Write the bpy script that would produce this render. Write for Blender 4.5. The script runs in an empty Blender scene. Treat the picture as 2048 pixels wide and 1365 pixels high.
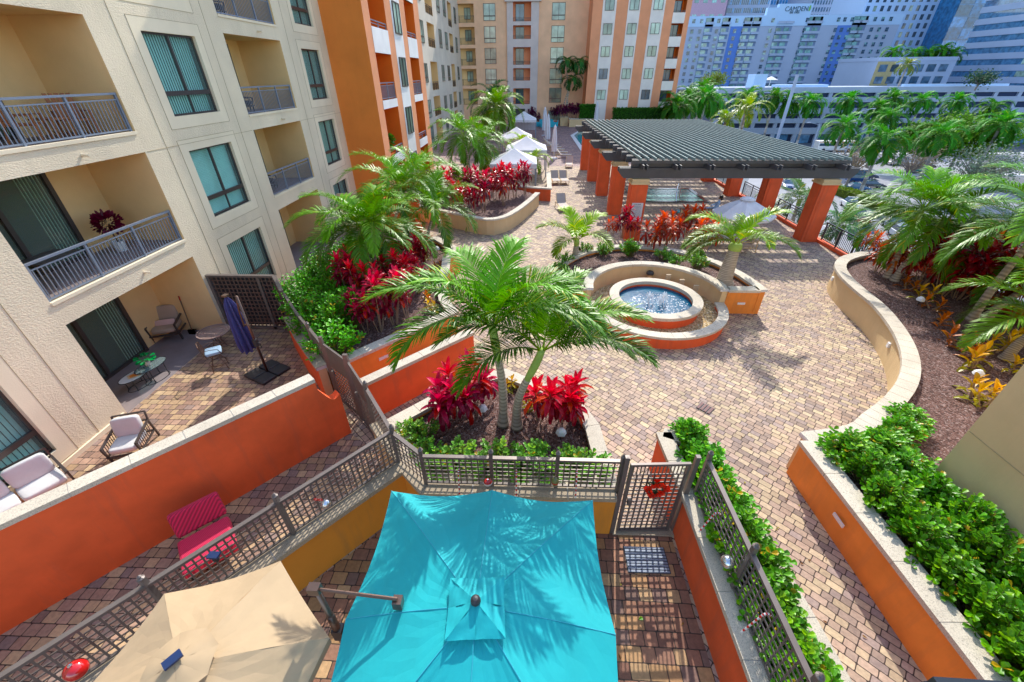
import bpy, math, random
from mathutils import Vector, Matrix, noise as mnoise
R = math.radians
S = bpy.context.scene
COL = S.collection
random.seed(7)

# ---------------------------------------------------------------- camera, sky, sun, exposure
CAM = Vector((0.0, 0.0, 8.0)); FPX = 819.285
PITCH, YAW, ROLL = 0.577497, 0.0409955, -0.0071379
fw = Vector((-math.sin(YAW)*math.cos(PITCH), math.cos(YAW)*math.cos(PITCH), -math.sin(PITCH)))
rt0 = Vector((math.cos(YAW), math.sin(YAW), 0)); up0 = rt0.cross(fw)
rt = math.cos(ROLL)*rt0 + math.sin(ROLL)*up0; up = -math.sin(ROLL)*rt0 + math.cos(ROLL)*up0
cam = bpy.data.cameras.new('camera'); camo = bpy.data.objects.new('camera', cam); COL.objects.link(camo)
cam.sensor_width = 36; cam.lens = 36*FPX/2048; cam.clip_start = .05; cam.clip_end = 3000
camo.matrix_world = Matrix(((rt.x, up.x, -fw.x, CAM.x), (rt.y, up.y, -fw.y, CAM.y), (rt.z, up.z, -fw.z, CAM.z), (0, 0, 0, 1)))
S.camera = camo
SUNV = Vector((.2, 1.2, 1.0)).normalized()
W = bpy.data.worlds.new('World'); S.world = W; W.use_nodes = True
wn = W.node_tree; bg = wn.nodes['Background']; sky = wn.nodes.new('ShaderNodeTexSky')
sky.sky_type = 'NISHITA'; sky.sun_disc = False; sky.sun_elevation = math.asin(SUNV.z); sky.sun_rotation = math.atan2(SUNV.x, SUNV.y)
wn.links.new(sky.outputs[0], bg.inputs[0]); bg.inputs[1].default_value = .15
sl = bpy.data.lights.new('sun', 'SUN'); sl.energy = 2.05; sl.angle = R(.5); sl.color = (1, .95, .86)
so = bpy.data.objects.new('sun', sl); COL.objects.link(so); so.rotation_euler = (-SUNV).to_track_quat('-Z', 'Y').to_euler()
so.location = (20, 60, 60)
S.view_settings.view_transform = 'Standard'; S.view_settings.look = 'None'; S.view_settings.exposure = 1.36; S.view_settings.gamma = 1
S.render.engine = 'CYCLES'

# surveyed points: a photo pixel met with a plane of known height / depth gives a world point
def ray(px, py): return fw*FPX + rt*(px-1024) + up*(682.5-py)
def P(px, py, z=0.): d = ray(px, py); return CAM + d*((z-CAM.z)/d.z)
def OX(px, py, X): d = ray(px, py); return CAM + d*(X/d.x)
def OY(px, py, Y): d = ray(px, py); return CAM + d*(Y/d.y)

# ---------------------------------------------------------------- materials
MATS = {}
class NT:
    def __init__(s, name):
        s.m = bpy.data.materials.new(name); s.m.use_nodes = True; s.t = s.m.node_tree; s.b = s.t.nodes['Principled BSDF']; s.out = s.t.nodes['Material Output']
        MATS[name] = s.m
    def n(s, typ, **kw):
        x = s.t.nodes.new('ShaderNode'+typ)
        for k, v in kw.items(): setattr(x, k, v)
        return x
    def l(s, a, b): s.t.links.new(a, b)
    def setv(s, sock, v):
        if hasattr(v, 'is_linked') or isinstance(v, bpy.types.NodeSocket): s.l(v, sock)
        else: sock.default_value = v
    def math(s, op, a, b=None, c=None):
        x = s.n('Math', operation=op); s.setv(x.inputs[0], a)
        if b is not None: s.setv(x.inputs[1], b)
        if c is not None: s.setv(x.inputs[2], c)
        return x.outputs[0]
    def noise(s, vec, scale, detail=4, rough=.55):
        x = s.n('TexNoise'); s.l(vec, x.inputs['Vector']); x.inputs['Scale'].default_value = scale; x.inputs['Detail'].default_value = detail; x.inputs['Roughness'].default_value = rough
        return x.outputs[0]
    def ramp(s, fac, stops, interp='LINEAR'):
        x = s.n('ValToRGB'); cr = x.color_ramp; cr.interpolation = interp
        while len(cr.elements) < len(stops): cr.elements.new(.5)
        for e, (p, c) in zip(cr.elements, stops): e.position = p; e.color = (*c[:3], 1)
        s.l(fac, x.inputs[0]); return x.outputs[0]
    def mix(s, fac, a, b, mode='MIX'):
        x = s.n('Mix', data_type='RGBA', blend_type=mode); s.setv(x.inputs[0], fac)
        for sk, v in ((x.inputs[6], a), (x.inputs[7], b)):
            s.setv(sk, (*v, 1) if isinstance(v, tuple) and len(v) == 3 else v)
        return x.outputs[2]
    def bump(s, h, strength=.3, dist=.01):
        x = s.n('Bump'); x.inputs['Strength'].default_value = strength; x.inputs['Distance'].default_value = dist; s.l(h, x.inputs['Height']); s.l(x.outputs[0], s.b.inputs['Normal'])
def pos(n, obj=False):
    return n.n('TexCoord').outputs['Object'] if obj else n.n('NewGeometry').outputs['Position']
def mat(name, c, rough=.6, var=.12, vs=1.5, bump=0, bs=40, bd=.01, metal=0, obj=False, coat=0, spec=.5, stain=0):
    n = NT(name); p = pos(n, obj)
    f = n.noise(p, vs, 5); lo = tuple(max(0, x*(1-var)) for x in c); hi = tuple(min(1, x*(1+var)) for x in c)
    col = n.ramp(f, [(.3, lo), (.7, hi)])
    if stain:
        mp = n.n('Mapping'); n.l(p, mp.inputs[0]); mp.inputs['Scale'].default_value = (3, 3, .35)
        g = n.ramp(n.noise(mp.outputs[0], 1.2, 6, .65), [(.5, (0, 0, 0)), (.8, (1, 1, 1))]); m_ = n.math('MULTIPLY', g, stain)
        col = n.mix(m_, col, tuple(min(1, x*.55+.04) for x in c))
    n.l(col, n.b.inputs['Base Color'])
    n.b.inputs['Roughness'].default_value = rough; n.b.inputs['Metallic'].default_value = metal; n.b.inputs['Specular IOR Level'].default_value = spec
    if coat: n.b.inputs['Coat Weight'].default_value = coat
    if bump: n.bump(n.noise(p, bs, 3, .6), bump, bd)
    return n.m
def stucco(name, c, strength=.9, scale=16, stain=.15):
    n = NT(name); p = pos(n)
    f = n.noise(p, .6, 6); col = n.ramp(f, [(.3, tuple(x*.9 for x in c)), (.7, tuple(min(1, x*1.07) for x in c))])
    mp = n.n('Mapping'); n.l(p, mp.inputs[0]); mp.inputs['Scale'].default_value = (2.5, 2.5, .25)
    g = n.ramp(n.noise(mp.outputs[0], 1.0, 6, .7), [(.52, (0, 0, 0)), (.85, (1, 1, 1))])
    col = n.mix(n.math('MULTIPLY', g, stain), col, tuple(x*.6 for x in c))
    n.l(col, n.b.inputs['Base Color']); n.b.inputs['Roughness'].default_value = .85; n.b.inputs['Specular IOR Level'].default_value = .25
    mp2 = n.n('Mapping'); n.l(p, mp2.inputs[0]); mp2.inputs['Scale'].default_value = (1, 1, 1.8)
    h = n.math('ADD', n.noise(mp2.outputs[0], scale, 3, .5), n.math('MULTIPLY', n.noise(p, scale*4, 2), .25))
    n.bump(h, strength, .035); return n.m
def paver(name, ang, Wd, Hh, cols, joint=(.05, .035, .028)):
    n = NT(name); p = pos(n)
    mp = n.n('Mapping'); n.l(p, mp.inputs[0]); mp.inputs['Rotation'].default_value = (0, 0, R(ang))
    wob = n.n('VectorMath', operation='MULTIPLY_ADD'); nz = n.n('TexNoise'); n.l(mp.outputs[0], nz.inputs[0]); nz.inputs['Scale'].default_value = 9
    n.l(nz.outputs['Color'], wob.inputs[0]); wob.inputs[1].default_value = (.012, .012, 0); n.l(mp.outputs[0], wob.inputs[2])
    sp = n.n('SeparateXYZ'); n.l(wob.outputs[0], sp.inputs[0]); x, y = sp.outputs[0], sp.outputs[1]
    row = n.math('FLOOR', n.math('DIVIDE', y, Hh)); fy = n.math('SUBTRACT', n.math('DIVIDE', y, Hh), row)
    def wnz(a, b=None):
        w = n.n('TexWhiteNoise', noise_dimensions='2D'); c = n.n('CombineXYZ'); n.setv(c.inputs[0], a)
        if b is not None: n.setv(c.inputs[1], b)
        n.l(c.outputs[0], w.inputs['Vector']); return w
    u = n.math('ADD', n.math('DIVIDE', x, Wd), n.math('MULTIPLY', wnz(row).outputs[0], 7.0))
    k = n.math('FLOOR', u); f = n.math('SUBTRACT', u, k)
    s_ = n.math('MULTIPLY_ADD', wnz(k, row).outputs[0], .26, .37)
    g = n.math('GREATER_THAN', f, s_)
    la = n.math('MULTIPLY', n.math('SUBTRACT', f, n.math('MULTIPLY', g, s_)), Wd)      # metres from the left joint
    ln = n.math('MULTIPLY', n.math('ADD', n.math('MULTIPLY', g, n.math('SUBTRACT', 1.0, n.math('MULTIPLY', s_, 2.0))), s_), Wd)
    dx = n.math('MINIMUM', la, n.math('SUBTRACT', ln, la)); dy = n.math('MULTIPLY', n.math('MINIMUM', fy, n.math('SUBTRACT', 1.0, fy)), Hh)
    rr = .028
    ax = n.math('MAXIMUM', n.math('SUBTRACT', rr, dx), 0.0); ay = n.math('MAXIMUM', n.math('SUBTRACT', rr, dy), 0.0)
    d = n.math('SQRT', n.math('ADD', n.math('MULTIPLY', ax, ax), n.math('MULTIPLY', ay, ay)))
    mr = n.n('MapRange', interpolation_type='SMOOTHSTEP'); n.l(d, mr.inputs[0]); mr.inputs[1].default_value = rr-.012; mr.inputs[2].default_value = rr-.003
    w = wnz(n.math('MULTIPLY_ADD', g, .37, k), row); base = n.ramp(w.outputs[0], cols, 'CONSTANT')
    mot = n.ramp(n.noise(p, 14, 5, .65), [(.3, (.72, .7, .7)), (.7, (1.1, 1.07, 1.02))])
    big = n.ramp(n.noise(p, .45, 4, .6), [(.3, (.86, .84, .84)), (.7, (1.1, 1.1, 1.08))])
    c = n.mix(1.0, n.mix(1.0, base, mot, 'MULTIPLY'), big, 'MULTIPLY')
    br = n.math('MULTIPLY_ADD', wnz(row, n.math('ADD', k, g)).outputs[0], .3, .85)
    cb = n.n('CombineXYZ'); [n.l(br, cb.inputs[i]) for i in range(3)]
    c = n.mix(1.0, c, cb.outputs[0], 'MULTIPLY')
    c = n.mix(mr.outputs[0], c, joint); n.l(c, n.b.inputs['Base Color']); n.b.inputs['Roughness'].default_value = .75; n.b.inputs['Specular IOR Level'].default_value = .3
    h = n.math('ADD', n.math('MULTIPLY', mr.outputs[0], -1.0), n.math('MULTIPLY', n.noise(p, 60, 3), .35)); n.bump(h, .6, .006); return n.m

def foliage(name, rough=.35, trans=.3, gain=1.0):
    n = NT(name); a = n.n('Attribute', attribute_name='Col'); oi = n.n('ObjectInfo')
    hsv = n.n('HueSaturation'); n.l(a.outputs[0], hsv.inputs['Color'])
    n.l(n.math('MULTIPLY_ADD', oi.outputs['Random'], .014, .493), hsv.inputs['Hue']); n.l(n.math('MULTIPLY_ADD', oi.outputs['Random'], .3*gain, .85*gain), hsv.inputs['Value'])
    n.l(hsv.outputs[0], n.b.inputs['Base Color']); n.b.inputs['Roughness'].default_value = rough; n.b.inputs['Specular IOR Level'].default_value = .32; hsv.inputs['Saturation'].default_value = 1.12
    tr = n.n('BsdfTranslucent'); n.l(n.mix(.5, hsv.outputs[0], (.5, .7, .1), 'MULTIPLY') if False else hsv.outputs[0], tr.inputs[0])
    mx = n.n('MixShader'); mx.inputs[0].default_value = trans; n.l(n.b.outputs[0], mx.inputs[1]); n.l(tr.outputs[0], mx.inputs[2]); n.l(mx.outputs[0], n.out.inputs[0])
    return n.m
def vcol(name, rough=.7):
    n = NT(name); a = n.n('Attribute', attribute_name='Col'); p = pos(n, True)
    m_ = n.ramp(n.noise(p, 6, 4), [(.3, (.85, .85, .85)), (.7, (1.1, 1.1, 1.1))]); n.l(n.mix(1.0, a.outputs[0], m_, 'MULTIPLY'), n.b.inputs['Base Color']); n.b.inputs['Roughness'].default_value = rough; return n.m
def glass(name, tint, trans=.55, rough=.03):
    n = NT(name); t = n.n('BsdfTransparent'); t.inputs[0].default_value = (*tint, 1)
    n.b.inputs['Base Color'].default_value = (*[x*.42 for x in tint], 1); n.b.inputs['Roughness'].default_value = rough; n.b.inputs['Specular IOR Level'].default_value = .9
    mx = n.n('MixShader'); mx.inputs[0].default_value = trans; n.l(n.b.outputs[0], mx.inputs[1]); n.l(t.outputs[0], mx.inputs[2]); n.l(mx.outputs[0], n.out.inputs[0]); return n.m
def stone(name, c):
    n = NT(name); p = pos(n)
    v = n.noise(p, 55, 4, .7); col = n.ramp(v, [(.34, tuple(x*.5 for x in c)), (.47, c), (.7, tuple(min(1, x*1.15) for x in c))])
    big = n.ramp(n.noise(p, 1.3, 4), [(.3, (.82, .8, .78)), (.7, (1.08, 1.07, 1.05))]); n.l(n.mix(1.0, col, big, 'MULTIPLY'), n.b.inputs['Base Color'])
    n.b.inputs['Roughness'].default_value = .85; n.bump(v, .5, .01); return n.m
def paneM(name, c, stripes=None, rough=.06):
    n = NT(name); p = pos(n); oi = n.n('ObjectInfo')
    base = n.ramp(oi.outputs['Random'], [(0, tuple(x*.5 for x in c)), (.4, c), (1, tuple(min(1, x*1.5+.04) for x in c))])
    if stripes:
        w = n.n('TexWave', bands_direction=stripes); n.l(p, w.inputs[0]); w.inputs['Scale'].default_value = 2.6; f = n.ramp(w.outputs[1], [(.35, (.55, .55, .55)), (.6, (1.2, 1.2, 1.2))]); base = n.mix(1.0, base, f, 'MULTIPLY')
    v = n.ramp(n.noise(p, .6, 3), [(.35, (.6, .6, .6)), (.65, (1.25, 1.25, 1.25))]); n.l(n.mix(1.0, base, v, 'MULTIPLY'), n.b.inputs['Base Color'])
    n.b.inputs['Roughness'].default_value = rough; n.b.inputs['Specular IOR Level'].default_value = .8
    return n.m

TAN = [(0, (.34, .26, .21)), (.14, (.53, .42, .28)), (.28, (.45, .33, .25)), (.42, (.51, .385, .30)), (.56, (.38, .30, .265)), (.68, (.55, .44, .30)), (.82, (.47, .355, .27)), (.93, (.60, .49, .32))]
TBR = [(p, tuple((x+y)/2 for x, y in zip(c, d))) for (p, c), (_, d) in zip(TAN, [(0, (.26, .13, .09)), (0, (.44, .25, .12)), (0, (.34, .17, .11)), (0, (.40, .21, .13)), (0, (.24, .15, .12)), (0, (.48, .29, .14)), (0, (.33, .18, .12)), (0, (.52, .34, .18))])]
BRN = [(0, (.26, .13, .09)), (.14, (.44, .25, .12)), (.28, (.34, .17, .11)), (.42, (.40, .21, .13)), (.56, (.24, .15, .12)), (.68, (.48, .29, .14)), (.82, (.33, .18, .12)), (.93, (.52, .34, .18))]
GRY = [(0, (.25, .17, .18)), (.2, (.36, .24, .22)), (.4, (.31, .21, .22)), (.6, (.42, .28, .25)), (.8, (.28, .21, .23))]
M = dict(
 pave=paver('courtyard_pavers', 44, .44, .150, TAN), patio=paver('patio_pavers', 1, .50, .235, BRN), patioL=paver('angled_patio_pavers', 0, .44, .2, TBR), plaza=paver('plaza_pavers', 45, .5, .18, GRY),
 cream=stucco('cream_stucco', (.78, .66, .47), .6, 20, .35), creamsm=stucco('smooth_cream_trim', (.82, .70, .50), .15, 30, .05), niche=stucco('ochre_balcony_stucco', (.82, .57, .27), .2, 40, .1),
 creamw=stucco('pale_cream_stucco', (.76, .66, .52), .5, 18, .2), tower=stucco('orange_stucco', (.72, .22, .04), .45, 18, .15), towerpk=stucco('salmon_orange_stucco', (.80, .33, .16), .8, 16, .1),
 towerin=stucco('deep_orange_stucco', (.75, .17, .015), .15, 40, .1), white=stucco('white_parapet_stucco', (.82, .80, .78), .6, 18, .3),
 red=mat('red_orange_paint', (.80, .125, .035), .75, .13, 1.3, .35, 90, .006, stain=.6, spec=.3), orange=mat('orange_paint', (.82, .27, .045), .75, .13, 1.3, .35, 90, .006, stain=.55, spec=.3),
 ochre=mat('ochre_orange_paint', (.74, .27, .03), .75, .1, .8, .3, 90, .006, stain=.6, spec=.3), tan=mat('tan_painted_stucco', (.68, .50, .27), .8, .08, .7, .5, 70, .012, stain=.2, spec=.25),
 peach=stucco('peach_stucco', (.90, .56, .34), .3, 14, .12), grey=stucco('warm_grey_stucco', (.66, .58, .54), .3, 14, .12), terr=stucco('terracotta_stucco', (.82, .34, .17), .3, 14, .12), offw=stucco('off_white_stucco', (.84, .76, .68), .3, 14, .12),
 cap=stone('coral_stone', (.60, .54, .44)), capsh=stone('weathered_stone', (.42, .34, .24)), groove=mat('groove_shadow_paint', (.42, .32, .18), .9),
 mulch=None, gravel=None,
 bronze=mat('dark_bronze_metal', (.075, .06, .055), .35, .1, 3, metal=.3), rail=mat('blue_grey_painted_metal', (.23, .27, .34), .35, .06, 3, metal=.2), lattice=mat('grey_brown_lattice_metal', (.17, .14, .125), .4, .1, 5, metal=.3),
 brnlat=mat('brown_wood_lattice', (.13, .08, .06), .6, .2, 8), blackm=mat('black_painted_metal', (.02, .025, .03), .35), perg=mat('slate_brown_painted_timber', (.075, .075, .08), .5, .15, 2, .1, 60, obj=False), slat=mat('grey_green_slat_paint', (.20, .28, .265), .75, .15, 2),
 glassT=glass('teal_window_glass', (.62, .94, .90), .72), glassT2=glass('green_window_glass', (.52, .80, .72), .62), glassC=glass('clear_door_glass', (.62, .78, .68), .72), glassTab=glass('table_glass', (.7, .85, .85), .6),
 blind=mat('pale_blinds', (.78, .86, .80), .6), interior_shade=mat('interior_shade_paint', (.10, .10, .085), .9), sill=mat('white_sill', (.8, .8, .8), .6),
 floor=mat('grey_patio_slab', (.24, .20, .20), .7, .12, 2), conc=mat('pale_concrete_edge', (.62, .62, .62), .8, .08, 2),
 pane=paneM('teal_panes', (.16, .34, .33)), panegrn=paneM('green_grey_panes', (.34, .46, .36)), panedk=paneM('dark_blue_panes', (.035, .09, .15)), paneb=paneM('blue_mirror_panes', (.03, .22, .48)), paneoff=paneM('office_band_panes', (.04, .14, .26)),
 aqua=None, tanc=None,
)
def cloth(name, c, rough=.75, bump=.3, bs=3, trans=.15, stripes=None):
    n = NT(name); p = pos(n, True); f = n.noise(p, 2.0, 4); col = n.ramp(f, [(.3, tuple(x*.93 for x in c)), (.7, tuple(min(1, x*1.05) for x in c))])
    if stripes:
        mp = n.n('Mapping'); n.l(p, mp.inputs[0]); mp.inputs['Rotation'].default_value = (0, 0, stripes[0]); w = n.n('TexWave'); n.l(mp.outputs[0], w.inputs[0]); w.inputs['Scale'].default_value = stripes[1]
        col = n.mix(1.0, col, n.ramp(w.outputs[1], [(.3, (.6, .6, .6)), (.6, (1.15, 1.15, 1.15))]), 'MULTIPLY'); n.bump(w.outputs[1], .4, .01)
    n.l(col, n.b.inputs['Base Color']); n.b.inputs['Roughness'].default_value = rough; n.b.inputs['Sheen Weight'].default_value = .1
    if not stripes:
        h = n.math('ADD', n.noise(p, bs, 3), n.math('MULTIPLY', n.noise(p, 220, 1), .04)); n.bump(h, bump, .03)
    if trans:
        tr = n.n('BsdfTranslucent'); n.l(col, tr.inputs[0]); mx = n.n('MixShader'); mx.inputs[0].default_value = trans; n.l(n.b.outputs[0], mx.inputs[1]); n.l(tr.outputs[0], mx.inputs[2]); n.l(mx.outputs[0], n.out.inputs[0])
    return n.m
M['aqua'] = cloth('turquoise_canvas', (.002, .45, .49)); M['tanc'] = cloth('tan_canvas', (.50, .365, .215)); M['navy'] = cloth('navy_canvas', (.055, .055, .20)); M['whitec'] = cloth('white_canvas', (.78, .77, .80)); M['greyc'] = cloth('grey_canvas', (.50, .48, .52))
M['redc'] = cloth('crimson_cushion', (.62, .008, .07), stripes=(.4, 9), trans=0); M['taupe'] = cloth('taupe_cushion', (.42, .33, .25), trans=0); M['pale'] = cloth('pale_grey_cushion', (.60, .60, .58), trans=0, bump=.5); M['bluec'] = cloth('blue_cushion', (.30, .45, .60), trans=0)
M['aquac'] = cloth('teal_cushion', (.02, .40, .50), trans=0); M['sling'] = cloth('taupe_sling', (.45, .38, .33), trans=0)
def groundmix(name, cols, sc, bump=1.0, bd=.03):
    n = NT(name); p = pos(n); v = n.n('TexVoronoi'); n.l(p, v.inputs['Vector']); v.inputs['Scale'].default_value = sc
    col = n.ramp(v.outputs['Color'], cols); f = n.ramp(n.noise(p, 5, 5, .7), [(.3, (.6, .6, .6)), (.7, (1.2, 1.2, 1.2))]); n.l(n.mix(1.0, col, f, 'MULTIPLY'), n.b.inputs['Base Color']); n.b.inputs['Roughness'].default_value = .9
    n.bump(n.math('SUBTRACT', n.noise(p, sc*.6, 4, .8), v.outputs['Distance']), bump, bd); return n.m
M['mulch'] = groundmix('bark_mulch', [(.1, (.05, .022, .018)), (.4, (.13, .055, .04)), (.7, (.21, .12, .10)), (.95, (.36, .27, .25))], 26)
M['gravel'] = groundmix('yellow_river_gravel', [(.1, (.30, .18, .06)), (.4, (.56, .38, .16)), (.7, (.74, .58, .32)), (.95, (.85, .76, .6))], 22)
M['grass'] = groundmix('lawn_grass', [(.1, (.05, .09, .02)), (.9, (.12, .17, .05))], 3)
M['asph'] = mat('light_concrete_road', (.27, .28, .31), .85, .12, .15); M['asph2'] = mat('dark_asphalt', (.12, .13, .15), .8, .15, .3); M['paint'] = mat('road_paint', (.75, .75, .75), .7)  # road sheets in a light concrete grey
M['palm'] = foliage('palm_leaflets', .42, .22); M['leaf'] = foliage('glossy_round_leaves', .38, .25); M['leafm'] = foliage('matte_tree_leaves', .75, .3); M['palmm'] = foliage('matte_palm_leaflets', .6, .3); M['ti'] = foliage('ti_plant_blades', .3, .25); M['bark'] = vcol('palm_bark', .85); M['vc'] = vcol('painted_parts', .45)
def water(name, c, deep, sc=7):
    n = NT(name); p = pos(n); f = n.ramp(n.noise(p, 1.5, 3), [(.3, deep), (.7, c)]); n.l(f, n.b.inputs['Base Color']); n.b.inputs['Roughness'].default_value = .04; n.b.inputs['Specular IOR Level'].default_value = .5
    n.bump(n.noise(p, sc, 5, .6), .3, .04); return n.m
M['fwater'] = water('blue_fountain_water', (.003, .13, .22), (.002, .07, .15), 9); M['pwater'] = water('green_pool_water', (.03, .30, .24), (.02, .20, .16), 5); M['pwater'].node_tree.nodes['Principled BSDF'].inputs['Roughness'].default_value = .25
M['foam'] = mat('white_splashing_water', (.85, .9, .95), .2, .05); M['chrome'] = mat('polished_steel', (.7, .72, .75), .18, .05, metal=1)
M['tileb'] = mat('dark_green_tile', (.02, .05, .045), .2); M['whitep'] = mat('white_plastic', (.75, .75, .75), .45); M['redg'] = mat('glossy_red', (.6, .01, .01), .12, coat=1); M['silver'] = mat('silver_glass', (.75, .77, .8), .15, metal=.9)
M['blueb'] = mat('dark_blue_solar_cell', (.012, .03, .10), .35); M['wood'] = mat('warm_teak', (.36, .13, .04), .6, .2, 8); M['brownm'] = mat('bronze_umbrella_metal', (.16, .10, .075), .3, .1, metal=.6); M['resin'] = mat('black_resin', (.03, .03, .035), .5)
M['skin'] = mat('skin', (.45, .25, .17), .6); M['hair'] = mat('dark_hair', (.02, .015, .012), .5); M['lblue'] = mat('light_blue_shirt', (.35, .5, .72), .8)
M['darkr'] = mat('rust_brown_grate', (.14, .05, .045), .6); M['potw'] = mat('white_pot', (.7, .7, .68), .4)

# ---------------------------------------------------------------- mesh builder
class MB:
    def __init__(s): s.v = []; s.f = []; s.mi = []; s.c = []; s.hascol = False
    def face(s, pts, m=0, c=None):
        b = len(s.v); s.v.extend([tuple(p) for p in pts]); s.f.append(tuple(range(b, b+len(pts)))); s.mi.append(m); s.c.append(c)
        if c: s.hascol = True
    def mesh(s, vs, fs, m=0, c=None):
        b = len(s.v); s.v.extend([tuple(p) for p in vs])
        for f in fs: s.f.append(tuple(b+i for i in f)); s.mi.append(m); s.c.append(c)
        if c: s.hascol = True
    def frame(s, o, ax, ay, az, lo, hi, m=0, c=None):   # box in a local frame
        vs = [o+ax*x+ay*y+az*z for z in (lo[2], hi[2]) for y in (lo[1], hi[1]) for x in (lo[0], hi[0])]
        s.mesh(vs, [(0, 2, 3, 1), (4, 5, 7, 6), (0, 1, 5, 4), (2, 6, 7, 3), (0, 4, 6, 2), (1, 3, 7, 5)], m, c)
    def box(s, x0, x1, y0, y1, z0, z1, m=0, c=None):
        s.frame(Vector((0, 0, 0)), Vector((1, 0, 0)), Vector((0, 1, 0)), Vector((0, 0, 1)), (min(x0, x1), min(y0, y1), min(z0, z1)), (max(x0, x1), max(y0, y1), max(z0, z1)), m, c)
    def bar(s, a, b, w, h=None, m=0, c=None, upv=(0, 0, 1)):
        a = Vector(a); b = Vector(b); h = h or w; d = (b-a); L = d.length
        if L < 1e-6: return
        d /= L; u = Vector(upv)
        if abs(d.dot(u)) > .98: u = Vector((0, 1, 0))
        x = d.cross(u).normalized(); z = x.cross(d)
        s.frame(a, x, d, z, (-w/2, 0, -h/2), (w/2, L, h/2), m, c)
    def tube(s, pts, rad, n=8, m=0, c=None, cap=True):
        pts = [Vector(p) for p in pts]; rs = rad if isinstance(rad, (list, tuple)) else [rad]*len(pts); b = len(s.v); u = None
        for i, p in enumerate(pts):
            t = (pts[min(i+1, len(pts)-1)]-pts[max(i-1, 0)]).normalized()
            if u is None: u = t.orthogonal().normalized()
            else: u = (u-t*u.dot(t)).normalized()
            w = t.cross(u)
            for k in range(n): a = 2*math.pi*k/n; s.v.append(tuple(p+(u*math.cos(a)+w*math.sin(a))*rs[i]))
        for i in range(len(pts)-1):
            for k in range(n):
                cc = c[i] if isinstance(c, list) else c
                s.f.append((b+i*n+k, b+i*n+(k+1) % n, b+(i+1)*n+(k+1) % n, b+(i+1)*n+k)); s.mi.append(m); s.c.append(cc)
        if cap:
            e = b+(len(pts)-1)*n; cc = c[-1] if isinstance(c, list) else c
            s.f.append(tuple(b+k for k in reversed(range(n)))); s.f.append(tuple(e+k for k in range(n))); s.mi += [m, m]; s.c += [cc, cc]
        if c: s.hascol = True
    def lathe(s, o, prof, n=24, m=0, c=None, a0=0, a1=2*math.pi):
        o = Vector(o); b = len(s.v); full = abs(a1-a0-2*math.pi) < 1e-6; K = n if full else n+1
        for (r, z) in prof:
            for k in range(K): a = a0+(a1-a0)*k/n; s.v.append((o.x+r*math.cos(a), o.y+r*math.sin(a), o.z+z))
        for i in range(len(prof)-1):
            for k in range(n if full else K-1):
                q = (k+1) % K; s.f.append((b+i*K+k, b+i*K+q, b+(i+1)*K+q, b+(i+1)*K+k)); s.mi.append(m); s.c.append(c)
        if c: s.hascol = True
    def prism(s, poly, z0, z1, m=0, c=None, mside=None):
        n = len(poly); A = sum(poly[i][0]*poly[(i+1) % n][1]-poly[(i+1) % n][0]*poly[i][1] for i in range(n))
        if A < 0: poly = poly[::-1]
        s.face([(p[0], p[1], z1) for p in poly], m, c); s.face([(p[0], p[1], z0) for p in reversed(poly)], m, c)
        for i in range(n):
            a, b = poly[i], poly[(i+1) % n]; s.face([(a[0], a[1], z0), (b[0], b[1], z0), (b[0], b[1], z1), (a[0], a[1], z1)], m if mside is None else mside, c)
    def ball(s, o, r, sc=(1, 1, 1), n=10, m=0, c=None, jit=0):
        b = len(s.v); o = Vector(o); R_ = n//2+1
        for i in range(R_+1):
            t = math.pi*i/R_
            for k in range(n):
                a = 2*math.pi*k/n; q = 1+(random.uniform(-jit, jit) if jit else 0); s.v.append((o.x+r*sc[0]*math.sin(t)*math.cos(a)*q, o.y+r*sc[1]*math.sin(t)*math.sin(a)*q, o.z+r*sc[2]*math.cos(t)*q))
        for i in range(R_):
            for k in range(n): s.f.append((b+i*n+k, b+(i+1)*n+k, b+(i+1)*n+(k+1) % n, b+i*n+(k+1) % n)); s.mi.append(m); s.c.append(c)
        if c: s.hascol = True
    def cushion(s, o, ax, ay, az, sx, sy, sz, m=0, c=None, n=8):   # soft rounded slab centred on o
        vs = []; ax, ay, az = Vector(ax).normalized(), Vector(ay).normalized(), Vector(az).normalized(); o = Vector(o)
        def sup(t): return math.copysign(abs(t)**.30, t)
        for i in range(n+1):
            for k in range(2*n):
                th = math.pi*(i/n-.5); ph = math.pi*k/n
                x = sup(math.cos(th))*sup(math.cos(ph)); y = sup(math.cos(th))*sup(math.sin(ph)); z = sup(math.sin(th)); vs.append(o+ax*x*sx/2+ay*y*sy/2+az*z*sz/2)
        fs = [(i*2*n+k, i*2*n+(k+1) % (2*n), (i+1)*2*n+(k+1) % (2*n), (i+1)*2*n+k) for i in range(n) for k in range(2*n)]
        s.mesh(vs, fs, m, c)
    def build(s, name, mats, parent=None, smooth=False, loc=None, data_only=False, bevel=0):
        off = Vector(loc) if loc is not None else (parent_loc(parent) if parent else Vector((0, 0, 0)))
        me = bpy.data.meshes.new(name); me.from_pydata([(v[0]-off.x, v[1]-off.y, v[2]-off.z) for v in s.v] if off.length else s.v, [], s.f)
        mats = mats if isinstance(mats, (list, tuple)) else [mats]
        for m in mats: me.materials.append(M[m] if isinstance(m, str) else m)
        if len(mats) > 1: me.polygons.foreach_set('material_index', s.mi)
        if smooth: me.polygons.foreach_set('use_smooth', [True]*len(s.f))
        if s.hascol:
            ca = me.color_attributes.new('Col', 'FLOAT_COLOR', 'CORNER'); buf = []
            for f, c in zip(s.f, s.c): buf.extend((*(c or (.5, .5, .5)), 1)*len(f))
            ca.data.foreach_set('color', buf)
        me.update()
        if data_only: return me
        o = bpy.data.objects.new(name, me); COL.objects.link(o)
        if parent: o.parent = parent; 
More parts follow.
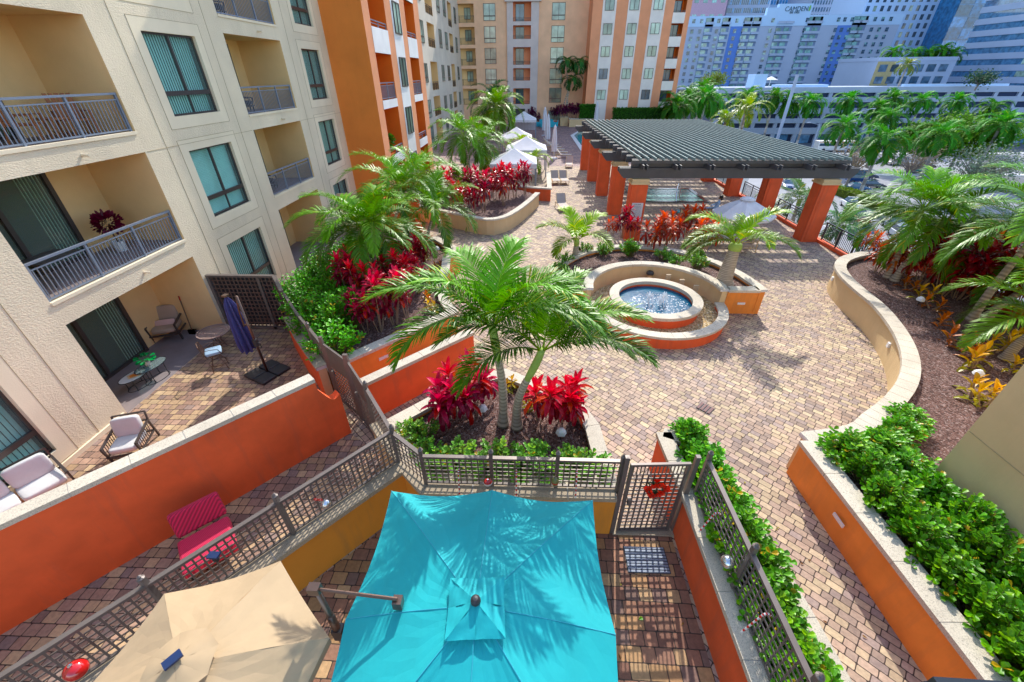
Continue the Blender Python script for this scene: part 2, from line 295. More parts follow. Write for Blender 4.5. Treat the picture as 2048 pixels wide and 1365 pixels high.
        if loc is not None: o.location = off-(parent_loc(parent) if parent else Vector((0, 0, 0)))
        if bevel: b_ = o.modifiers.new('bevel', 'BEVEL'); b_.width = bevel; b_.segments = 2; b_.limit_method = 'ANGLE'
        return o
WL = {}
def parent_loc(p):
    v = Vector((0, 0, 0))
    while p: v = v+p.location; p = p.parent
    return v
def tag(o, label, cat, group=None):
    o['label'] = label; o['category'] = cat
    if group: o['group'] = group
    return o
def struct(o, kind='structure'): o['kind'] = kind; return o
def thing(name, label, cat, loc=(0, 0, 0), group=None, rz=0):
    o = bpy.data.objects.new(name, None); COL.objects.link(o); o.location = loc; o.rotation_euler = (0, 0, rz); o.empty_display_size = .2
    return tag(o, label, cat, group)
def inst(name, me, parent=None, loc=(0, 0, 0), rz=0, sc=1, rot=None):
    o = bpy.data.objects.new(name, me); COL.objects.link(o); o.location = loc; o.rotation_euler = rot or (0, 0, rz); o.scale = (sc, sc, sc) if not isinstance(sc, tuple) else sc
    if parent: o.parent = parent
    return o
def dup(o, loc, rz=0, label=None, sc=None, group=None, parent=None):
    r = o.copy(); COL.objects.link(r)
    if parent is None: r.location = loc; r.rotation_euler = (0, 0, rz)
    else: r.parent = parent
    if sc: r.scale = (sc, sc, sc) if not isinstance(sc, tuple) else sc
    if label: r['label'] = label
    if group: r['group'] = group
    for ch in o.children: dup(ch, None, parent=r)
    return r
ORD = ['first', 'second', 'third', 'fourth', 'fifth', 'sixth', 'seventh', 'eighth', 'ninth', 'tenth', 'eleventh', 'twelfth', 'thirteenth', 'fourteenth', 'fifteenth', 'sixteenth', 'seventeenth', 'eighteenth', 'nineteenth', 'twentieth']
V = Vector
def smooth_path(pts, k=4, closed=False):
    n = len(pts); out = []
    rng = range(n) if closed else range(n-1)
    for i in rng:
        g = lambda j: Vector(pts[j % n][:2]) if closed else Vector(pts[max(0, min(n-1, j))][:2])
        p0, p1, p2, p3 = g(i-1), g(i), g(i+1), g(i+2)
        for t in [q/k for q in range(k)]:
            out.append(.5*((2*p1)+(p2-p0)*t+(2*p0-5*p1+4*p2-p3)*t*t+(3*p1-p0-3*p2+p3)*t**3))
    if not closed: out.append(Vector(pts[-1][:2]))
    return out
def offset(pts, d, closed=False):   # + = left of travel
    pts = [Vector(p[:2]) for p in pts]; n = len(pts); out = []
    for i in range(n):
        a = pts[i-1] if (i > 0 or closed) else None; b = pts[(i+1) % n] if (i < n-1 or closed) else None
        d1 = (pts[i]-a).normalized() if a is not None else None; d2 = (b-pts[i]).normalized() if b is not None else None
        if d1 is None: d1 = d2
        if d2 is None: d2 = d1
        n1 = Vector((-d1.y, d1.x)); n2 = Vector((-d2.y, d2.x)); m_ = (n1+n2)
        if m_.length < .2: m_ = n1
        m_.normalize(); k = d/max(.35, m_.dot(n1)); out.append(pts[i]+m_*k)
    return out
def strip(mb, A, B, z0, z1, m=0, closed=False, mA=None, mB=None):   # solid between two offset lines
    n = len(A); seg = range(n) if closed else range(n-1); mA = m if mA is None else mA; mB = m if mB is None else mB
    q = lambda p, z: (p[0], p[1], z)
    for i in seg:
        j = (i+1) % n
        mb.face([q(A[i], z1), q(B[i], z1), q(B[j], z1), q(A[j], z1)], m); mb.face([q(A[i], z0), q(A[i], z1), q(A[j], z1), q(A[j], z0)], mA); mb.face([q(B[j], z0), q(B[j], z1), q(B[i], z1), q(B[i], z0)], mB)
        mb.face([q(A[j], z0), q(B[j], z0), q(B[i], z0), q(A[i], z0)], m)
    if not closed:
        mb.face([q(A[0], z0), q(B[0], z0), q(B[0], z1), q(A[0], z1)], m); mb.face([q(B[-1], z0), q(A[-1], z0), q(A[-1], z1), q(B[-1], z1)], m)
def resample(pts, step, closed):
    pts = [Vector(p[:2]) for p in pts]; P2 = pts+[pts[0]] if closed else pts; out = []
    for a, b in zip(P2, P2[1:]):
        k = max(1, round((b-a).length/step)); out += [a+(b-a)*i/k for i in range(k)]
    if not closed: out.append(P2[-1])
    return out
def wall(parent, pts, t, z0, z1, mL, mR, capm='cap', capw=.36, caph=.1, closed=False, seg=.85, name='wall'):
    """wall along pts (centre line) with a jointed stone cap on it; mL/mR = paint left/right of travel"""
    mb = MB(); A = offset(pts, t/2, closed); B = offset(pts, -t/2, closed); strip(mb, A, B, z0, z1-caph, 0, closed, 0, 1); w = mb.build(name, [mL, mR], parent)
    if capm:
        fine = resample(pts, seg, closed); cb = MB(); A = offset(fine, capw/2, closed); B = offset(fine, -capw/2, closed); n = len(fine); rg = range(n) if closed else range(n-1)
        A2 = offset(fine, capw/2-.012, closed); B2 = offset(fine, -capw/2+.012, closed)
        strip(cb, A2, B2, z1-caph+.002, z1-.012, 1, closed)
        for i in rg:
            j = (i+1) % n; e = .006/max(.05, (fine[j]-fine[i]).length)
            a0, a1 = A[i].lerp(A[j], e), A[j].lerp(A[i], e); b0, b1 = B[i].lerp(B[j], e), B[j].lerp(B[i], e); q = lambda p, z: (p[0], p[1], z); zb, zt = z1-caph, z1
            vs = [q(a0, zb), q(a1, zb), q(b1, zb), q(b0, zb), q(a0, zt), q(a1, zt), q(b1, zt), q(b0, zt)]; cb.mesh(vs, [(0, 1, 2, 3), (7, 6, 5, 4), (0, 4, 5, 1), (1, 5, 6, 2), (2, 6, 7, 3), (3, 7, 4, 0)])
        cb.build('cap', [capm, 'conc'], parent)
    return w
def soil(parent, poly, z, m='mulch', name='soil'):
    mb = MB(); n = len(poly); A = sum(poly[i][0]*poly[(i+1) % n][1]-poly[(i+1) % n][0]*poly[i][1] for i in range(n)); pl = poly if A > 0 else poly[::-1]
    mb.face([(p[0], p[1], z) for p in pl]); return mb.build(name, m, parent)
# ---------------------------------------------------------------- ground, podium, street
def sheet(name, poly, z, m):
    mb = MB(); mb.face([(p[0], p[1], z) for p in poly]); return struct(mb.build(name, m))
mb = MB(); pod = [(-16, -12), (17.1, -12), (17.1, 50), (30, 60), (30, 112), (-16, 112)]
mb.prism(pod, -12, -.06, 0); struct(mb.build('podium_deck', 'offw'))
sheet('courtyard_paving', [(-16, -12), (17, -12), (17, 50), (29.5, 60), (29.5, 112), (-16, 112)], 0, 'pave')
sheet('far_plaza_paving', [(-13, 49), (3, 45.5), (17, 45.5), (17, 50), (29, 60), (29, 88), (-13, 88)], .004, 'plaza')
pA, pB = P(0, 1272), P(700, 868)
sheet('own_patio_paving', [(-2.0, 5.05), (3.05, 5.05), (3.05, -3), (-9, -3), (-4.2, 3.55), (-2.5, 5.45)], .004, 'patio')
sheet('middle_patio_paving', [(pA.x, pA.y), (pB.x, pB.y), (-3.5, 6.9), (-2.45, 5.6), (-4.3, 3.6), (-10.5, -3), (-12.5, -3)], .008, 'patioL')
sheet('left_patio_paving', [(-11.24, .2), (pA.x-.2, pA.y), (pB.x-.2, pB.y+.1), (-5.85, 9.3), (-8, 11.6), (-8.9, 12.9), (-11.24, 12.9)], .012, 'patioL')
sheet('street_ground', [(-900, -200), (1500, -200), (1500, 1800), (-900, 1800)], -12, 'asph2')
sheet('parking_lane_road', [(34, 20), (60, 20), (60.5, 66), (66, 88), (80, 112), (40, 150), (34, 150)], -11.99, 'asph')
sheet('cross_road', [(20, 104), (300, 104), (300, 132), (20, 132)], -11.985, 'asph')
sheet('parking_lot', [(66, 70), (90, 70), (95, 103), (72, 103)], -11.98, 'asph')
for i, (y0, y1) in enumerate([(102.2, 103.8), (132, 134.5)]):
    mb = MB(); mb.box(64, 300, y0, y1, -12, -11.86); struct(mb.build('pavement_kerb', 'conc'))
mb = MB()
for k in range(26): x = 50+k*8; mb.box(x, x+3.5, 117.9, 118.1, -11.984, -11.981)
for k in range(12): mb.box(45.9, 46.05, 30+k*8, 34+k*8, -11.988, -11.984)
struct(mb.build('road_markings', 'paint'))
mb = MB(); mb.face([(p[0], p[1], -11.97) for p in [(60.5, 40), (90, 40), (90, 66), (64, 69), (66, 84), (63.5, 84)]]); struct(mb.build('lawn', 'grass'))

# ---------------------------------------------------------------- facade tools
FX = lambda c: (lambda u, z, d: (c-d, u, z))
FY = lambda c: (lambda u, z, d: (u, c+d, z))
def facade(mb, mp, u0, u1, z0, z1, ops, m=0):
    us = sorted({u0, u1, *[o[0] for o in ops], *[o[1] for o in ops]}); zs = sorted({z0, z1, *[o[2] for o in ops], *[o[3] for o in ops]})
    us = [u for u in us if u0 <= u <= u1]; zs = [z for z in zs if z0 <= z <= z1]
    for a, b in zip(us, us[1:]):
        run = None
        for c, d in zip(zs, zs[1:]):
            um, zm = (a+b)/2, (c+d)/2
            inside = any(o[0] < um < o[1] and o[2] < zm < o[3] for o in ops)
            if inside:
                if run is not None: mb.face([mp(a, run, 0), mp(b, run, 0), mp(b, c, 0), mp(a, c, 0)], m); run = None
            elif run is None: run = c
        if run is not None: mb.face([mp(a, run, 0), mp(b, run, 0), mp(b, zs[-1], 0), mp(a, zs[-1], 0)], m)
    for (a, b, c, d, dep, mk, mr, mf) in ops:
        if mk is not None: mb.face([mp(a, c, dep), mp(b, c, dep), mp(b, d, dep), mp(a, d, dep)], mk)
        for (p, q, mm) in (((a, c), (a, d), mr), ((b, c), (b, d), mr), ((a, d), (b, d), mr), ((a, c), (b, c), mf)):
            mb.face([mp(*p, 0), mp(*q, 0), mp(*q, dep), mp(*p, dep)], mm)
WC = {}
def framed(w, h, ax, tr=.28, cols=2, fw_=.055, th=.07, sill=True):
    """frame + pane meshes with the lower left outer corner as origin"""
    key = (round(w, 2), round(h, 2), ax, tr, cols)
    if key in WC: return WC[key]
    mp = (lambda u, z, d: (-d, u, z)) if ax == 'x' else (lambda u, z, d: (u, d, z))
    def bx(mb, a, b, c, d, e0, e1, m=0): p, q = mp(a, c, e0), mp(b, d, e1); mb.box(p[0], q[0], p[1], q[1], p[2], q[2], m)
    f = MB()
    bx(f, 0, w, 0, fw_, 0, th); bx(f, 0, w, h-fw_, h, 0, th); bx(f, 0, fw_, fw_, h-fw_, 0, th); bx(f, w-fw_, w, fw_, h-fw_, 0, th)
    zt = h*tr
    if tr: bx(f, fw_, w-fw_, zt-.06, zt+.07, -.012, th-.01)
    for k in range(1, cols):
        u = w*k/cols
        if tr: bx(f, u-.02, u+.02, fw_, zt-.06, .005, th-.005)
        bx(f, u-.035, u+.035, zt+.07 if tr else fw_, h-fw_, -.004, th-.002)
    g = MB(); p0 = .045; g.face([mp(fw_*.5, fw_*.5, p0), mp(w-fw_*.5, fw_*.5, p0), mp(w-fw_*.5, h-fw_*.5, p0), mp(fw_*.5, h-fw_*.5, p0)])
    s = MB(); bx(s, -.05, w+.05, -.05, 0, -.05, .08)
    WC[key] = (f.build('window', 'bronze', data_only=True), g, s.build('sill', 'sill', data_only=True), {})
    return WC[key]
def window(parent, ax, c, u, z, w, h, pane='pane', depth=.06, tr=.28, cols=2, sill=False, name='window', near=False):
    f, g, s, pc = framed(w, h, ax, tr, cols)
    if pane not in pc: pc[pane] = g.build('pane', pane, data_only=True)
    L = (c-depth, u, z) if ax == 'x' else (u, c+depth, z); pl = parent_loc(parent)
    o = inst(name, f, parent, Vector(L)-pl); inst('pane', pc[pane], o)
    if sill: inst('sill', s, o)
    if near:
        mp = FX(c) if ax == 'x' else FY(c); b = MB(); k = int(w/.11)
        sty = random.choice((0, 0, 1, 2))
        for i in range(k if sty < 2 else int(h/.05)):
            if sty == 2: zz_ = z+.04+i*.05; b.face([mp(u+.05, zz_, depth+.16), mp(u+w-.05, zz_, depth+.16), mp(u+w-.05, zz_+.044, depth+.175), mp(u+.05, zz_+.044, depth+.175)]); continue
            if sty == 1 and .35 < i/k < .52: continue
            a = u+.06+i*(w-.12)/k; p, q = mp(a, z+.04, depth+.16), mp(a+.103, z+h-.04, depth+.185); b.face([p, (q[0], q[1], p[2]), q, (p[0], p[1], q[2])])
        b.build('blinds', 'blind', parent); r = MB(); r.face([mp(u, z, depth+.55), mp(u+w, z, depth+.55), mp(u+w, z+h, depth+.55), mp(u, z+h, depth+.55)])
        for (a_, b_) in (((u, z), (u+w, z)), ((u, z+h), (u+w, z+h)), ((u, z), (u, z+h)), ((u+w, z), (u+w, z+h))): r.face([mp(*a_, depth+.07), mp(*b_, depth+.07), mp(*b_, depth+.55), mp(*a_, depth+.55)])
        r.build('interior_shade', 'interior_shade', parent)  # shallow box, the dimness of a room put into its colour
    return o
def railing(parent, ax, c, u0, u1, z, h=.95, m='rail', d=.08, step=.105, simple=False, name='railing'):
    mp = FX(c) if ax == 'x' else FY(c); b = MB()
    def ln(a, za, bb, zb, w, hh): b.bar(mp(a, za, d), mp(bb, zb, d), w, hh)
    ln(u0, z+h, u1, z+h, .07, .05); ln(u0, z+h-.14, u1, z+h-.14, .03, .03); ln(u0, z+.08, u1, z+.08, .035, .035)
    n = max(2, round((u1-u0)/1.35))
    for i in range(n+1): u = u0+.03+(u1-u0-.06)*i/n; ln(u, z, u, z+h, .055, .055)
    k = int((u1-u0)/step)
    if not simple:
        for i in range(1, k): u = u0+(u1-u0)*i/k; ln(u, z+.08, u, z+h-.14, .018, .018)
    return b.build(name, m, parent)

# ---------------------------------------------------------------- near wing (left facade)
XL = -11.24
lw = thing('apartment_wing', 'cream textured stucco apartment wing on the left with recessed balconies and teal windows', 'building', (XL, 0, 0))
mp = FX(XL); ops = []
bays = [(8.18, 12.67), (18.28, 22.34)]; lev = [(.02, 2.93), (3.5, 6.15), (6.67, 9.32), (9.85, 12.5), (13, 15.6)]
for (a, b) in bays:
    for (c, d) in lev: ops.append((a, b, c, d, 2.0, 1, 1, 2))
wins = []
for (a, b) in [(3.9, 6.42), (14.36, 16.64), (24.22, 26.25)]:
    for (c, d) in [(.5, 2.7), (3.75, 5.93), (6.93, 9.12), (10.1, 12.3), (13.3, 15.5)]: wins.append((a, b, c, d)); ops.append((a, b, c, d, .7, 3, 4, 4))
mb = MB(); facade(mb, mp, -6, 27.42, 0, 17, ops); mb.build('wall', ['cream', 'niche', 'floor', 'interior_shade', 'creamsm'], lw)
# grooves: thin bars on the wall, groove shade put into their colour
g = MB()
def gl(a, za, b, zb): p, q = mp(a, za, -.002), mp(b, zb, -.002); g.bar(p, q, .012, .012)
for u in (2.9, 7.35, 13.52, 17.45, 23.1):
    z_ = 0
    for (c, d) in [(0, 17)]: gl(u, c, u, d)
for z_ in (6.15, 12.5): 
    for a, b in ((-6, 8.1), (12.75, 18.2), (22.42, 27.4)): gl(a, z_, b, z_)
for (a, b, c, d) in wins:
    e = .34; gl(a-e, c-e, b+e, c-e); gl(a-e, d+e, b+e, d+e); gl(a-e, c-e, a-e, d+e); gl(b+e, c-e, b+e, d+e)
g.build('groove_shade_lines', 'groove', lw)
for (a, b, c, d) in wins:
    e = .335; t = MB()
    for (u0, u1, z0, z1) in ((a-e, b+e, c-e, c), (a-e, b+e, d, d+e), (a-e, a, c, d), (b, b+e, c, d)): p, q = mp(u0, z0, -.004), mp(u1, z1, .0); t.box(p[0], q[0], p[1], q[1], p[2], q[2])
    t.build('window_surround', 'creamsm', lw); window(lw, 'x', XL, a, c, b-a, d-c, random.choice(('glassT', 'glassT', 'glassT2')), .1, sill=True, near=True)
for (a, b) in bays:
    for k, (c, d) in enumerate(lev[1:4]): railing(lw, 'x', XL, a+.03, b-.03, c, .95)
    for (c, d) in lev[:4]:   # slab lip, drain spout
        if c > 1:
            t = MB(); p, q = mp(a, c-.05, -.03), mp(b, c+.03, .16); t.box(p[0], q[0], p[1], q[1], p[2], q[2]); t.build('balcony_edge', 'creamsm', lw)
            s_ = MB(); s_.tube([(XL-.1, (a+b)/2+.35, c-.3), (XL+.2, (a+b)/2+.35, c-.32)], .035, 8); s_.build('drain_spout', 'creamsm', lw)
    for (c, d) in lev[:4]:   # sliding glass door on the back wall with a dark panel for the room
        y0, y1 = (a+.15, a+3.1); h = d-c-.15; x = XL-2.0
        dr = MB()
        for u in (y0, (y0+y1)/2, y1): dr.box(x, x+.1, u-.06, u+.06, c, c+h)
        dr.box(x, x+.1, y0, y1, c+h-.08, c+h); dr.box(x, x+.12, y0, y1, c, c+.09); do = dr.build('sliding_door', 'bronze', lw)
        gp = MB(); gp.face([(x+.04, y0, c+.05), (x+.04, y1, c+.05), (x+.04, y1, c+h), (x+.04, y0, c+h)]); gp.build('pane', 'glassC', lw)
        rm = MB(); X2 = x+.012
        # thin panel behind the glass, a room's dimness put into its colour
        rm.box(X2-.004, X2, y0+.05, y1-.05, c+.08, c+h-.08); rm.build('interior_shade', 'interior_shade', lw)
        cu = MB()
        for i in range(7): cu.tube([(x+.025, y1-.7+i*.09, c+.1), (x+.025, y1-.7+i*.09, c+h-.1)], .012, 5, 0)
        cu.build('curtain', 'blind', lw)
# skirting
for a, b in ((-6, 8.1), (12.75, 18.2), (22.42, 27.4)): t = MB(); t.box(XL, XL+.05, a, b, 0, .14); t.build('plinth', 'creamsm', lw)

# ---------------------------------------------------------------- orange tower block
XT = -8.95
tw = thing('apartment_tower', 'burnt orange stucco tower block with white parapet balconies between the two cream wings', 'building', (XT, 27.45, 0))
mp = FX(XT); ops = []; bal = [(28.58, 31.74), (36.72, 39.55)]; wn_ = (33.45, 35.05)
mb = MB()
rows = [(3.55, 6.22), (6.69, 9.1), (9.85, 12.5), (13.1, 15.8), (.2, 2.95)]
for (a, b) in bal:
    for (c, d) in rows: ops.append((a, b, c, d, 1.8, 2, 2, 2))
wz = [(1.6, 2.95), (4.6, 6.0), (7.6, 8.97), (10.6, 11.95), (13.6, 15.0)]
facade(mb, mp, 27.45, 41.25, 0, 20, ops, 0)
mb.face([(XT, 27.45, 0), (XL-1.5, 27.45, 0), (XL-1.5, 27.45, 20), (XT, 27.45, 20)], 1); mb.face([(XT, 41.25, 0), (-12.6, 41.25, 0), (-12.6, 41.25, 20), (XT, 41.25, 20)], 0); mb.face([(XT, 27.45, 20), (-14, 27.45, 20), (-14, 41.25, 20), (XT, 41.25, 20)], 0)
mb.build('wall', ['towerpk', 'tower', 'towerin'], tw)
w_ = MB()
p, q = mp(33.1, 0, -.012), mp(35.4, 20, .0); w_.box(p[0], q[0], p[1], q[1], p[2], q[2])
for (a, b) in bal:
    for (z0, z1) in ((2.95, 3.55), (6.22, 6.69), (9.1, 10.32), (12.5, 13.5)):
        p, q = mp(a-.02, z0, -.015), mp(b+.02, z1, .15); w_.box(p[0], q[0], p[1], q[1], p[2], q[2])
w_.build('white_panels', 'white', tw)
for (c, d) in wz: window(tw, 'x', XT+.012, 33.45, c-.3, 1.6, d-c+.35, 'panegrn', -.07, tr=0)
for (a, b) in bal:
    railing(tw, 'x', XT, a, b, 3.0, .95, 'rail', simple=True); railing(tw, 'x', XT, a, b, 6.69, .9, 'rail'); railing(tw, 'x', XT, a, b, 9.85, .78, 'rail', simple=True)

# ---------------------------------------------------------------- pale wing beyond the tower
XC = -12.5
cw = thing('apartment_wing', 'pale cream wing beyond the orange tower with ochre balconies and narrow windows', 'building', (XC, 41, 0))
mp = FX(XC); ops = []; mb = MB(); bz = [(.3, 2.9), (3.3, 5.6), (6.3, 9.4), (10.9, 13.35), (14.2, 17.2), (18.2, 20.6)]
for (a, b) in ((46.5, 51), (61.5, 65.9), (77.85, 81.3)):
    for (c, d) in bz: ops.append((a, b, c, d, 1.6, 1, 1, 1))
facade(mb, mp, 41, 89.2, 0, 30, ops, 0); mb.build('wall', ['creamw', 'niche'], cw)
for u in (42.6, 53.2, 57.3, 69.0, 73.9, 83.9):
    for (c, d) in [(.6, 2.5), (3.45, 5.4), (7.2, 9.15), (11.1, 13.2), (15.0, 17.1), (18.9, 20.8)]: window(cw, 'x', XC, u, c, 1.9, d-c, 'panegrn', -.07)
for (a, b) in ((46.5, 51), (61.5, 65.9), (77.85, 81.3)):
    for (c, d) in bz[1:5]: railing(cw, 'x', XC, a, b, c, .9, 'bronze', step=.16)

# ---------------------------------------------------------------- far peach building
YF = 89.0
fb = thing('apartment_building', 'peach stucco apartment building closing the courtyard with a warm grey central pilaster', 'building', (0, YF, 0))
mp = FY(YF); ops = []; HT = 31
def fx(px, py=150, Y=YF): return OY(px, py, Y).x
zrow = [(13.9+3.18*k, 16.6+3.18*k) for k in range(-5, 5)]
def fz(y): return OY(1050, y, YF).z
zb = [fz(y/5.851) for y in (255, 460, 760, 945, 1220)]; 
cb0, cb1 = fx(912), fx(953); pc0, pc1 = fx(1026.5), fx(1060.5)
brow = [(fz(262/5.851), fz(35/5.851)), (fz(520/5.851), fz(310/5.851)), (fz(765/5.851), fz(562/5.851)), (fz(1000/5.851), fz(805/5.851)), (fz(1225/5.851), fz(1038/5.851))]
prow = [(fz(255/5.851), fz(25/5.851)), (fz(460/5.851), fz(300/5.851)), (fz(760/5.851), fz(555/5.851)), (fz(945/5.851), fz(800/5.851)), (fz(1220/5.851), fz(1035/5.851))]
for r_ in (brow, prow):
    a_, b_ = r_[0]; r_ += [(a_+3.4, b_+3.4), (a_+6.8, b_+6.8)]
for (c, d) in brow: ops.append((cb0, cb1, c, d, 1.6, 2, 2, 2))
ops += [(pc0-.3, pc1+.3, c-.2, d+.2, .01, None, 0, 0) for (c, d) in prow]+[(pc0, pc1, .01, 2.7, .01, None, 0, 0)]
mb = MB(); facade(mb, mp, -14.5, 11.9, 0, HT, ops, 0)
mb.face([(-14.5, YF, HT), (11.9, YF, HT), (11.9, YF+16, HT), (-14.5, YF+16, HT)], 0)
for q in ((-14.5, 11.9),): mb.face([(q[1], YF, 0), (q[1], YF+16, 0), (q[1], YF+16, HT), (q[1], YF, HT)], 0)
mb.build('wall', ['peach', 'grey', 'niche'], fb)
pl = MB(); p0, p1 = fx(1015), fx(1075); ops = [(pc0, pc1, c, d, 1.4, 1, 1, 1) for (c, d) in prow]+[(pc0+.2, pc1-.9, 0, 2.5, .5, 2, 0, 0)]
facade(pl, FY(YF-.35), p0, p1, 0, fz(4), ops, 0); pl.box(p0-.001, p0+.3, YF-.34, YF-.002, 0, fz(4)); pl.box(p1-.3, p1+.001, YF-.34, YF-.002, 0, fz(4)); pl.box(p0-.35, p1+.35, YF-.7, YF-.01, fz(4), fz(-3))
pl.build('pilaster', ['grey', 'terr', 'interior_shade'], fb)
zt_ = [242, 502, 748, 985, 1205, 1460]
for x in (fx(971), fx(1099.5)):
    for k, yb in enumerate(zt_): 
        z0 = fz(yb/5.851); window(fb, 'y', YF, x, z0, 2.25 if x > 0 else 2.05, 2.35, 'panegrn', -.07)
    for k in range(1, 4): window(fb, 'y', YF, x, fz(242/5.851)+3.35*k, 2.2, 2.35, 'panegrn', -.07)
for (c, d) in brow: 
    railing(fb, 'y', YF, cb0, cb1, c, .95, 'bronze', step=.16); window(fb, 'y', YF+1.5, cb0+1.9, c+.6, 1.1, 1.6, 'panegrn', 0, tr=0); window(fb, 'y', YF+1.5, cb0+.05, c+.02, .8, 2.2, 'panedk', 0, tr=0, cols=1, name='door')
for (c, d) in prow: railing(fb, 'y', YF-.35, pc0, pc1, c, .5, 'bronze', step=.16); window(fb, 'y', YF+.95, pc0+.4, c+.02, 1.5, d-c-.15, 'panedk', 0, tr=0, name='sliding_door')
# far terracotta and white striped building
YR = 84.0
rb = thing('apartment_building', 'terracotta apartment building with white window stripes behind the hedge and pergola', 'building', (12, YR, 0))
rx = lambda px: OY(px, 98, YR).x
sx = [(1198, 1224), (1246.5, 1270), (1291, 1317)]; e0, e1 = OY(1182, 60, YR).x, 25.3
b0, b1 = rx(1334), rx(1362); b0 = 22.6; b1 = 24.5
rz = lambda y: OY(1230, y, YR).z
rowz = [(rz(21.5), rz(-4)), (rz(69.5), rz(47)), (rz(114), rz(93)), (rz(158.5), rz(137.5)), (rz(199.5), rz(180))]
a_, b_ = rowz[0]; rowz += [(a_+3.3, b_+3.3), (a_+6.6, b_+6.6)]
ops = [(b0, b1, c-1.05, d+.3, 1.6, 1, 1, 1) for (c, d) in rowz]
mb = MB(); facade(mb, FY(YR), e0, e1, 0, 31, ops, 0); mb.face([(e0, YR, 0), (e0, 105, 0), (e0, 105, 31), (e0, YR, 31)], 0); mb.face([(e1, YR, -12), (e1, 105, -12), (e1, 105, 31), (e1, YR, 31)], 0); mb.face([(e0, YR, 31), (e1, YR, 31), (e1, 105, 31), (e0, 105, 31)], 0)
mb.build('wall', ['terr', 'towerin'], rb)
mb = MB(); cx = []
for (a, b) in sx: xa, xb = rx(a), rx(b); cx.append((xa+xb)/2); mb.box(xa, xb, YR-.06, YR, 0, 31)
for (c, d) in rowz: mb.box(b0-.02, b1+.02, YR-.09, YR+.1, c-1.7, c-.35)
mb.build('white_panels', 'offw', rb)
for x in cx:
    for (c, d) in rowz: window(rb, 'y', YR-.06, x-.72, c, 1.45, d-c, 'panegrn' if random.random() < .7 else 'panedk', -.07, tr=0)
for (c, d) in rowz: window(rb, 'y', YR+1.5, b0+.1, c-.9, 1.5, 2.2, 'panedk', 0, tr=0, name='sliding_door'); railing(rb, 'y', YR, b0, b1, c-.35, .25, 'bronze', simple=True)

# right-hand building corner next to the camera
gw = thing('building_wing', 'plain tan stucco building corner at the lower right above the green shrubs', 'building', (8.35, 5.86, 0))
mb = MB(); mb.box(8.35, 22, -9, 5.86, 0, 11); mb.build('wall', 'tan', gw)
mb = MB(); mb.bar((8.348, -9, 2.33), (8.348, 5.86, 2.33), .014, .014); mb.bar((8.348, -9, 5.6), (8.348, 5.86, 5.6), .014, .014); mb.build('groove_shade_lines', 'groove', gw)  # wall grooves as thin bars, their shade put into the colour

# ---------------------------------------------------------------- distant city
def block(name, label, loc, boxes, mats):
    t = thing(name, label, 'building', loc)
    mb = MB()
    for (x0, x1, y0, y1, z0, z1, m) in boxes: mb.box(x0, x1, y0, y1, z0, z1, m)
    mb.build('wall', mats, t); return t
def grid_windows(t, rects, mats, cap=100):
    """rects: (x0,x1,y0,y1,z0,z1,matindex) thin panes; the largest are parts, the rest one part"""
    cache = {}; rest = MB(); pl = parent_loc(t)
    for i, (x0, x1, y0, y1, z0, z1, m) in enumerate(rects):
        if i < cap:
            k = (round(x1-x0, 2), round(y1-y0, 2), round(z1-z0, 2), m)
            if k not in cache:
                b = MB(); b.box(0, x1-x0, 0, y1-y0, 0, z1-z0); cache[k] = b.build('window', mats[m], data_only=True)
            inst('window', cache[k], t, Vector((x0, y0, z0))-pl)
        else: rest.box(x0, x1, y0, y1, z0, z1, m)
    if rest.f: struct(rest.build('windows', mats, t), 'stuff')
M['cityl'] = mat('blue_tinted_lilac_wall', (.38, .45, .59), .8, .05, .05); M['cityw'] = mat('blue_tinted_pale_wall', (.44, .62, .84), .8, .05, .05); M['cityb'] = mat('mid_blue_city_paint', (.10, .22, .60), .8, .05, .05)  # blue tint over the far city is put into these wall colours
M['cityg'] = mat('blue_tinted_concrete', (.36, .43, .56), .8, .08, .1); M['cityp'] = mat('pink_city_paint', (.5, .33, .42), .8); M['whiteb'] = mat('blue_tinted_white_wall', (.46, .62, .84), .8, .05, .05); M['darkv'] = mat('deck_shade_paint', (.012, .03, .09), .7, .3, .1); M['cityr'] = mat('shaded_bay_paint', (.17, .24, .38), .8, .1, .1); M['yell'] = mat('ochre_city_paint', (.42, .34, .16), .8)  # concrete and white walls carry the same far blue tint in their colour
Y1 = 256.0
hx = lambda px, py: OY(px, py, Y1).x
x0, x1 = 74.5, 178.0; zt, zm = 31.0, OY(1500, 53, Y1).z
zr = lambda y: OY(1500, y, Y1).z
cd = thing('apartment_block', 'long blue-tinted pale apartment block with a raised name sign on its parapet', 'building', (x0, Y1, -12))
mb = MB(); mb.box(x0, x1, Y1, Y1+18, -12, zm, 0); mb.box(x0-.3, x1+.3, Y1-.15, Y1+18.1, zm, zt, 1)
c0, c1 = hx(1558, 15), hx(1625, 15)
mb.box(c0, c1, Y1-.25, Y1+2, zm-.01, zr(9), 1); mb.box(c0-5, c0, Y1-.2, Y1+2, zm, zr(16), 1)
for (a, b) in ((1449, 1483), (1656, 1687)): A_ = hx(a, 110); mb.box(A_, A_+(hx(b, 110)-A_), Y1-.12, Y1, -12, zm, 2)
mb.build('wall', ['cityl', 'cityw', 'cityb'], cd)
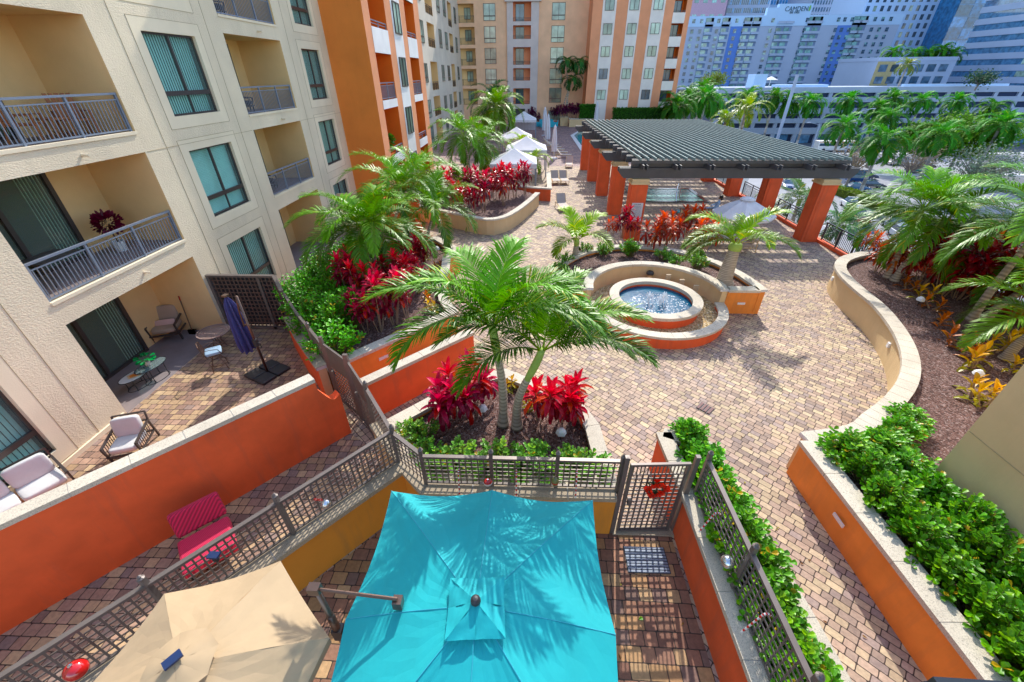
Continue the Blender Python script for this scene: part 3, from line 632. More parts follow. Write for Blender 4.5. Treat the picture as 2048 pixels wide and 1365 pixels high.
# balcony stacks (flat strips, recess shade put into their colour) and windows
rects = []; blist = []; fl = [zm+1.1]+[zm-2.9-2.93*k for k in range(13)]
stack_x = [hx(p, 110) for p in (1404, 1436, 1478, 1495, 1543, 1558, 1598, 1613, 1664+24, 1700)]
win_x = [hx(p, 110) for p in (1372, 1387, 1420, 1455, 1471, 1524, 1590, 1650, 1662, 1676, 1720, 1735, 1750)]
for k, z in enumerate(fl):
    for x in stack_x: rects.append((x-1.4, x+1.2, Y1-.22, Y1-.16, z, z+2.2, k*7 % 3 and 0 or 1)); blist.append((x, z))
    for x in win_x:
        for (dx, dz) in ((0, 0), (.75, 0), (0, .85), (.75, .85)): rects.append((x+dx, x+dx+.66, Y1-.32, Y1-.26, z+.3+dz, z+1.06+dz, 0 if random.random() < .75 else 1))
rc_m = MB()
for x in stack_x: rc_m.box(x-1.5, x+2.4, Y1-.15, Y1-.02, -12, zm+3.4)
rc_m.build('recess_shade_strips', 'cityr', cd); bmb = MB(); bmb.box(-1.5, 2.4, -.9, 0, -.25, -.1); bmb.box(-1.5, 2.4, -.92, -.9, -.1, .7, 1); bme = bmb.build('balcony', ['cityw', 'cityl'], data_only=True); brest = MB()
for i, (x, z) in enumerate(blist):
    if i < 100: inst('balcony', bme, cd, Vector((x, Y1-.16, z))-parent_loc(cd))
    else: brest.box(x-1.5, x+2.4, Y1-1.06, Y1-.16, z-.25, z-.1); brest.box(x-1.5, x+2.4, Y1-1.08, Y1-1.06, z-.1, z+.7, 1)
if brest.f: struct(brest.build('balconies', ['cityw', 'cityl'], cd), 'stuff')
grid_windows(cd, rects, ['panedk', 'pane'])
def text(parent, s, loc, size, m, rot=(math.pi/2, 0, 0), ext=.01, name='lettering', align='CENTER'):
    cu = bpy.data.curves.new('t', 'FONT'); cu.body = s; cu.size = size; cu.extrude = ext; cu.align_x = align; o = bpy.data.objects.new('t', cu); COL.objects.link(o)
    bpy.context.view_layer.update(); me = bpy.data.meshes.new_from_object(o.evaluated_get(bpy.context.evaluated_depsgraph_get())); bpy.data.objects.remove(o); bpy.data.curves.remove(cu)
    me.materials.clear(); me.materials.append(M[m]); x = bpy.data.objects.new(name, me); COL.objects.link(x); x.rotation_euler = rot; x.parent = parent; x.location = Vector(loc)-parent_loc(parent); return x
text(cd, 'CAMDEN', ((c0+c1)/2+.5, Y1-.4, zr(24)), 2.6, 'panedk', ext=.08); text(cd, 'las olas', ((c0+c1)/2, Y1-.4, zr(28.5)), 1.6, 'panedk', ext=.08)
lf = MB(); lf.ball(((c0+c1)/2+6.6, Y1-.4, zr(18.5)), 1.0, (.5, .1, 1.2), 8); lf.build('leaf_emblem', mat('leaf_green', (.2, .45, .1), .6), cd)
# parking garage
gy = 155.0
gg = thing('parking_garage', 'long white banded parking garage with dark open decks behind the royal palms', 'building', (60, gy, -12))
bands = [(2.42, 4.0), (-.16, 1.24), (-3.34, -1.8), (-6.04, -4.69), (-9.27, -7.41)]
mb = MB(); mb.box(60.6, 225, gy+.6, gy+45, -12.5, 2.4, 1); mb.box(60.5, 225, gy+.3, gy+45, 2.41, 3.2, 0)  # solid core, shade of the open decks put into its dark colour
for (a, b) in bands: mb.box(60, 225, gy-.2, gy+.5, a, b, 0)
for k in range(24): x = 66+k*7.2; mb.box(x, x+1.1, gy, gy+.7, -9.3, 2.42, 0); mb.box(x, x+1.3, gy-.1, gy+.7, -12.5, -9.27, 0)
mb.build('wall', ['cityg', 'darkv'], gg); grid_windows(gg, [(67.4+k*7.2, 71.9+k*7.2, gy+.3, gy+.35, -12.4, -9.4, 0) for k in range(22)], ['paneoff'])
for (a, b, c, d, e) in ((80, 96, gy+4, gy+8, 4.6), (118, 150, gy+2, gy+3, 4.6), (72, 76, gy+4, gy+9, 7.5)): mb = MB(); mb.box(a, b, c, d, 3.2, e); mb.build('roof_housing', 'cityw', gg)
# ringed office tower at right
ot = thing('office_tower', 'office tower at the upper right with white concrete bands and blue mirror window strips', 'building', (185, 222, -12))
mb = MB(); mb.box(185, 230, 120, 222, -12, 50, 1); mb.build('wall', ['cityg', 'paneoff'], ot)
ob = MB(); zz = [29.7-3.96*k for k in range(-3, 9)]
for z in zz: ob.box(184.7, 231, 119.7, 222.3, z-2.0, z, 0)
ob.build('concrete_bands', 'cityg', ot); grid_windows(ot, [(184.9, 184.95, 130+q*4.6, 133.8+q*4.6, z-3.85, z-2.1, (q*5+i*3) % 4 and 0 or 1) for i, z in enumerate(zz[2:9]) for q in range(14)], ['paneoff', 'panegrn'])
# towers behind
def tower(label, px0, px1, Yd, ztop, wm, win, cols, fh, vert=True, zb=-12, dep=30, wfrac=.6, hfrac=.6):
    xa, xb = OY(px0, 40, Yd).x, OY(px1, 40, Yd).x; t = thing('city_tower', label, 'building', (xa, Yd, zb))
    mb = MB(); mb.box(xa, xb, Yd, Yd+dep, zb, ztop); mb.build('wall', wm, t); cw_ = (xb-xa)/cols; r = []
    z = ztop-fh
    while z > 0:
        for i in range(cols): a = xa+cw_*(i+.5-wfrac/2); r.append((a, a+cw_*wfrac, Yd-.12, Yd-.02, z, z+fh*hfrac, 0 if (i*7+int(z)) % 5 else 1))
        z -= fh
    grid_windows(t, r, win); return t
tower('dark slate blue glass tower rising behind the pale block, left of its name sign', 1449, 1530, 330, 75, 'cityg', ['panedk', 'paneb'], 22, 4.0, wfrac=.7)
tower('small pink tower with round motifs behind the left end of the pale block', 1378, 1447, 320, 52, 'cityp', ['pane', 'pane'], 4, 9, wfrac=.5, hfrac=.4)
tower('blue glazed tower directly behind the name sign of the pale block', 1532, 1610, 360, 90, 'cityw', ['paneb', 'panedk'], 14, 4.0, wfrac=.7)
tower('narrow blue-tinted pale tower with dark balconies behind the pale block, right of its name sign', 1612, 1700, 330, 80, 'cityl', ['panedk', 'panedk'], 16, 3.4, wfrac=.55)
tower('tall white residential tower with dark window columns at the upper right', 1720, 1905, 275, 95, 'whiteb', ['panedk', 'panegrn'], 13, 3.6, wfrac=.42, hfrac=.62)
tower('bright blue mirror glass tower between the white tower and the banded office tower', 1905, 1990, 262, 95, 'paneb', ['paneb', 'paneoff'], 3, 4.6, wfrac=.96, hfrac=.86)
ms = thing('apartment_block', 'low mid-rise block with an ochre end and tall arched bays behind the garage', 'building', (OY(1735, 140, 200).x, 200, 2))
a_ = OY(1750, 140, 200).x; b_ = OY(1905, 140, 200).x; zt2 = OY(1800, 122, 200).z
mb = MB(); mb.box(a_, b_, 200, 225, -12, zt2, 0); mb.box(a_-.2, b_, 199.8, 225.2, zt2, zt2+1.2, 2); mb.box(a_, a_+7, 199.9, 200, -1, zt2-.2, 1); mb.build('wall', ['cityg', 'yell', 'cityl'], ms)
grid_windows(ms, [(a_+1.2+k*4.6, a_+4.2+k*4.6, 199.75, 199.85, z, z+2.4, 0) for k in range(6) for z in (zt2-3.6, zt2-7.6)], ['panedk'])
# ---------------------------------------------------------------- walls and planters
def lattice(mb, a, b, z0, z1, cell=.115, w=.026, rails=True, m=0):
    a = Vector((a[0], a[1], 0)); b = Vector((b[0], b[1], 0)); L = (b-a).length; d = (b-a)/L; k = max(1, round(L/cell)); kz = max(1, round((z1-z0)/cell))
    for i in range(k+1): p = a+d*(L*i/k); mb.bar((p.x, p.y, z0), (p.x, p.y, z1), .012, w, m, upv=(d.x, d.y, 0))
    for j in range(kz+1): z = z0+(z1-z0)*j/kz; n = Vector((-d.y, d.x, 0))*.008; mb.bar((a.x+n.x, a.y+n.y, z), (b.x+n.x, b.y+n.y, z), .012, w, m)
def fence(label, pts, z0, z1, posts=None, cell=.115, m='lattice', name='lattice_fence', cat='fence', ph=.16):
    t = thing(name, label, cat, (pts[0][0], pts[0][1], z0)); mb = MB(); rl = MB()
    for a, b in zip(pts, pts[1:]):
        lattice(mb, a, b, z0+.06, z1-.05, cell)
        for z_, w_, h_ in ((z1, .075, .05), (z0+.05, .04, .035)): rl = MB(); rl.bar((a[0], a[1], z_), (b[0], b[1], z_), w_, h_); rl.build('rail', m, t)
    mb.build('lattice_panel', m, t)
    for p in (posts if posts is not None else pts):
        pb = MB(); pb.box(p[0]-.035, p[0]+.035, p[1]-.035, p[1]+.035, z0-.05, z1+ph); pb.lathe((p[0], p[1], z1+ph), [(.05, 0), (.05, .02), (.02, .04), (.03, .06), (.0, .085)], 10); pb.build('post', m, t)
    return t
a, b = P(0, 1272), P(700, 868); d = (b-a).normalized(); nrm = Vector((-d.y, d.x, 0)); s0 = a-d*5
top = P(628, 762, 2.0)
tW = thing('garden_wall', 'tall red-orange patio dividing wall with a stone cap and a scooped far end', 'wall', (a.x, a.y, 0))
off = nrm*.12; L1 = (Vector((top.x, top.y, 0))-s0).dot(d)
wall(tW, [s0+off, s0+d*L1+off], .24, 0, 2.1, 'red', 'red', capw=.30, caph=.10)
mb = MB(); e0 = s0+d*(L1+.001)+off; e1 = b+d*.05+off; Lc = (e1-e0).length; n_ = 10; prof = []
for i in range(n_+1):
    t = i/n_; prof.append((t*Lc, 1.75-.55*math.sin(math.pi*min(1, t*1.15)*.5)+.28*max(0, t-.55)*1.2))
for (o1, o2) in ((.12, -.12),):
    for i in range(n_):
        p, q = e0+d*prof[i][0], e0+d*prof[i+1][0]; zA_, zB_ = prof[i][1], prof[i+1][1]; N = nrm*.12
        vs = [p+N, q+N, q-N, p-N]; vb = [Vector((v.x, v.y, 0)) for v in vs]; vt = [Vector((vs[0].x, vs[0].y, zA_)), Vector((vs[1].x, vs[1].y, zB_)), Vector((vs[2].x, vs[2].y, zB_)), Vector((vs[3].x, vs[3].y, zA_))]
        mb.mesh(vb+vt, [(4, 5, 6, 7), (0, 1, 5, 4), (2, 3, 7, 6), (1, 2, 6, 5), (3, 0, 4, 7)])
mb.build('scooped_end', 'red', tW)
# ochre wall around our own patio: diagonal part, short return, back part
C0 = P(*[0, 0]) if False else None
tC = thing('garden_wall', 'ochre and red low patio wall with a stone cap zigzagging round the turquoise umbrella patio', 'wall', (-2.5, 5.6, 0))
wall(tC, [(-9.6, -2.6), (-3.7, 4.31), (-2.5, 5.66), (-1.93, 5.1), (1.78, 5.1)], .2, 0, 1.22, 'tan', 'ochre', 'capsh', capw=.30)
tC2 = thing('garden_wall', 'short capped wall stub with a red side between lattice gate and ochre patio wall', 'wall', (-3.5, 6.8, 0))
wall(tC2, [(-3.5, 6.85), (-2.62, 5.82)], .18, 0, 1.22, 'red', 'tan', 'capsh', capw=.28)
tL = thing('garden_wall', 'red-orange low patio wall with a weathered cap beneath the left hedge', 'wall', (-7, 10.2, 0))
wall(tL, [(-8.05, 11.75), (-7.0, 10.45), (-5.68, 8.95)], .22, 0, 1.22, 'tan', 'red', 'capsh', capw=.3)
# red bench-height wall beside the path
tR = thing('garden_wall', 'long free-standing red wall with a pale speckled cap beside the path', 'wall', (-3.3, 9.1, 0))
wall(tR, [(-4.3, 8.2), (-1.72, 10.85)], .2, 0, 1.3, 'red', 'red', capw=.3)
def planter(label, poly, z1, mout, loc=None, t=.22, capw=.36, capm='cap', soilz=None, name='raised_planter', soilm='mulch', min_=None):
    pl = [Vector(p[:2]) for p in poly]; A = sum(pl[i].x*pl[(i+1) % len(pl)].y-pl[(i+1) % len(pl)].x*pl[i].y for i in range(len(pl)))
    if A < 0: pl = pl[::-1]
    c = sum(pl, Vector((0, 0)))/len(pl); tt = thing(name, label, 'planter', (c.x, c.y, 0)); mid = offset(pl, t/2, True)
    wall(tt, mid, t, 0, z1, min_ or mout, mout, capm, capw=capw, closed=True); soil(tt, mid, soilz if soilz is not None else z1-.2, soilm); return tt
# middle bed with the twin palm
p1 = [(-3.35, 7.15), (-2.3, 8.2), (-1.75, 8.75), (-.6, 9.3), (.75, 8.5), (1.42, 7.9), (1.72, 7.2), (1.86, 5.42), (-1.9, 5.42), (-2.35, 5.8)]
planter('raised planter with a stone cap holding the twin palm in the middle foreground', p1, .95, 'orange', soilz=.72)
# left bed
p3 = [(-5.55, 9.1), (-2.45, 12.45), (-2.95, 13.4), (-3.35, 14.9), (-3.4, 16.4), (-3.55, 17.5), (-3.2, 18.5), (-4.6, 20.2), (-7.5, 19.6), (-9.2, 15.8), (-9.1, 13.1), (-7.9, 11.95), (-6.6, 10.35)]
planter('large orange raised planter on the left holding the hedge and red plants', p3, 1.08, 'orange', soilz=.82)
# fountain crescent planter
cx, cy = 5.0, 14.5; arc = []
A0, A1 = R(-1), R(181)
for i in range(19): t_ = A0+(A1-A0)*i/18; arc.append((cx+2.5*math.cos(t_), cy+2.5*math.sin(t_)))
outer = []
for i in range(19): t_ = A1+(A0-A1)*i/18; r_ = 4.1+.75*math.sin(max(0, min(math.pi, t_)))**2; outer.append((cx+r_*math.cos(t_), cy+r_*math.sin(t_)))
outer[-1] = (9.12, 14.5); arc[0] = (7.5, 14.5); arc[-1] = (2.5, 14.5); outer[0] = (.88, 14.5)
cpl = [Vector(p) for p in arc+outer]; 
tF = thing('raised_planter', 'crescent shaped planter with tan inner wall and orange ends wrapping the round fountain', 'planter', (5, 18, 0))
ip = offset(arc, -.11); op_ = offset(outer, -.11)
loop = ip+op_
wall(tF, ip, .22, 0, 1.05, 'tan', 'tan', capw=.38); wall(tF, op_, .22, 0, 1.05, 'orange', 'orange', capw=.38)
wall(tF, [(7.73, 14.61), (8.9, 14.61)], .22, 0, 1.05, 'orange', 'orange', capw=.38); wall(tF, [(1.1, 14.61), (2.28, 14.61)], .22, 0, 1.05, 'orange', 'orange', capw=.38)
soil(tF, loop, .84)
for x_ in (8.35,): mb = MB(); mb.box(x_-.14, x_+.14, 14.46, 14.5, .42, .50); mb.build('step_light', 'whitep', tF)
# fountain
fo = thing('fountain', 'round stone rimmed fountain with blue water, gravel moat and red outer ring', 'fountain', (cx, cy, 0))
mb = MB(); mb.lathe((cx, cy, 0), [(1.42, .3), (1.42, .6), (1.64, .6), (1.64, .1)], 48); mb.build('basin', 'red', fo, smooth=False)
mb = MB(); mb.lathe((cx, cy, 0), [(1.38, .58), (1.38, .72), (1.75, .72), (1.75, .6), (1.6, .6)], 48); mb.build('rim', 'cap', fo)
mb = MB(); mb.lathe((cx, cy, 0), [(.001, .5), (1.39, .5)], 48); mb.build('water', 'fwater', fo)
mb = MB(); mb.lathe((cx, cy, 0), [(1.6, .24), (2.5, .24)], 48); mb.build('gravel', 'gravel', fo)
ringp = [(cx+2.5*math.cos(R(t_)), cy+2.5*math.sin(R(t_))) for t_ in range(180, 361, 9)]
wall(fo, ringp, .22, 0, .5, 'red', 'red', capw=.36, caph=.09, name='outer_ring')
for (x, y) in ((4.72, 14.35), (5.1, 14.15), (5.3, 14.4)):
    fj = MB()
    for k in range(9):
        a_ = random.random()*6.28; sp = .05+.07*random.random(); h = .34+.12*random.random(); pts = [(x+math.cos(a_)*sp*q, y+math.sin(a_)*sp*q, .5+h*(1-(q-1)**2)) for q in (0, .5, 1, 1.5, 2)]; fj.tube(pts, [.012, .014, .016, .012, .006], 5)
    fj.build('water_jet', 'foam', fo)
fj = MB()
for k in range(260):
    a_ = random.random()*6.28; r_ = random.random()**.5*1.15; x, y = cx+.1+math.cos(a_)*r_, cy-.25+math.sin(a_)*r_*.85; fj.ball((x, y, .503), .010+.018*random.random(), (1.6, 1, .3), 5)
struct(fj.build('splashes', 'foam', fo), 'stuff')
for (x, y, h) in ((6.0, 16.35, .34), (6.45, 15.95, .3), (6.85, 15.4, .3)):
    mb = MB(); mb.tube([(x, y, .24), (x, y, .24+h)], .025, 8); mb.box(x-.1, x+.1, y-.08, y+.02, .24+h, .5+h); mb.build('fountain_fitting', 'capsh', fo)
mb = MB(); mb.tube([(5.35, 16.75, .24), (5.35, 16.75, .66)], .1, 12); mb.lathe((5.35, 16.75, .66), [(.16, 0), (.16, .08), (.12, .13), (0, .13)], 14, 1); mb.build('drain_vent', ['tan', 'resin'], fo)
# big curved planter on the right
Hc = [P(1690+0, 1, 1) for _ in ()]
zc = lambda x, y: (x/2.415+1200, y/2.415+400)
Hout = [P(*zc(x, y), 1.05) for x, y in [(1290, 277), (1190, 290), (1165, 325), (1180, 370), (1250, 440), (1330, 500), (1430, 600), (1510, 720), (1560, 830), (1558, 900), (1525, 965), (1440, 1035)]]
Hpts = [(16.6, 18.7), (15.2, 18.35), (14.1, 17.75), (13.35, 16.9), (12.9, 15.8), (12.66, 14.6), (12.5, 13.4), (12.15, 12.2), (11.65, 11.0), (11.0, 9.9), (10.2, 8.95), (9.2, 8.1), (8.3, 7.5), (7.6, 7.05), (6.36, 6.78)]
hs = smooth_path(Hpts, 3)
tH = thing('raised_planter', 'long curving tan planter wall with a stone cap on the right side of the courtyard', 'planter', (12.6, 13, 0))
path = list(reversed([Vector(p) for p in hs]))
wall(tH, offset(path[:], .0), .24, 0, 1.07, 'tan', 'tan', capw=.42)
tFp = thing('raised_planter', 'straight orange planter wall at the lower right holding the round-leaved shrubs', 'planter', (6.37, 4, 0))
wall(tFp, [(6.37, 6.72), (6.45, 4), (6.6, -1.5)], .24, 0, 1.08, 'orange', 'orange', capw=.42)
soil(tH, [(p.x, p.y) for p in path]+[(17.1, 18.7), (17.1, 5.9), (8.35, 5.9)], .85); mb = MB(); mb.face([(6.4, 6.6, .85), (6.5, -3, .85), (8.34, -3, .85), (8.34, 6.7, .85)]); mb.build('soil', 'mulch', tFp)
mb = MB(); mb.box(6.225, 6.25, 4.95, 5.25, .52, .60); mb.build('step_light', 'whitep', tFp)
rw = thing('garden_wall', 'low red-orange edge wall along the right rim of the courtyard behind the palms', 'wall', (17, 12, 0))
wall(rw, [(16.95, 19.5), (16.95, 5.9)], .25, 0, 1.3, 'red', 'red', capw=.36)
for (x, y) in ((13.62, 15.9), (12.1, 12.1), (11.72, 11.1)):
    pass
# our right-hand wall with the narrow planter behind
tE = thing('raised_planter', 'narrow red planter with a stone cap running along the right of the umbrella patio', 'planter', (3.6, 4, 0))
E0 = [(3.12, -2), (3.1, 5.1), (3.05, 6.85), (4.0, 6.1), (4.05, 5), (4.2, 3), (4.35, -2)]
wall(tE, [(3.24, -2), (3.2, 5.1), (3.12, 6.72)], .2, 0, 1.24, 'red', 'red', capw=.34); wall(tE, [(3.12, 6.72), (3.95, 6.35), (4.05, 5), (4.2, 3), (4.4, -2)], .2, 0, 1.24, 'red', 'red', capw=.3)
soil(tE, [(3.2, -2), (3.12, 6.72), (3.95, 6.35), (4.05, 5), (4.2, 3), (4.4, -2)], 1.0)
# cabana bed curve and cabana walls
cb = smooth_path([(-9.4, 28.2), (-6.2, 26.1), (-3.9, 24.7), (-2.4, 23.85), (-1.4, 24.4), (-.6, 26.1), (.1, 28.2), (.66, 30.2)], 3)
tCb = thing('raised_planter', 'curved tan planter with red plants in front of the nearest white cabana', 'planter', (-2, 26, 0)); wall(tCb, cb, .22, 0, .95, 'tan', 'tan', capw=.36)
soil(tCb, [(p.x, p.y) for p in cb]+[(-1.0, 32.3), (-9.4, 40)], .75)
tCw = thing('garden_wall', 'low red-orange seat wall with small lights round the nearest cabana', 'wall', (.5, 32.4, 0)); wall(tCw, [(-.85, 32.25), (1.55, 31.6), (1.7, 37.5)], .22, 0, .95, 'tan', 'red', capw=.36)
for k, x in enumerate((-.45, .05, .85)): mb = MB(); mb.box(x, x+.1, 31.82-.06*k, 31.87-.06*k, .5, .58); mb.build('step_light', 'whitep', tCw)
# far planters before the peach building
for lab, x0_, x1_, y0_, y1_, h_, m_ in (('small red planter box by the dark door of the peach building', -.2, .9, 85.6, 86.4, .8, 'red'), ('tall square tan planter under the tall triple palm', 5.6, 7.0, 84.2, 85.6, 1.5, 'tan'), ('long tan planter with a hedge in front of the terracotta building', 7.1, 11.6, 82.6, 83.9, 1.3, 'tan'), ('long tan planter with bright shrubs right of the courtyard entrance', 14.2, 24.5, 80.6, 82.2, 1.3, 'tan'), ('small red planter under the window behind the blue chairs', 4.0, 5.5, 86.2, 87.0, .8, 'red')):
    planter(lab, [(x0_, y0_), (x1_, y0_), (x1_, y1_), (x0_, y1_)], h_, m_, capw=.3)

# ---------------------------------------------------------------- fences and gates
fence('grey lattice fence on the cap of the diagonal ochre wall, strung with small lights', [(-9.2, -1.95), (-7.0, .62), (-5.2, 2.72), (-4.05, 4.06), (-2.62, 5.72)], 1.22, 2.1, posts=[(-7.0, .62), (-5.2, 2.72), (-4.05, 4.06)], cell=.105)
fence('dark lattice fence on the ochre wall behind the turquoise umbrella', [(-1.93, 5.19), (-.06, 5.19), (1.8, 5.19)], 1.22, 2.0, posts=[(-1.93, 5.19), (-.62, 5.19), (.62, 5.19), (1.80, 5.14)], cell=.115)
fence('dark lattice fence on the cap of the narrow red planter right of the patio', [(3.32, -1.5), (3.3, 2.0), (3.28, 5.1)], 1.24, 2.2, posts=[(3.29, 5.1), (3.3, 3.4), (3.32, 1.9)], cell=.125)
fence('lattice fence on the diagonal wall stub, dappled with shade beside the twin palm bed', [(-3.6, 7.05), (-2.62, 5.72), (-1.95, 5.2)], 1.0, 2.05, posts=[(-3.6, 7.05), (-2.62, 5.72)])
fence('old lattice fence on the wall below the left hedge', [(-8.1, 12.0), (-6.95, 10.6), (-5.55, 9.05)], 1.1, 1.95, posts=[(-6.2, 9.75)])
def gate(name, label, a, b, z1, pickets=0, m='lattice', kick=False, cat='gate', z0=.06):
    t = thing(name, label, cat, (a[0], a[1], 0)); a = Vector((a[0], a[1], 0)); b = Vector((b[0], b[1], 0)); d = (b-a).normalized()
    mb = MB(); up_ = Vector((0, 0, 1)); zt = z1-.28 if pickets else z1-.03
    lattice(mb, a+d*.05, b-d*.05, z0+.05, zt if not kick else z1-.7, .115, .034)
    if pickets:
        L = (b-a).length; k = round(L/.07)
        for i in range(1, k): p = a+d*(L*i/k); mb.bar((p.x, p.y, zt), (p.x, p.y, z1-.03), .02, .016, upv=(d.x, d.y, 0))
    if kick: n = Vector((-d.y, d.x, 0)); mb.frame(a, d, n, up_, (.04, -.008, z1-.7), ((b-a).length-.04, .008, z1-.05))
    mb.build('lattice_panel', m, t); fr = MB()
    for z in (z0, z1): fr.bar((a.x, a.y, z), (b.x, b.y, z), .05, .055)
    for p in (a+d*.02, b-d*.02): fr.bar((p.x, p.y, z0), (p.x, p.y, z1), .05, .055)
    fr.build('gate_frame', m, t)
    for p, hh in ((a-d*.09, z1+.22), (b+d*.09, z1+.2)): pb = MB(); pb.bar((p.x, p.y, 0), (p.x, p.y, hh), .08, .08); pb.build('post', m, t)
    h = MB(); p = a+d*.1; h.box(p.x-.03, p.x+.05, p.y-.09, p.y-.02, 1.0, 1.16); h.build('latch', m, t); return t
gate('lattice_gate', 'lattice gate with a poinsettia wreath leading out of the umbrella patio', (1.93, 5.06), (3.02, 5.12), 2.06, pickets=1)
mb = MB(); mb.box(1.85, 3.1, 4.98, 5.22, .006, .04); ob_ = mb.build('gate_threshold', 'capsh'); tag(ob_, 'pale stone threshold strip under the lattice gate', 'threshold')
gate('lattice_gate', 'lattice gate with a solid top panel between the tall scooped wall and the wall stub', (-4.42, 8.1), (-3.68, 7.15), 1.98, kick=True)
gate('lattice_gate', 'lattice gate with a solid top panel at the far end of the left patio wall', (-5.42, 8.95), (-4.62, 8.3), 1.95, kick=True)
# brown lattice screen on the left patio
sc = thing('privacy_screen', 'brown square lattice privacy screen behind the closed navy umbrella', 'screen', (-11.2, 12.8, 0))
mb = MB(); lattice(mb, (-11.2, 12.85), (-8.85, 12.85), .12, 2.12, .15, .04); lattice(mb, (-8.85, 12.8), (-8.1, 11.85), .12, 2.05, .15, .04); mb.build('lattice_panel', 'brnlat', sc)
mb = MB(); mb.box(-11.2, -8.85, 12.98, 13.0, .1, 2.15); mb.build('backing', 'resin', sc); mb = MB()
mb.bar((-11.22, 12.85, 2.16), (-8.8, 12.85, 2.16), .14, .07); mb.bar((-8.8, 12.85, 2.16), (-8.0, 11.8, 2.1), .12, .07); mb.bar((-11.22, 12.85, .08), (-8.8, 12.85, .08), .1, .1)
for x, y in ((-11.18, 12.85), (-9.4, 12.85), (-8.82, 12.85)): mb.box(x-.05, x+.05, y-.05, y+.05, 0, 2.14)
mb.build('frame', 'lattice', sc)

# ---------------------------------------------------------------- pergola
pg = thing('pergola', 'large dark slatted pergola on red-orange square columns beside the pool', 'pergola', (10.7, 23, 0))
rowsY = [22.9+5.12*k for k in range(5)]
def column(x0, y0, label=None):
    c = MB(); c.box(x0, x0+.84, y0, y0+.84, 0, 3.06); 
    c.box(x0+.14, x0+.7, y0-.02, y0-.001, .12, 3.0); c.box(x0-.02, x0-.001, y0+.14, y0+.7, .12, 3.0)
    o = c.build('column', 'red', pg); k = MB(); k.box(x0-.07, x0+.91, y0-.07, y0+.91, 3.062, 3.16); k.box(x0-.02, x0+.86, y0-.02, y0+.86, 3.161, 3.33); k.build('column_cap', 'tan', pg)
for i, y in enumerate(rowsY): column(5.5-.09*i, y); column(15.32, y)
for i, y in enumerate(rowsY):
    for s_ in (0, .42): 
        b_ = MB(); x0_, x1_ = 4.75-.09*i, 16.95; z0_, z1_ = 3.36, 3.86; yy = y+.12+s_
        b_.mesh([(x0_+.25, yy, z0_), (x1_-.25, yy, z0_), (x1_, yy, z0_+.3), (x1_, yy, z1_), (x0_, yy, z1_), (x0_, yy, z0_+.3)]+[(x0_+.25, yy+.12, z0_), (x1_-.25, yy+.12, z0_), (x1_, yy+.12, z0_+.3), (x1_, yy+.12, z1_), (x0_, yy+.12, z1_), (x0_, yy+.12, z0_+.3)], [(0, 1, 2, 3, 4, 5), (11, 10, 9, 8, 7, 6), (0, 6, 7, 1), (1, 7, 8, 2), (2, 8, 9, 3), (3, 9, 10, 4), (4, 10, 11, 5), (5, 11, 6, 0)])
        b_.build('beam', 'perg', pg)
for k in range(7):
    x = 5.95+k*1.66
    for s_ in (-.13, .07): b_ = MB(); b_.bar((x+s_, 22.35, 3.98), (x+s_-.35, 44.3, 3.98), .06, .24); b_.build('rafter', 'perg', pg)
for k in range(17): y = 22.85+k*1.3; b_ = MB(); b_.box(5.3-.018*(y-22.9), 16.3-.018*(y-22.9), y, y+.09, 4.105, 4.265) or b_.box(5.35-.018*(y-22.9), 16.25-.018*(y-22.9), y+.3, y+.39, 3.90, 4.264); b_.build('joist', 'perg', pg)
for k in range(28): x = 5.72+k*.385; b_ = MB(); b_.bar((x, 22.75, 4.33), (x-.4, 44.0, 4.33), .06, .12); b_.build('slat', 'slat', pg)
# pool rules sign on the first column
sg = thing('pool_sign', 'white pool rules sign with NO DIVING at its foot on the nearest left column', 'sign', (5.92, 22.86, 1.6))
mb = MB(); mb.box(5.62, 6.22, 22.835, 22.875, 1.12, 2.12); mb.build('board', 'whitep', sg)
text(sg, 'POOL RULES', (5.92, 22.83, 2.03), .065, 'resin', ext=.002)
for k in range(13): text(sg, random.choice(['no glass or food in the pool area', 'shower before entering the pool', 'children must be with an adult', 'maximum bathing load posted here', 'pool hours dawn to dusk daily']), (5.92, 22.83, 1.96-.052*k), .032, 'resin', ext=.001, name='small_print')
text(sg, 'NO DIVING', (5.92, 22.83, 1.15), .10, 'blueb', ext=.002)

# pool and spa
sp_ = thing('spa_pool', 'green tiled rectangular spa pool under the pergola', 'pool', (11, 33, 0))
x0, x1, y0, y1 = 8.2, 13.0, 31.6, 35.3
mb = MB(); 
for (a, b, c, d) in ((x0-.3, x1+.3, y0-.3, y0), (x0-.3, x1+.3, y1, y1+.3), (x0-.3, x0, y0, y1), (x1, x1+.3, y0, y1)): mb.box(a, b, c, d, .01, .06)
mb.build('coping', 'tileb', sp_); mb = MB(); mb.box(x0, x1, y0, y1, .008, .035); mb.build('water', 'pwater', sp_)
mb = MB(); mb.tube([(10.9, y0-.2, .05), (10.95, y0+.3, .8), (11.2, y0+.9, 1.05), (11.4, y0+.9, .9), (11.35, y0+.5, .1)], .03, 8); mb.build('handrail', 'chrome', sp_)
mp_ = thing('swimming_pool', 'large swimming pool with pale coping beyond the pergola, left side visible', 'pool', (10, 62, 0))
mb = MB(); mb.prism([(6.35, 70.5), (6.4, 50), (14, 48), (20, 56), (20, 76), (8, 76)], .008, .05); mb.build('coping', 'conc', mp_)
mb = MB(); mb.prism([(6.9, 70.2), (6.95, 50.6), (13.8, 48.7), (19.5, 56.3), (19.5, 75.4), (8.2, 75.4)], .05, .056); mb.build('water', mat('pool_blue', (.08, .38, .42), .05), mp_)
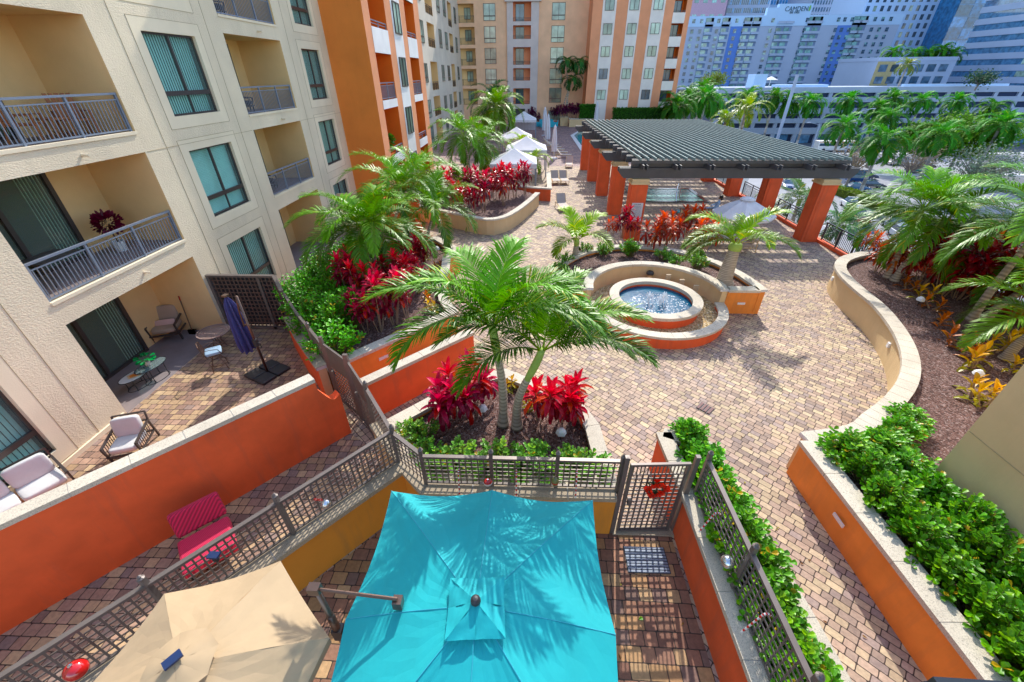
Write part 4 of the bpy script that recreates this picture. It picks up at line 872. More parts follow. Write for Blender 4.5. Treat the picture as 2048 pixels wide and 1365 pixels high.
# guard railing on the right rim
gr = thing('guard_railing', 'black vertical bar guard railing between the right pergola columns and the curved planter', 'railing', (16.3, 22, 0))
mb = MB(); mb.box(16.2, 16.45, 18.9, 48, .005, .16); mb.build('kerb', 'red', gr)
for (a, b) in [(19.1, 22.85)]+[(rowsY[i]+.9, rowsY[i+1]-.05) for i in range(4)]:
    r_ = MB(); x = 16.33; r_.bar((x, a, 1.12), (x, b, 1.12), .06, .05); r_.bar((x, a, .98), (x, b, .98), .03, .03); r_.bar((x, a, .24), (x, b, .24), .03, .03); n_ = int((b-a)/.12)
    for i in range(n_+1): y = a+(b-a)*i/n_; r_.bar((x, y, .24), (x, y, .98), .02, .02)
    for i in range(4): y = a+.03+(b-a-.06)*i/3; r_.bar((x, y, .12), (x, y, 1.12), .05, .05)
    r_.build('railing_panel', 'blackm', gr)
mb = MB(); P0 = P(1872, 1392, 6.9); mb.bar((P0.x, P0.y, 6.9), (P0.x+1.6, P0.y-.03, 6.9), .05, .05); mb.bar((P0.x+.02, P0.y, 6.9), (P0.x+.02, P0.y, 5.9), .05, .05)
for k in range(1, 8): mb.bar((P0.x+.2*k, P0.y, 6.9), (P0.x+.2*k, P0.y, 5.9), .02, .02)
tag(mb.build('balcony_railing', 'blackm'), 'dark metal balcony railing top at the very bottom right edge', 'railing')
# drains
def grate(label, c, ang, w, h, n, m, fr):
    t = thing('drain_grate', label, 'grate', (c[0], c[1], .004)); ax = Vector((math.cos(ang), math.sin(ang), 0)); ay = Vector((-ax.y, ax.x, 0)); o = Vector((c[0], c[1], 0)); z = Vector((0, 0, 1)); mb = MB()
    mb.frame(o, ax, ay, z, (-w/2, -h/2, .008), (w/2, h/2, .012), 0)
    for i in range(n): a_ = -w/2+w*(i+.15)/n; mb.frame(o, ax, ay, z, (a_, -h/2+.02, .013), (a_+w/n*.7, h/2-.02, .028), 1)
    mb.build('bars', [fr, m], t); return t
grate('rust brown square drain grate set in the courtyard pavers', (5.12, 8.91), R(-45), .40, .36, 4, 'darkr', 'resin')
grate('long slotted metal drain cover in the patio floor inside the gate', (2.42, 4.48), R(90), .52, .82, 9, 'rail', 'resin')
# ---------------------------------------------------------------- vegetation
def rnd(a, b): return random.uniform(a, b)
def jit(c, a): k = 1+rnd(-a, a); return (min(1, c[0]*k), min(1, c[1]*k*(1+rnd(-a*.3, a*.3))), min(1, c[2]*k))
def frond(mb, base, az, el, L, droop, ll, n, col, lw_=.034, wind=0.0, rach=.018, tipc=None, segs=3, vlift=.35):
    p = Vector(base); steps = 14; pts = [p.copy()]; dirs = []
    for i in range(steps):
        t = (i+.5)/steps; e = el-droop*t**1.25; a = az+wind*t; d = Vector((math.cos(e)*math.cos(a), math.cos(e)*math.sin(a), math.sin(e))); dirs.append(d); p = p+d*(L/steps); pts.append(p.copy())
    rc = (col[0]*1.6+.06, col[1]*1.15+.05, col[2]*1.2+.01)
    mb.tube(pts[::2], [rach*(1-.85*i/(len(pts[::2])-1)) for i in range(len(pts[::2]))], 4, 0, rc, cap=False)
    for i in range(n):
        t = .13+.87*i/(n-1); f = t*steps; k = min(steps-1, int(f)); o = pts[k].lerp(pts[k+1], f-k); d = dirs[k]
        side = d.cross(Vector((0, 0, 1))); side = side.normalized() if side.length > .05 else Vector((math.sin(az), -math.cos(az), 0)); nrm = side.cross(d).normalized()
        lg = ll*(math.sin(math.pi*min(1, .14+.80*t))**.55)*rnd(.88, 1.08)
        for s in (-1, 1):
            an = R(68-46*t)+rnd(-.08, .08); v = (d*math.cos(an)+side*s*math.sin(an)+nrm*(vlift+rnd(-.12, .12))).normalized(); w = lw_*rnd(.8, 1.15)
            c = jit(col, .22); 
            if rnd(0, 1) < .04: c = (c[0]*2.2+.1, c[1]*1.3, c[2])
            q0 = o; ww = v.cross(nrm).normalized()*1.0; g = rnd(.10, .42)
            q1 = q0+v*lg*.38; v2 = (v+Vector((0, 0, -g))).normalized(); q2 = q1+v2*lg*.34; v3 = (v2+Vector((0, 0, -g*1.7))).normalized(); q3 = q2+v3*lg*.30
            a1, a2 = ww*w*.5, ww*w*.42
            b = len(mb.v); mb.v += [tuple(q0-a1*.4), tuple(q0+a1*.4), tuple(q1-a1), tuple(q1+a1), tuple(q2-a2), tuple(q2+a2), tuple(q3)]
            mb.f += [(b, b+1, b+3, b+2), (b+2, b+3, b+5, b+4), (b+4, b+5, b+6)]; mb.mi += [0]*3; mb.c += [c]*3; mb.hascol = True
def crown(mb, o, n, L, ll, col, leaf=50, el0=80, el1=-5, droop=1.7, az0=0, lw_=.034, young=.12, wind=0, rach=.018, avoid=False):
    for i in range(n):
        k = i/(n-1) if n > 1 else 0; az = az0+i*2.39996+rnd(-.15, .15)
        if avoid and i > 2:
            dd = (az+math.pi/2+math.pi) % (2*math.pi)-math.pi
            if abs(dd) < .62: az += .75 if dd >= 0 else -.75
        el = R(el0+(el1-el0)*k**.8)+rnd(-.08, .08)
        c = tuple(x*(1+.35*(1-k)) for x in col) if k < .4 else tuple(x*(.95-.2*k) for x in col)
        frond(mb, o+Vector((math.cos(az), math.sin(az), 0))*.05, az, el, L*(.85+.15*math.sin(math.pi*k))*rnd(.93, 1.05), droop*rnd(.85, 1.12), ll, leaf, c, lw_, wind=rnd(-.25, .25)+wind, rach=rach)
PG = (.12, .29, .02); PY = (.24, .36, .025); PD = (.035, .13, .025)
def trunk(mb, a, b, r0, r1, shaft=.5, bend=0, rings=26, shaftc=(.34, .48, .09), barkc=(.48, .40, .31)):
    a, b = Vector(a), Vector(b); L = (b-a).length; pts, rs, cs = [], [], []; n = rings*2
    side = Vector((-(b-a).y, (b-a).x, 0)); side = side.normalized() if side.length > .01 else Vector((1, 0, 0)); hor = Vector(((b-a).x, (b-a).y, 0))
    for i in range(n+1):
        t = i/n; p = a.lerp(b, t); p -= hor*.35*math.sin(math.pi*t)*(1-t) if hor.length else Vector((0, 0, 0)); p += side*bend*math.sin(math.pi*t); pts.append(p)
        s_ = L*(1-t) < shaft; base = r0+(r1-r0)*min(1, t*1.15)+(.35*r0*max(0, 1-t*9))
        rs.append(base*(1.05 if i % 2 else .965) if not s_ else r1*(1.02+.25*math.sin(math.pi*(1-(L*(1-t))/shaft)))); k = 1+.12*math.sin(i*2.1)
        cs.append(shaftc if s_ else (tuple(x*k for x in barkc) if i % 2 else tuple(x*k*.62 for x in barkc)))
    mb.tube(pts, rs, 12, 0, cs)
def palm(label, base, tops, name='palm_tree', n=13, L=2.3, ll=.55, col=PG, leaf=56, r0=.085, r1=.06, shaft=.55, droop=1.75, group=None, lw_=.036, el0=82, el1=0, bend=.04, wind=0, az0=None):
    t = thing(name, label, 'palm tree', base if not isinstance(base, list) else base[0], group); bs = base if isinstance(base, list) else [base]*len(tops)
    for i, (b_, tp) in enumerate(zip(bs, tops)):
        mb = MB(); tp = Vector(tp); trunk(mb, b_, tp, r0, r1, shaft, bend*(-1)**i); mb.build('trunk', 'bark', t, smooth=True)
        mb = MB(); crown(mb, tp, n, L, ll, col, leaf, el0, (el1 if i == 0 else el1-14), droop, az0 if az0 is not None else rnd(0, 6), lw_, wind=wind, avoid=name != 'palm_tree' or 'twin-trunked' in label or 'stout' in label); mb.build('crown', 'palm', t)
    return t
g_ = P(1008, 848, .72)
palm('twin-trunked palm with ringed tan trunks and green crownshafts in the middle foreground', [P(1006, 850, .72), P(1034, 855, .72)], [OY(984, 650, 6.1), OY(1084, 700, 6.3)], n=11, L=2.12, ll=.56, leaf=66, r0=.115, r1=.065, shaft=1.15, col=(.125, .30, .02), lw_=.030, az0=1.0, el0=86, el1=44, droop=1.7)
def at_crown(px, py, Y): return OY(px, py, Y)
c1, c2 = at_crown(722, 455, 14.6), at_crown(748, 450, 14.9)
palm('twin palm with dense arching fronds rising from the red plants in the left planter', [P(746, 570, .85), P(756, 574, .85)], [c1, c2], n=14, L=2.7, ll=.62, leaf=60, lw_=.04)
palm('palm behind the left twin palm, its fronds touching the orange tower', (-5.6, 18.6, .85), [at_crown(800, 375, 19.2)], n=16, L=3.0, ll=.66, leaf=56, lw_=.042)
palm('palm leaning right above the left planter, between the twin palm and the cabana bed', (-4.7, 18.2, .85), [at_crown(868, 418, 18.6)], n=13, L=2.5, ll=.6, leaf=52)
palm('palm at the back of the left planter next to the round courtyard wicker chair', (-7.6, 22.5, .3), [at_crown(838, 352, 23)], n=15, L=2.9, ll=.62, leaf=48)
palm('taller palm of the pair beside the nearest cabana, left one', (-4.41, 33.2, .85), [at_crown(926, 268, 33.2)], n=18, L=3.1, ll=.7, leaf=46, lw_=.05, el1=-25, col=(.13, .31, .022))
palm('shorter palm of the pair beside the nearest cabana, right one', (-3.97, 36.4, .85), [at_crown(963, 285, 36.4)], n=18, L=3.1, ll=.7, leaf=46, lw_=.05, el1=-30)
palm('big round-crowned palm in front of the peach building left of the cabanas', (-3.4, 55, 0), [at_crown(993, 213, 55)], n=24, L=4.2, ll=.95, leaf=44, lw_=.09, r0=.2, r1=.13, el1=-35, col=(.15, .33, .025))
palm('dark palm half hidden behind the big round-crowned palm', (-4.6, 66, 0), [at_crown(985, 196, 66)], n=18, L=4.2, ll=.95, leaf=34, lw_=.09, r0=.2, r1=.13, el1=-30, col=PD)
palm('small yellow-green palm squeezed between the two nearest cabanas', (1.0, 39.0, .3), [at_crown(1066, 318, 39)], n=9, L=1.9, ll=.5, leaf=36, lw_=.05, col=PY, shaft=.3, el0=60)
palm('small yellow-green palm beside the farthest cabana roof', (-.4, 46.5, .3), [at_crown(1042, 283, 46.5)], n=9, L=2.1, ll=.55, leaf=34, lw_=.06, col=PY, shaft=.3, el0=70)
palm('young short-trunked palm in the crescent planter left of the fountain', (2.2, 18.0, .85), [(2.22, 18.0, 1.75)], n=7, L=2.0, ll=.62, leaf=58, r0=.16, r1=.10, shaft=.3, col=PY, lw_=.045, droop=1.5, el0=78, el1=28, az0=2.2)
tp = OY(1473, 487, 15.6)
palm('stout fat-trunked young palm in the right end of the fountain planter', (7.95, 15.5, .85), [tp], n=8, L=2.4, ll=.60, leaf=64, r0=.31, r1=.2, shaft=.3, col=(.2, .36, .025), lw_=.045, droop=1.6, el0=72, el1=30, az0=.1, bend=0)
palm('pair of crossing leaning palms among the red plants of the curved planter', [(14.9, 16.2, .85), (14.95, 15.9, .85)], [OY(1848, 415, 16.6), OY(1890, 440, 16.2)], n=16, L=2.9, ll=.68, leaf=56, r0=.13, r1=.075, shaft=.9, lw_=.042, col=(.13, .29, .022))
palm('pair of palms at the right edge with long fronds hanging over the curved planter', [(15.2, 12.7, .85), (15.9, 12.9, .85)], [OY(2085, 455, 13.2), OY(2150, 520, 13.6)], n=17, L=3.1, ll=.72, leaf=60, r0=.13, r1=.08, shaft=.7, lw_=.045, az0=2.0, droop=1.6)
palm('low palm at the right edge whose lowest fronds touch the bark mulch', (14.2, 10.4, .85), [OY(2105, 640, 10.6)], n=12, L=2.6, ll=.7, leaf=64, r0=.14, r1=.09, shaft=.5, lw_=.042, col=(.17, .34, .03), az0=3.0, el1=15)
tb = thing('palm_tree', 'tall slender triple-trunked palm against the peach building', 'palm tree', (6.3, 84.9, 1.3))
for i, (px, py, bx) in enumerate(((1134, 122, 6.0), (1158, 124, 6.9), (1144, 158, 6.4))):
    tp = OY(px, py, 84.9); mb = MB(); trunk(mb, (bx+(.8 if i == 0 else -.9 if i == 1 else 0), 84.9, 1.3), tp, .11, .07, .9); mb.build('trunk', 'bark', tb); mb = MB(); crown(mb, tp, 11, 2.7, .8, PD, 26, 60, -15, 2.3, lw_=.11, rach=.04); mb.build('crown', 'palm', tb)
# royal palms: three shared crowns
rc = []
for k in range(3): mb = MB(); crown(mb, Vector((0, 0, 0)), 20, 4.6, 1.15, (.07, .26, .035), 44, 80, -25, 2.1, lw_=.12, rach=.05); rc.append(mb.build('crown', 'palmm', data_only=True))
tk = MB(); trunk(tk, (0, 0, 0), (0, 0, 1), .30, .2, .001, 0, 4, barkc=(.40, .38, .36)); tkm = tk.build('trunk', 'bark', data_only=True)
royal = [(1498, 194, 140), (1549, 196, 140), (1577, 204, 138), (1622, 205, 138), (1699, 201, 140), (1758, 216, 134), (1785, 198, 140), (1846, 202, 140), (1915, 204, 140), (1987, 216, 136)]
royal_lab = ['royal palm before the garage, first from the left of its row', 'royal palm before the garage beside the pale reflection pole', 'royal palm before the garage, third from the left of its row, nearly touching the second', 'royal palm before the garage, fourth from the left of its row', 'royal palm before the garage, fifth of its row, above the nearer leftmost street palm', 'shorter royal palm before the garage, sixth of its row', 'royal palm before the garage, seventh of its row, orange fruit below the crown', 'royal palm before the garage, eighth of its row, standing alone', 'royal palm before the garage, ninth of its row, in front of the office tower foot', 'dark royal palm before the garage, last on the right of its row']
royal += [(1688, 252, 108), (1776, 236, 112), (1762, 280, 82.5), (1883, 270, 86), (2004, 250, 96)]
royal_lab += ['royal palm in the street median behind the corner of the pergola', 'royal palm in the street median right behind the nearest street palm', 'nearest royal palm beside the parking lot, trunk base on the hedge', 'royal palm in front of the broad green tree', 'yellowing royal palm at the right edge above the greyish tree']
royal += [(1352, 212, 80), (1380, 196, 92), (1402, 180, 100), (1432, 205, 100), (1416, 196, 84)]
royal_lab += ['dark palm touching the right corner of the terracotta building', 'palm behind the far end of the pergola, second from the terracotta building', 'tallest palm of the clump right of the terracotta building', 'slim palm at the right end of the clump beside the terracotta building', 'palm at the front of the clump right of the terracotta building']
for i, ((px, py, Y), lab) in enumerate(zip(royal, royal_lab)):
    c = OY(px, py, Y); zb = -12 if c.x > 27 or Y > 100 else 0; h = c.z-zb; t = thing('royal_palm', lab, 'palm tree', (c.x-rnd(-.4, .4), Y, zb), 'royal palms along the street', rnd(0, 6)); s_ = rnd(1.15, 1.35) if i < 15 else .95
    inst('trunk', tkm, t, sc=(1.15, 1.15, h-.9)); sh = MB(); sh.tube([(0, 0, h-1.1), (0, 0, h-.5), (0, 0, h)], [.26, .24, .12], 8, 0, (.16, .26, .06)); o = sh.build('crownshaft', 'bark'); o.parent = t
    inst('crown', rc[i % 3], t, (0, 0, h), sc=s_)
for (px, py, Y, lab, L_, c_) in ((1494, 218, 62, 'large arching yellow-green palm right behind the far corner of the pergola', 3.6, PY), (1452, 240, 66, 'low bright yellow-green palm behind the middle of the pergola edge', 2.4, (.22, .34, .02)), (1600, 400, 34, 'feathery grey-green date palm seen between two pergola columns', 3.4, (.13, .22, .08)), (1688, 452, 33, 'grey-green date palm crown below the railing by the red pickup', 2.8, (.10, .2, .07)), (1345, 225, 82, 'bright short palm by the hedge at the terracotta building corner', 2.6, PY)):
    c = OY(px, py, Y); palm(lab, (c.x, Y, -12 if c.x > 18 and Y < 78 else 0), [c], n=16, L=L_, ll=.7, leaf=34, lw_=.08, r0=.22, r1=.14, col=c_, el0=85, el1=-10)

def leafp(mb, o, d, up_, L, Wd, col, fold=.15):
    d = d.normalized(); s = d.cross(up_); s = s.normalized() if s.length > .02 else Vector((1, 0, 0)); n = s.cross(d)
    p1, p2, p3, p4 = o, o+d*L*.45-n*fold*L*.1, o+d*L*.82, o+d*L-n*fold*L*.3
    b = len(mb.v); mb.v += [tuple(p1), tuple(p2+s*Wd*.38+n*fold*Wd), tuple(p3+s*Wd*.5+n*fold*Wd*.7), tuple(p4), tuple(p3-s*Wd*.5+n*fold*Wd*.7), tuple(p2-s*Wd*.38+n*fold*Wd), tuple(p2), tuple(p3)]
    mb.f += [(b, b+1, b+6), (b+1, b+2, b+7, b+6), (b+2, b+3, b+7), (b, b+6, b+5), (b+6, b+7, b+4, b+5), (b+7, b+3, b+4)]; mb.mi += [0]*6; mb.c += [col]*6; mb.hascol = True
def leaves_simple(mb, o, d, s, L, Wd, col):
    b = len(mb.v); mb.v += [tuple(o), tuple(o+d*L*.6+s*Wd*.5), tuple(o+d*L), tuple(o+d*L*.6-s*Wd*.5)]; mb.f.append((b, b+1, b+2, b+3)); mb.mi.append(0); mb.c.append(col); mb.hascol = True
def shrub_mesh(seed, twigs=34, r=.42, h=.62, L=.10, col=(.12, .33, .04), upright=True):
    random.seed(seed); mb = MB(); st = MB()
    for k in range(twigs):
        a = rnd(0, 6.28); q = random.random()**.5; tip = Vector((math.cos(a)*q*r, math.sin(a)*q*r, h*(1-.45*q*q)*rnd(.7, 1.15))); b0 = Vector((tip.x*.3, tip.y*.3, 0)); st.tube([b0, b0.lerp(tip, .6)+Vector((0, 0, .05)), tip], [.010, .007, .004], 4, 0, (.22, .2, .08), cap=False)
        d = (tip-b0).normalized(); nl = random.randint(5, 8)
        for j in range(nl):
            o = b0.lerp(tip, 1-.085*j); an = j*1.57+rnd(-.4, .4); s1 = d.orthogonal().normalized(); s2 = d.cross(s1); c = jit(col, .3)
            if rnd(0, 1) < .2: c = (c[0]*1.9, c[1]*1.45, c[2]*1.2)
            elif rnd(0, 1) < .04: c = (.5, .36, .06)
            for sg in (0, math.pi): dd = s1*math.cos(an+sg)+s2*math.sin(an+sg)+d*.75; leafp(mb, o, dd, Vector((rnd(-.3, .3), rnd(-.3, .3), 1)), L*rnd(.8, 1.15), L*.72, c)
    b = len(mb.v); mb.v += st.v; mb.f += [tuple(i+b for i in f) for f in st.f]; mb.mi += [0]*len(st.f); mb.c += st.c
    return mb.build('shrub', 'leaf', data_only=True)
SH = [shrub_mesh(i, twigs=50, r=.44, L=.10) for i in range(4)]; SHd = [shrub_mesh(20+i, 70, .62, .95, .085, (.11, .36, .04)) for i in range(3)]; SHy = [shrub_mesh(40+i, 60, .6, .7, .10, (.20, .32, .03)) for i in range(2)]; SHl = [shrub_mesh(60+i, 30, .35, .4, .07, (.15, .34, .06)) for i in range(2)]
random.seed(11)
def shrub(label, x, y, z, kind, sc=1, group=None, name='shrub'): 
    o = inst(name, random.choice(kind), None, (x, y, z), rnd(0, 6.28), (sc*rnd(.9, 1.1), sc*rnd(.9, 1.1), sc*rnd(.85, 1.15))); return tag(o, label, 'shrub', group)
def spots(n, fn): return [fn(i, i/(max(1, n-1))) for i in range(n)]
for i in range(13):
    t = i/12; y = 6.35-t*7.4; shrub(f'round-leaved glossy shrub behind the straight orange wall, {ORD[i]} counting from its far corner', 6.95+.12*(i % 2), y, .83, SH, 1.15, 'round-leaved shrubs of the lower right planter')
for i in range(13):
    t = i/12; y = 6.5-t*7.4; shrub(f'round-leaved shrub between the orange wall and the tan building, {ORD[i]} from the far end', 7.72+.15*(i % 2)+(.1 if i < 5 else 0), y, .83, SH, 1.15, 'round-leaved shrubs beside the tan building')
for i, (x, y) in enumerate([(8.5, 7.0), (9.1, 7.45), (8.1, 6.7)]): shrub(f'round-leaved shrub at the bottom bend of the curved planter, {ORD[i]} from the left', x, y, .83, SH, 1.0, 'round-leaved shrubs at the bend')
for i in range(13):
    t = i/12; y = 6.45-t*6.9; shrub(f'round-leaved shrub in the narrow red planter, {ORD[i]} from its far tip', 3.62+.12*t+.06*(i % 2), y, 1.0, SH, 1.12, 'shrubs of the narrow red planter')
for i in range(9): shrub(f'small light green shrub along the lattice in the twin palm planter, {ORD[i]} from the left', -1.75+i*.39, 5.72+.32*(i % 2), .72, SHl, rnd(1.2, 1.6), 'small shrubs under the twin palm')
for i, (x, y) in enumerate([(-2.2, 6.3), (-2.75, 6.85), (-2.35, 6.75)]): shrub(f'light green shrub at the left corner of the twin palm planter, {ORD[i]} from the lattice', x, y, .72, SHl, 1.15, 'corner shrubs of the twin palm planter')
hs_ = [(-5.75, 10.0), (-6.25, 10.9), (-5.95, 11.6), (-6.9, 11.2), (-6.8, 12.1), (-7.5, 12.2), (-6.6, 13.0), (-7.5, 13.3), (-8.2, 13.0), (-7.0, 14.1), (-8.0, 14.4), (-7.3, 15.3), (-8.3, 15.8), (-7.6, 16.6), (-6.1, 16.0), (-7.4, 17.9)]
for i, (x, y) in enumerate(hs_): shrub(f'clipped glossy hedge shrub of the left planter, {ORD[i]} counting from the lattice gate', x, y, .8, SHd, 1.35, 'hedge shrubs of the left planter', 'hedge_shrub')
for i, (x, y) in enumerate([(-5.2, 29.5), (-6.5, 30.2), (-4.9, 31.6), (-6.3, 32.6), (-7.6, 31.5), (-3.8, 32.2), (-5.6, 34.2), (-7.2, 34.8), (-3.2, 34.6), (-8.6, 33.2)]): shrub(f'yellow-green shrub behind the red plants by the cabanas, {ORD[i]} from the left planter side', x, y, .7, SHy, 1.7, 'yellow-green shrubs by the cabanas')
for i, (x, y) in enumerate([(1.4, 16.4), (1.7, 17.5), (2.7, 18.7), (3.6, 18.6), (4.8, 18.4), (6.2, 18.0), (6.6, 17.3), (7.4, 17.0), (7.6, 17.9)]): shrub(f'low light green shrub on top of the fountain planter, {ORD[i]} from the left', x, y, .84, SHl if i not in (4,) else SH, 1.25, 'low shrubs of the fountain planter')
def hedge(label, x0, x1, y0, y1, z0, z1, col, n, s=.2, name='hedge'):
    mb = MB()
    for k in range(n):
        x, y, z = rnd(x0, x1), rnd(y0, y1), z1-(z1-z0)*random.random()**2.2
        if rnd(0, 1) < .4: y = y0+rnd(0, .15)
        d = Vector((rnd(-1, 1), rnd(-1, .3), rnd(0, 1))).normalized(); s_ = d.orthogonal().normalized(); leaves_simple(mb, Vector((x, y, z)), d, s_, s*rnd(.7, 1.3), s*.6, jit(col, .35))
    mb.box(x0+.1, x1-.1, y0+.1, y1-.1, z0, z1-.12, 0, tuple(c*.4 for c in col)); return tag(mb.build(name, 'leafm'), label, 'hedge')
hedge('clipped green hedge in the long tan planter, left of the entrance', 8.9, 11.5, 82.8, 83.7, 1.2, 3.3, (.06, .2, .03), 1800, .3)
hedge('long clipped green hedge in the tan planter, right of the entrance', 14.4, 24.3, 80.8, 82.0, 1.2, 2.9, (.06, .2, .03), 3500, .3)
hedge('low yellow-green street hedge running beside the parking lane', 59.2, 61.6, 62, 90, -12, -10.6, (.20, .28, .03), 6000, .35)
hedge('dark green hedge strip at the street corner behind the leaning palms', 60.5, 78, 58.6, 61.2, -12, -10.7, (.09, .2, .03), 3500, .35)

# ti plants (cordyline)
PK, MR, OR_ = (.80, .02, .065), (.24, .014, .025), (.75, .09, .03)
def blade(mb, o, az, el, L, w, col, droop):
    p = Vector(o); d = Vector((math.cos(el)*math.cos(az), math.cos(el)*math.sin(az), math.sin(el))); side = Vector((-math.sin(az), math.cos(az), 0)); prev = None; e = el
    prof = [(0, .25), (.3, .95), (.62, 1.0), (.85, .6), (1, .03)]
    last = 0
    for (t, ww) in prof:
        p = p+Vector((math.cos(e)*math.cos(az), math.cos(e)*math.sin(az), math.sin(e)))*L*(t-last); last = t; e -= droop*.3
        up_ = Vector((-math.sin(e)*math.cos(az), -math.sin(e)*math.sin(az), math.cos(e))); cur = (p-side*w*ww*.5+up_*w*.18*ww, p.copy(), p+side*w*ww*.5+up_*w*.18*ww)
        if prev: 
            b = len(mb.v); mb.v += [tuple(x) for x in (*prev, *cur)]; mb.f += [(b, b+1, b+4, b+3), (b+1, b+2, b+5, b+4)]; mb.mi += [0, 0]; mb.c += [col, col]; mb.hascol = True
        prev = cur
def ti_mesh(seed, heads=4, h=.9, spread=.3, top=PK, low=MR, Lf=.36, w=.085, n=24):
    random.seed(seed); mb = MB(); st = MB()
    for k in range(heads):
        a = 6.28*k/heads+rnd(-.5, .5); q = spread*rnd(.3, 1) if heads > 1 else 0; tip = Vector((math.cos(a)*q, math.sin(a)*q, h*rnd(.6, 1.1))); st.tube([(tip.x*.25, tip.y*.25, 0), (tip.x*.7, tip.y*.7, tip.z*.5), tip], [.016, .013, .010], 5, 0, (.40, .29, .2), cap=False)
        for j in range(n):
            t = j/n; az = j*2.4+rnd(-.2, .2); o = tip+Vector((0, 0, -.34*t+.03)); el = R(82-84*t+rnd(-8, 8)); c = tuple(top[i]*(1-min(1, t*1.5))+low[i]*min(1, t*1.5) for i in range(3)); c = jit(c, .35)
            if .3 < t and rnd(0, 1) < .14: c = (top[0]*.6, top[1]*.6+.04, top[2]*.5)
            blade(mb, o, az, el, Lf*rnd(.8, 1.15)*(.75+.35*t), w*rnd(.8, 1.15), c, .5+1.5*t)
    b = len(mb.v); mb.v += st.v; mb.f += [tuple(i+b for i in f) for f in st.f]; mb.mi += [0]*len(st.f); mb.c += st.c
    return mb.build('ti_plant', 'ti', data_only=True)
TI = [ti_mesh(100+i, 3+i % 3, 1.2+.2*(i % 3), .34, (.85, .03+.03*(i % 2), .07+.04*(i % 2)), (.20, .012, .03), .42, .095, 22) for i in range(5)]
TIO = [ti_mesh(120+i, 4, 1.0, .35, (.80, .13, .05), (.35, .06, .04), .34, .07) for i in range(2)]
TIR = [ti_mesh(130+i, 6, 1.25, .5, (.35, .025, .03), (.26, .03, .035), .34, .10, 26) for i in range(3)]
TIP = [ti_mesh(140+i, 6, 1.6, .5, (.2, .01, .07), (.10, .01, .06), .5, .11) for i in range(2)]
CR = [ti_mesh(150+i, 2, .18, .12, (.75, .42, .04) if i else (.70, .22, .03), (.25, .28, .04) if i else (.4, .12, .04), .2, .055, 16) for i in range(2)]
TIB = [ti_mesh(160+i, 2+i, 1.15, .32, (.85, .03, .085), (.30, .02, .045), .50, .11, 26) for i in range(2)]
random.seed(5)
def ti(label, p, kind, sc=1, group=None, name='ti_plant', cat='red plant', z=None):
    o = inst(name, random.choice(kind), None, p, rnd(0, 6.28), sc*rnd(.9, 1.1)); return tag(o, label, cat, group)
for (px, py, kd, lab) in ((890, 845, TIB, 'pink ti plant leftmost in the twin palm planter'), (918, 826, TIB, 'pink ti plant between the leftmost one and the white path light'), (950, 838, TIB, 'tall pink ti plant just left of the twin palm trunk'), (1075, 845, TIB, 'low pink ti plant right of the twin palm trunk'), (1122, 842, TIB, 'pink ti plant second from the right in the twin palm planter'), (1150, 846, TIB, 'pink ti plant rightmost in the twin palm planter'), (965, 800, TIB, 'pink ti plant at the back of the twin palm planter')):
    ti(lab, P(px, py, .72), kd, 1.0)
g0 = [(712, 655), (735, 668), (762, 664), (790, 650), (815, 640), (705, 618), (735, 628), (775, 622), (818, 605), (838, 588), (715, 585), (790, 588), (835, 555), (812, 560), (850, 545)]
for i, (px, py) in enumerate(g0): ti(f'magenta ti plant of the left planter, {ORD[i]} counting from the orange wall backwards', P(px, py, .82), TI, rnd(.95, 1.3), 'magenta ti plants of the left planter')
for i, (px, py) in enumerate(((1900, 560), (1950, 600), (1975, 560), (2000, 610), (2030, 640))): ti(f'tall maroon ti plant under the right edge palms, {ORD[i]} from the left', P(px, py, .85), TIR, 1.3, 'maroon ti plants at the right edge')
g1 = [(905, 425), (925, 428), (948, 430), (968, 425), (915, 408), (940, 405), (965, 402), (990, 405), (1008, 412), (1000, 395), (1015, 398), (898, 402), (985, 385), (1030, 395), (1050, 388)]
for i, (px, py) in enumerate(g1): ti(f'crimson ti plant by the nearest cabana, {ORD[i]} counting from the curved wall backwards', P(px, py, .75), TI, rnd(1.1, 1.45), 'crimson ti plants by the cabana')
for (px, py, kd, lab) in ((1243, 478, TI, 'red ti plant left of the pool rules sign column'), (1262, 486, TI, 'red ti plant at the foot of the pool rules sign'), (1298, 498, TIO, 'pink and orange ti plant behind the left of the fountain basin'), (1322, 500, TIO, 'pink and orange ti plant behind the middle of the fountain basin'), (1340, 488, TIO, 'orange ti plant below the spa handrail'), (1372, 470, TIO, 'single small pink ti plant standing apart before the fence'), (1410, 500, TIO, 'low orange ti plant left of the stout young palm'), (1225, 470, TIO, 'small pale pink ti plant at the left of the sign column')):
    ti(lab, P(px, py, .84), kd, (.85 if px < 1270 else 1.6 if kd is TIO else 1.1))
for (px, py, kd, s_, lab) in ((1752, 545, TIO, 1.15, 'orange-red ti plant at the far tip of the curved planter'), (1775, 540, TIO, 1.1, 'orange-red ti plant left of the leaning palm trunks'), (1730, 505, TIO, .9, 'single orange ti plant by the black railing end'), (1842, 572, TIR, 1.1, 'dark red ti plant right of the leaning palm trunks'), (1880, 590, TIR, 1.2, 'large maroon ti plant in the middle of the curved planter'), (1912, 598, TIR, 1.2, 'largest maroon ti plant with bare stems in the curved planter'), (1862, 545, TIR, 1.1, 'maroon ti plant behind the leaning palm trunks'), (1935, 575, TIR, 1.2, 'maroon ti plant leaning toward the right edge palms'), (1820, 540, TIR, .95, 'crimson ti plant between the two leaning trunks')):
    ti(lab, P(px, py, .85), kd, s_*1.2)
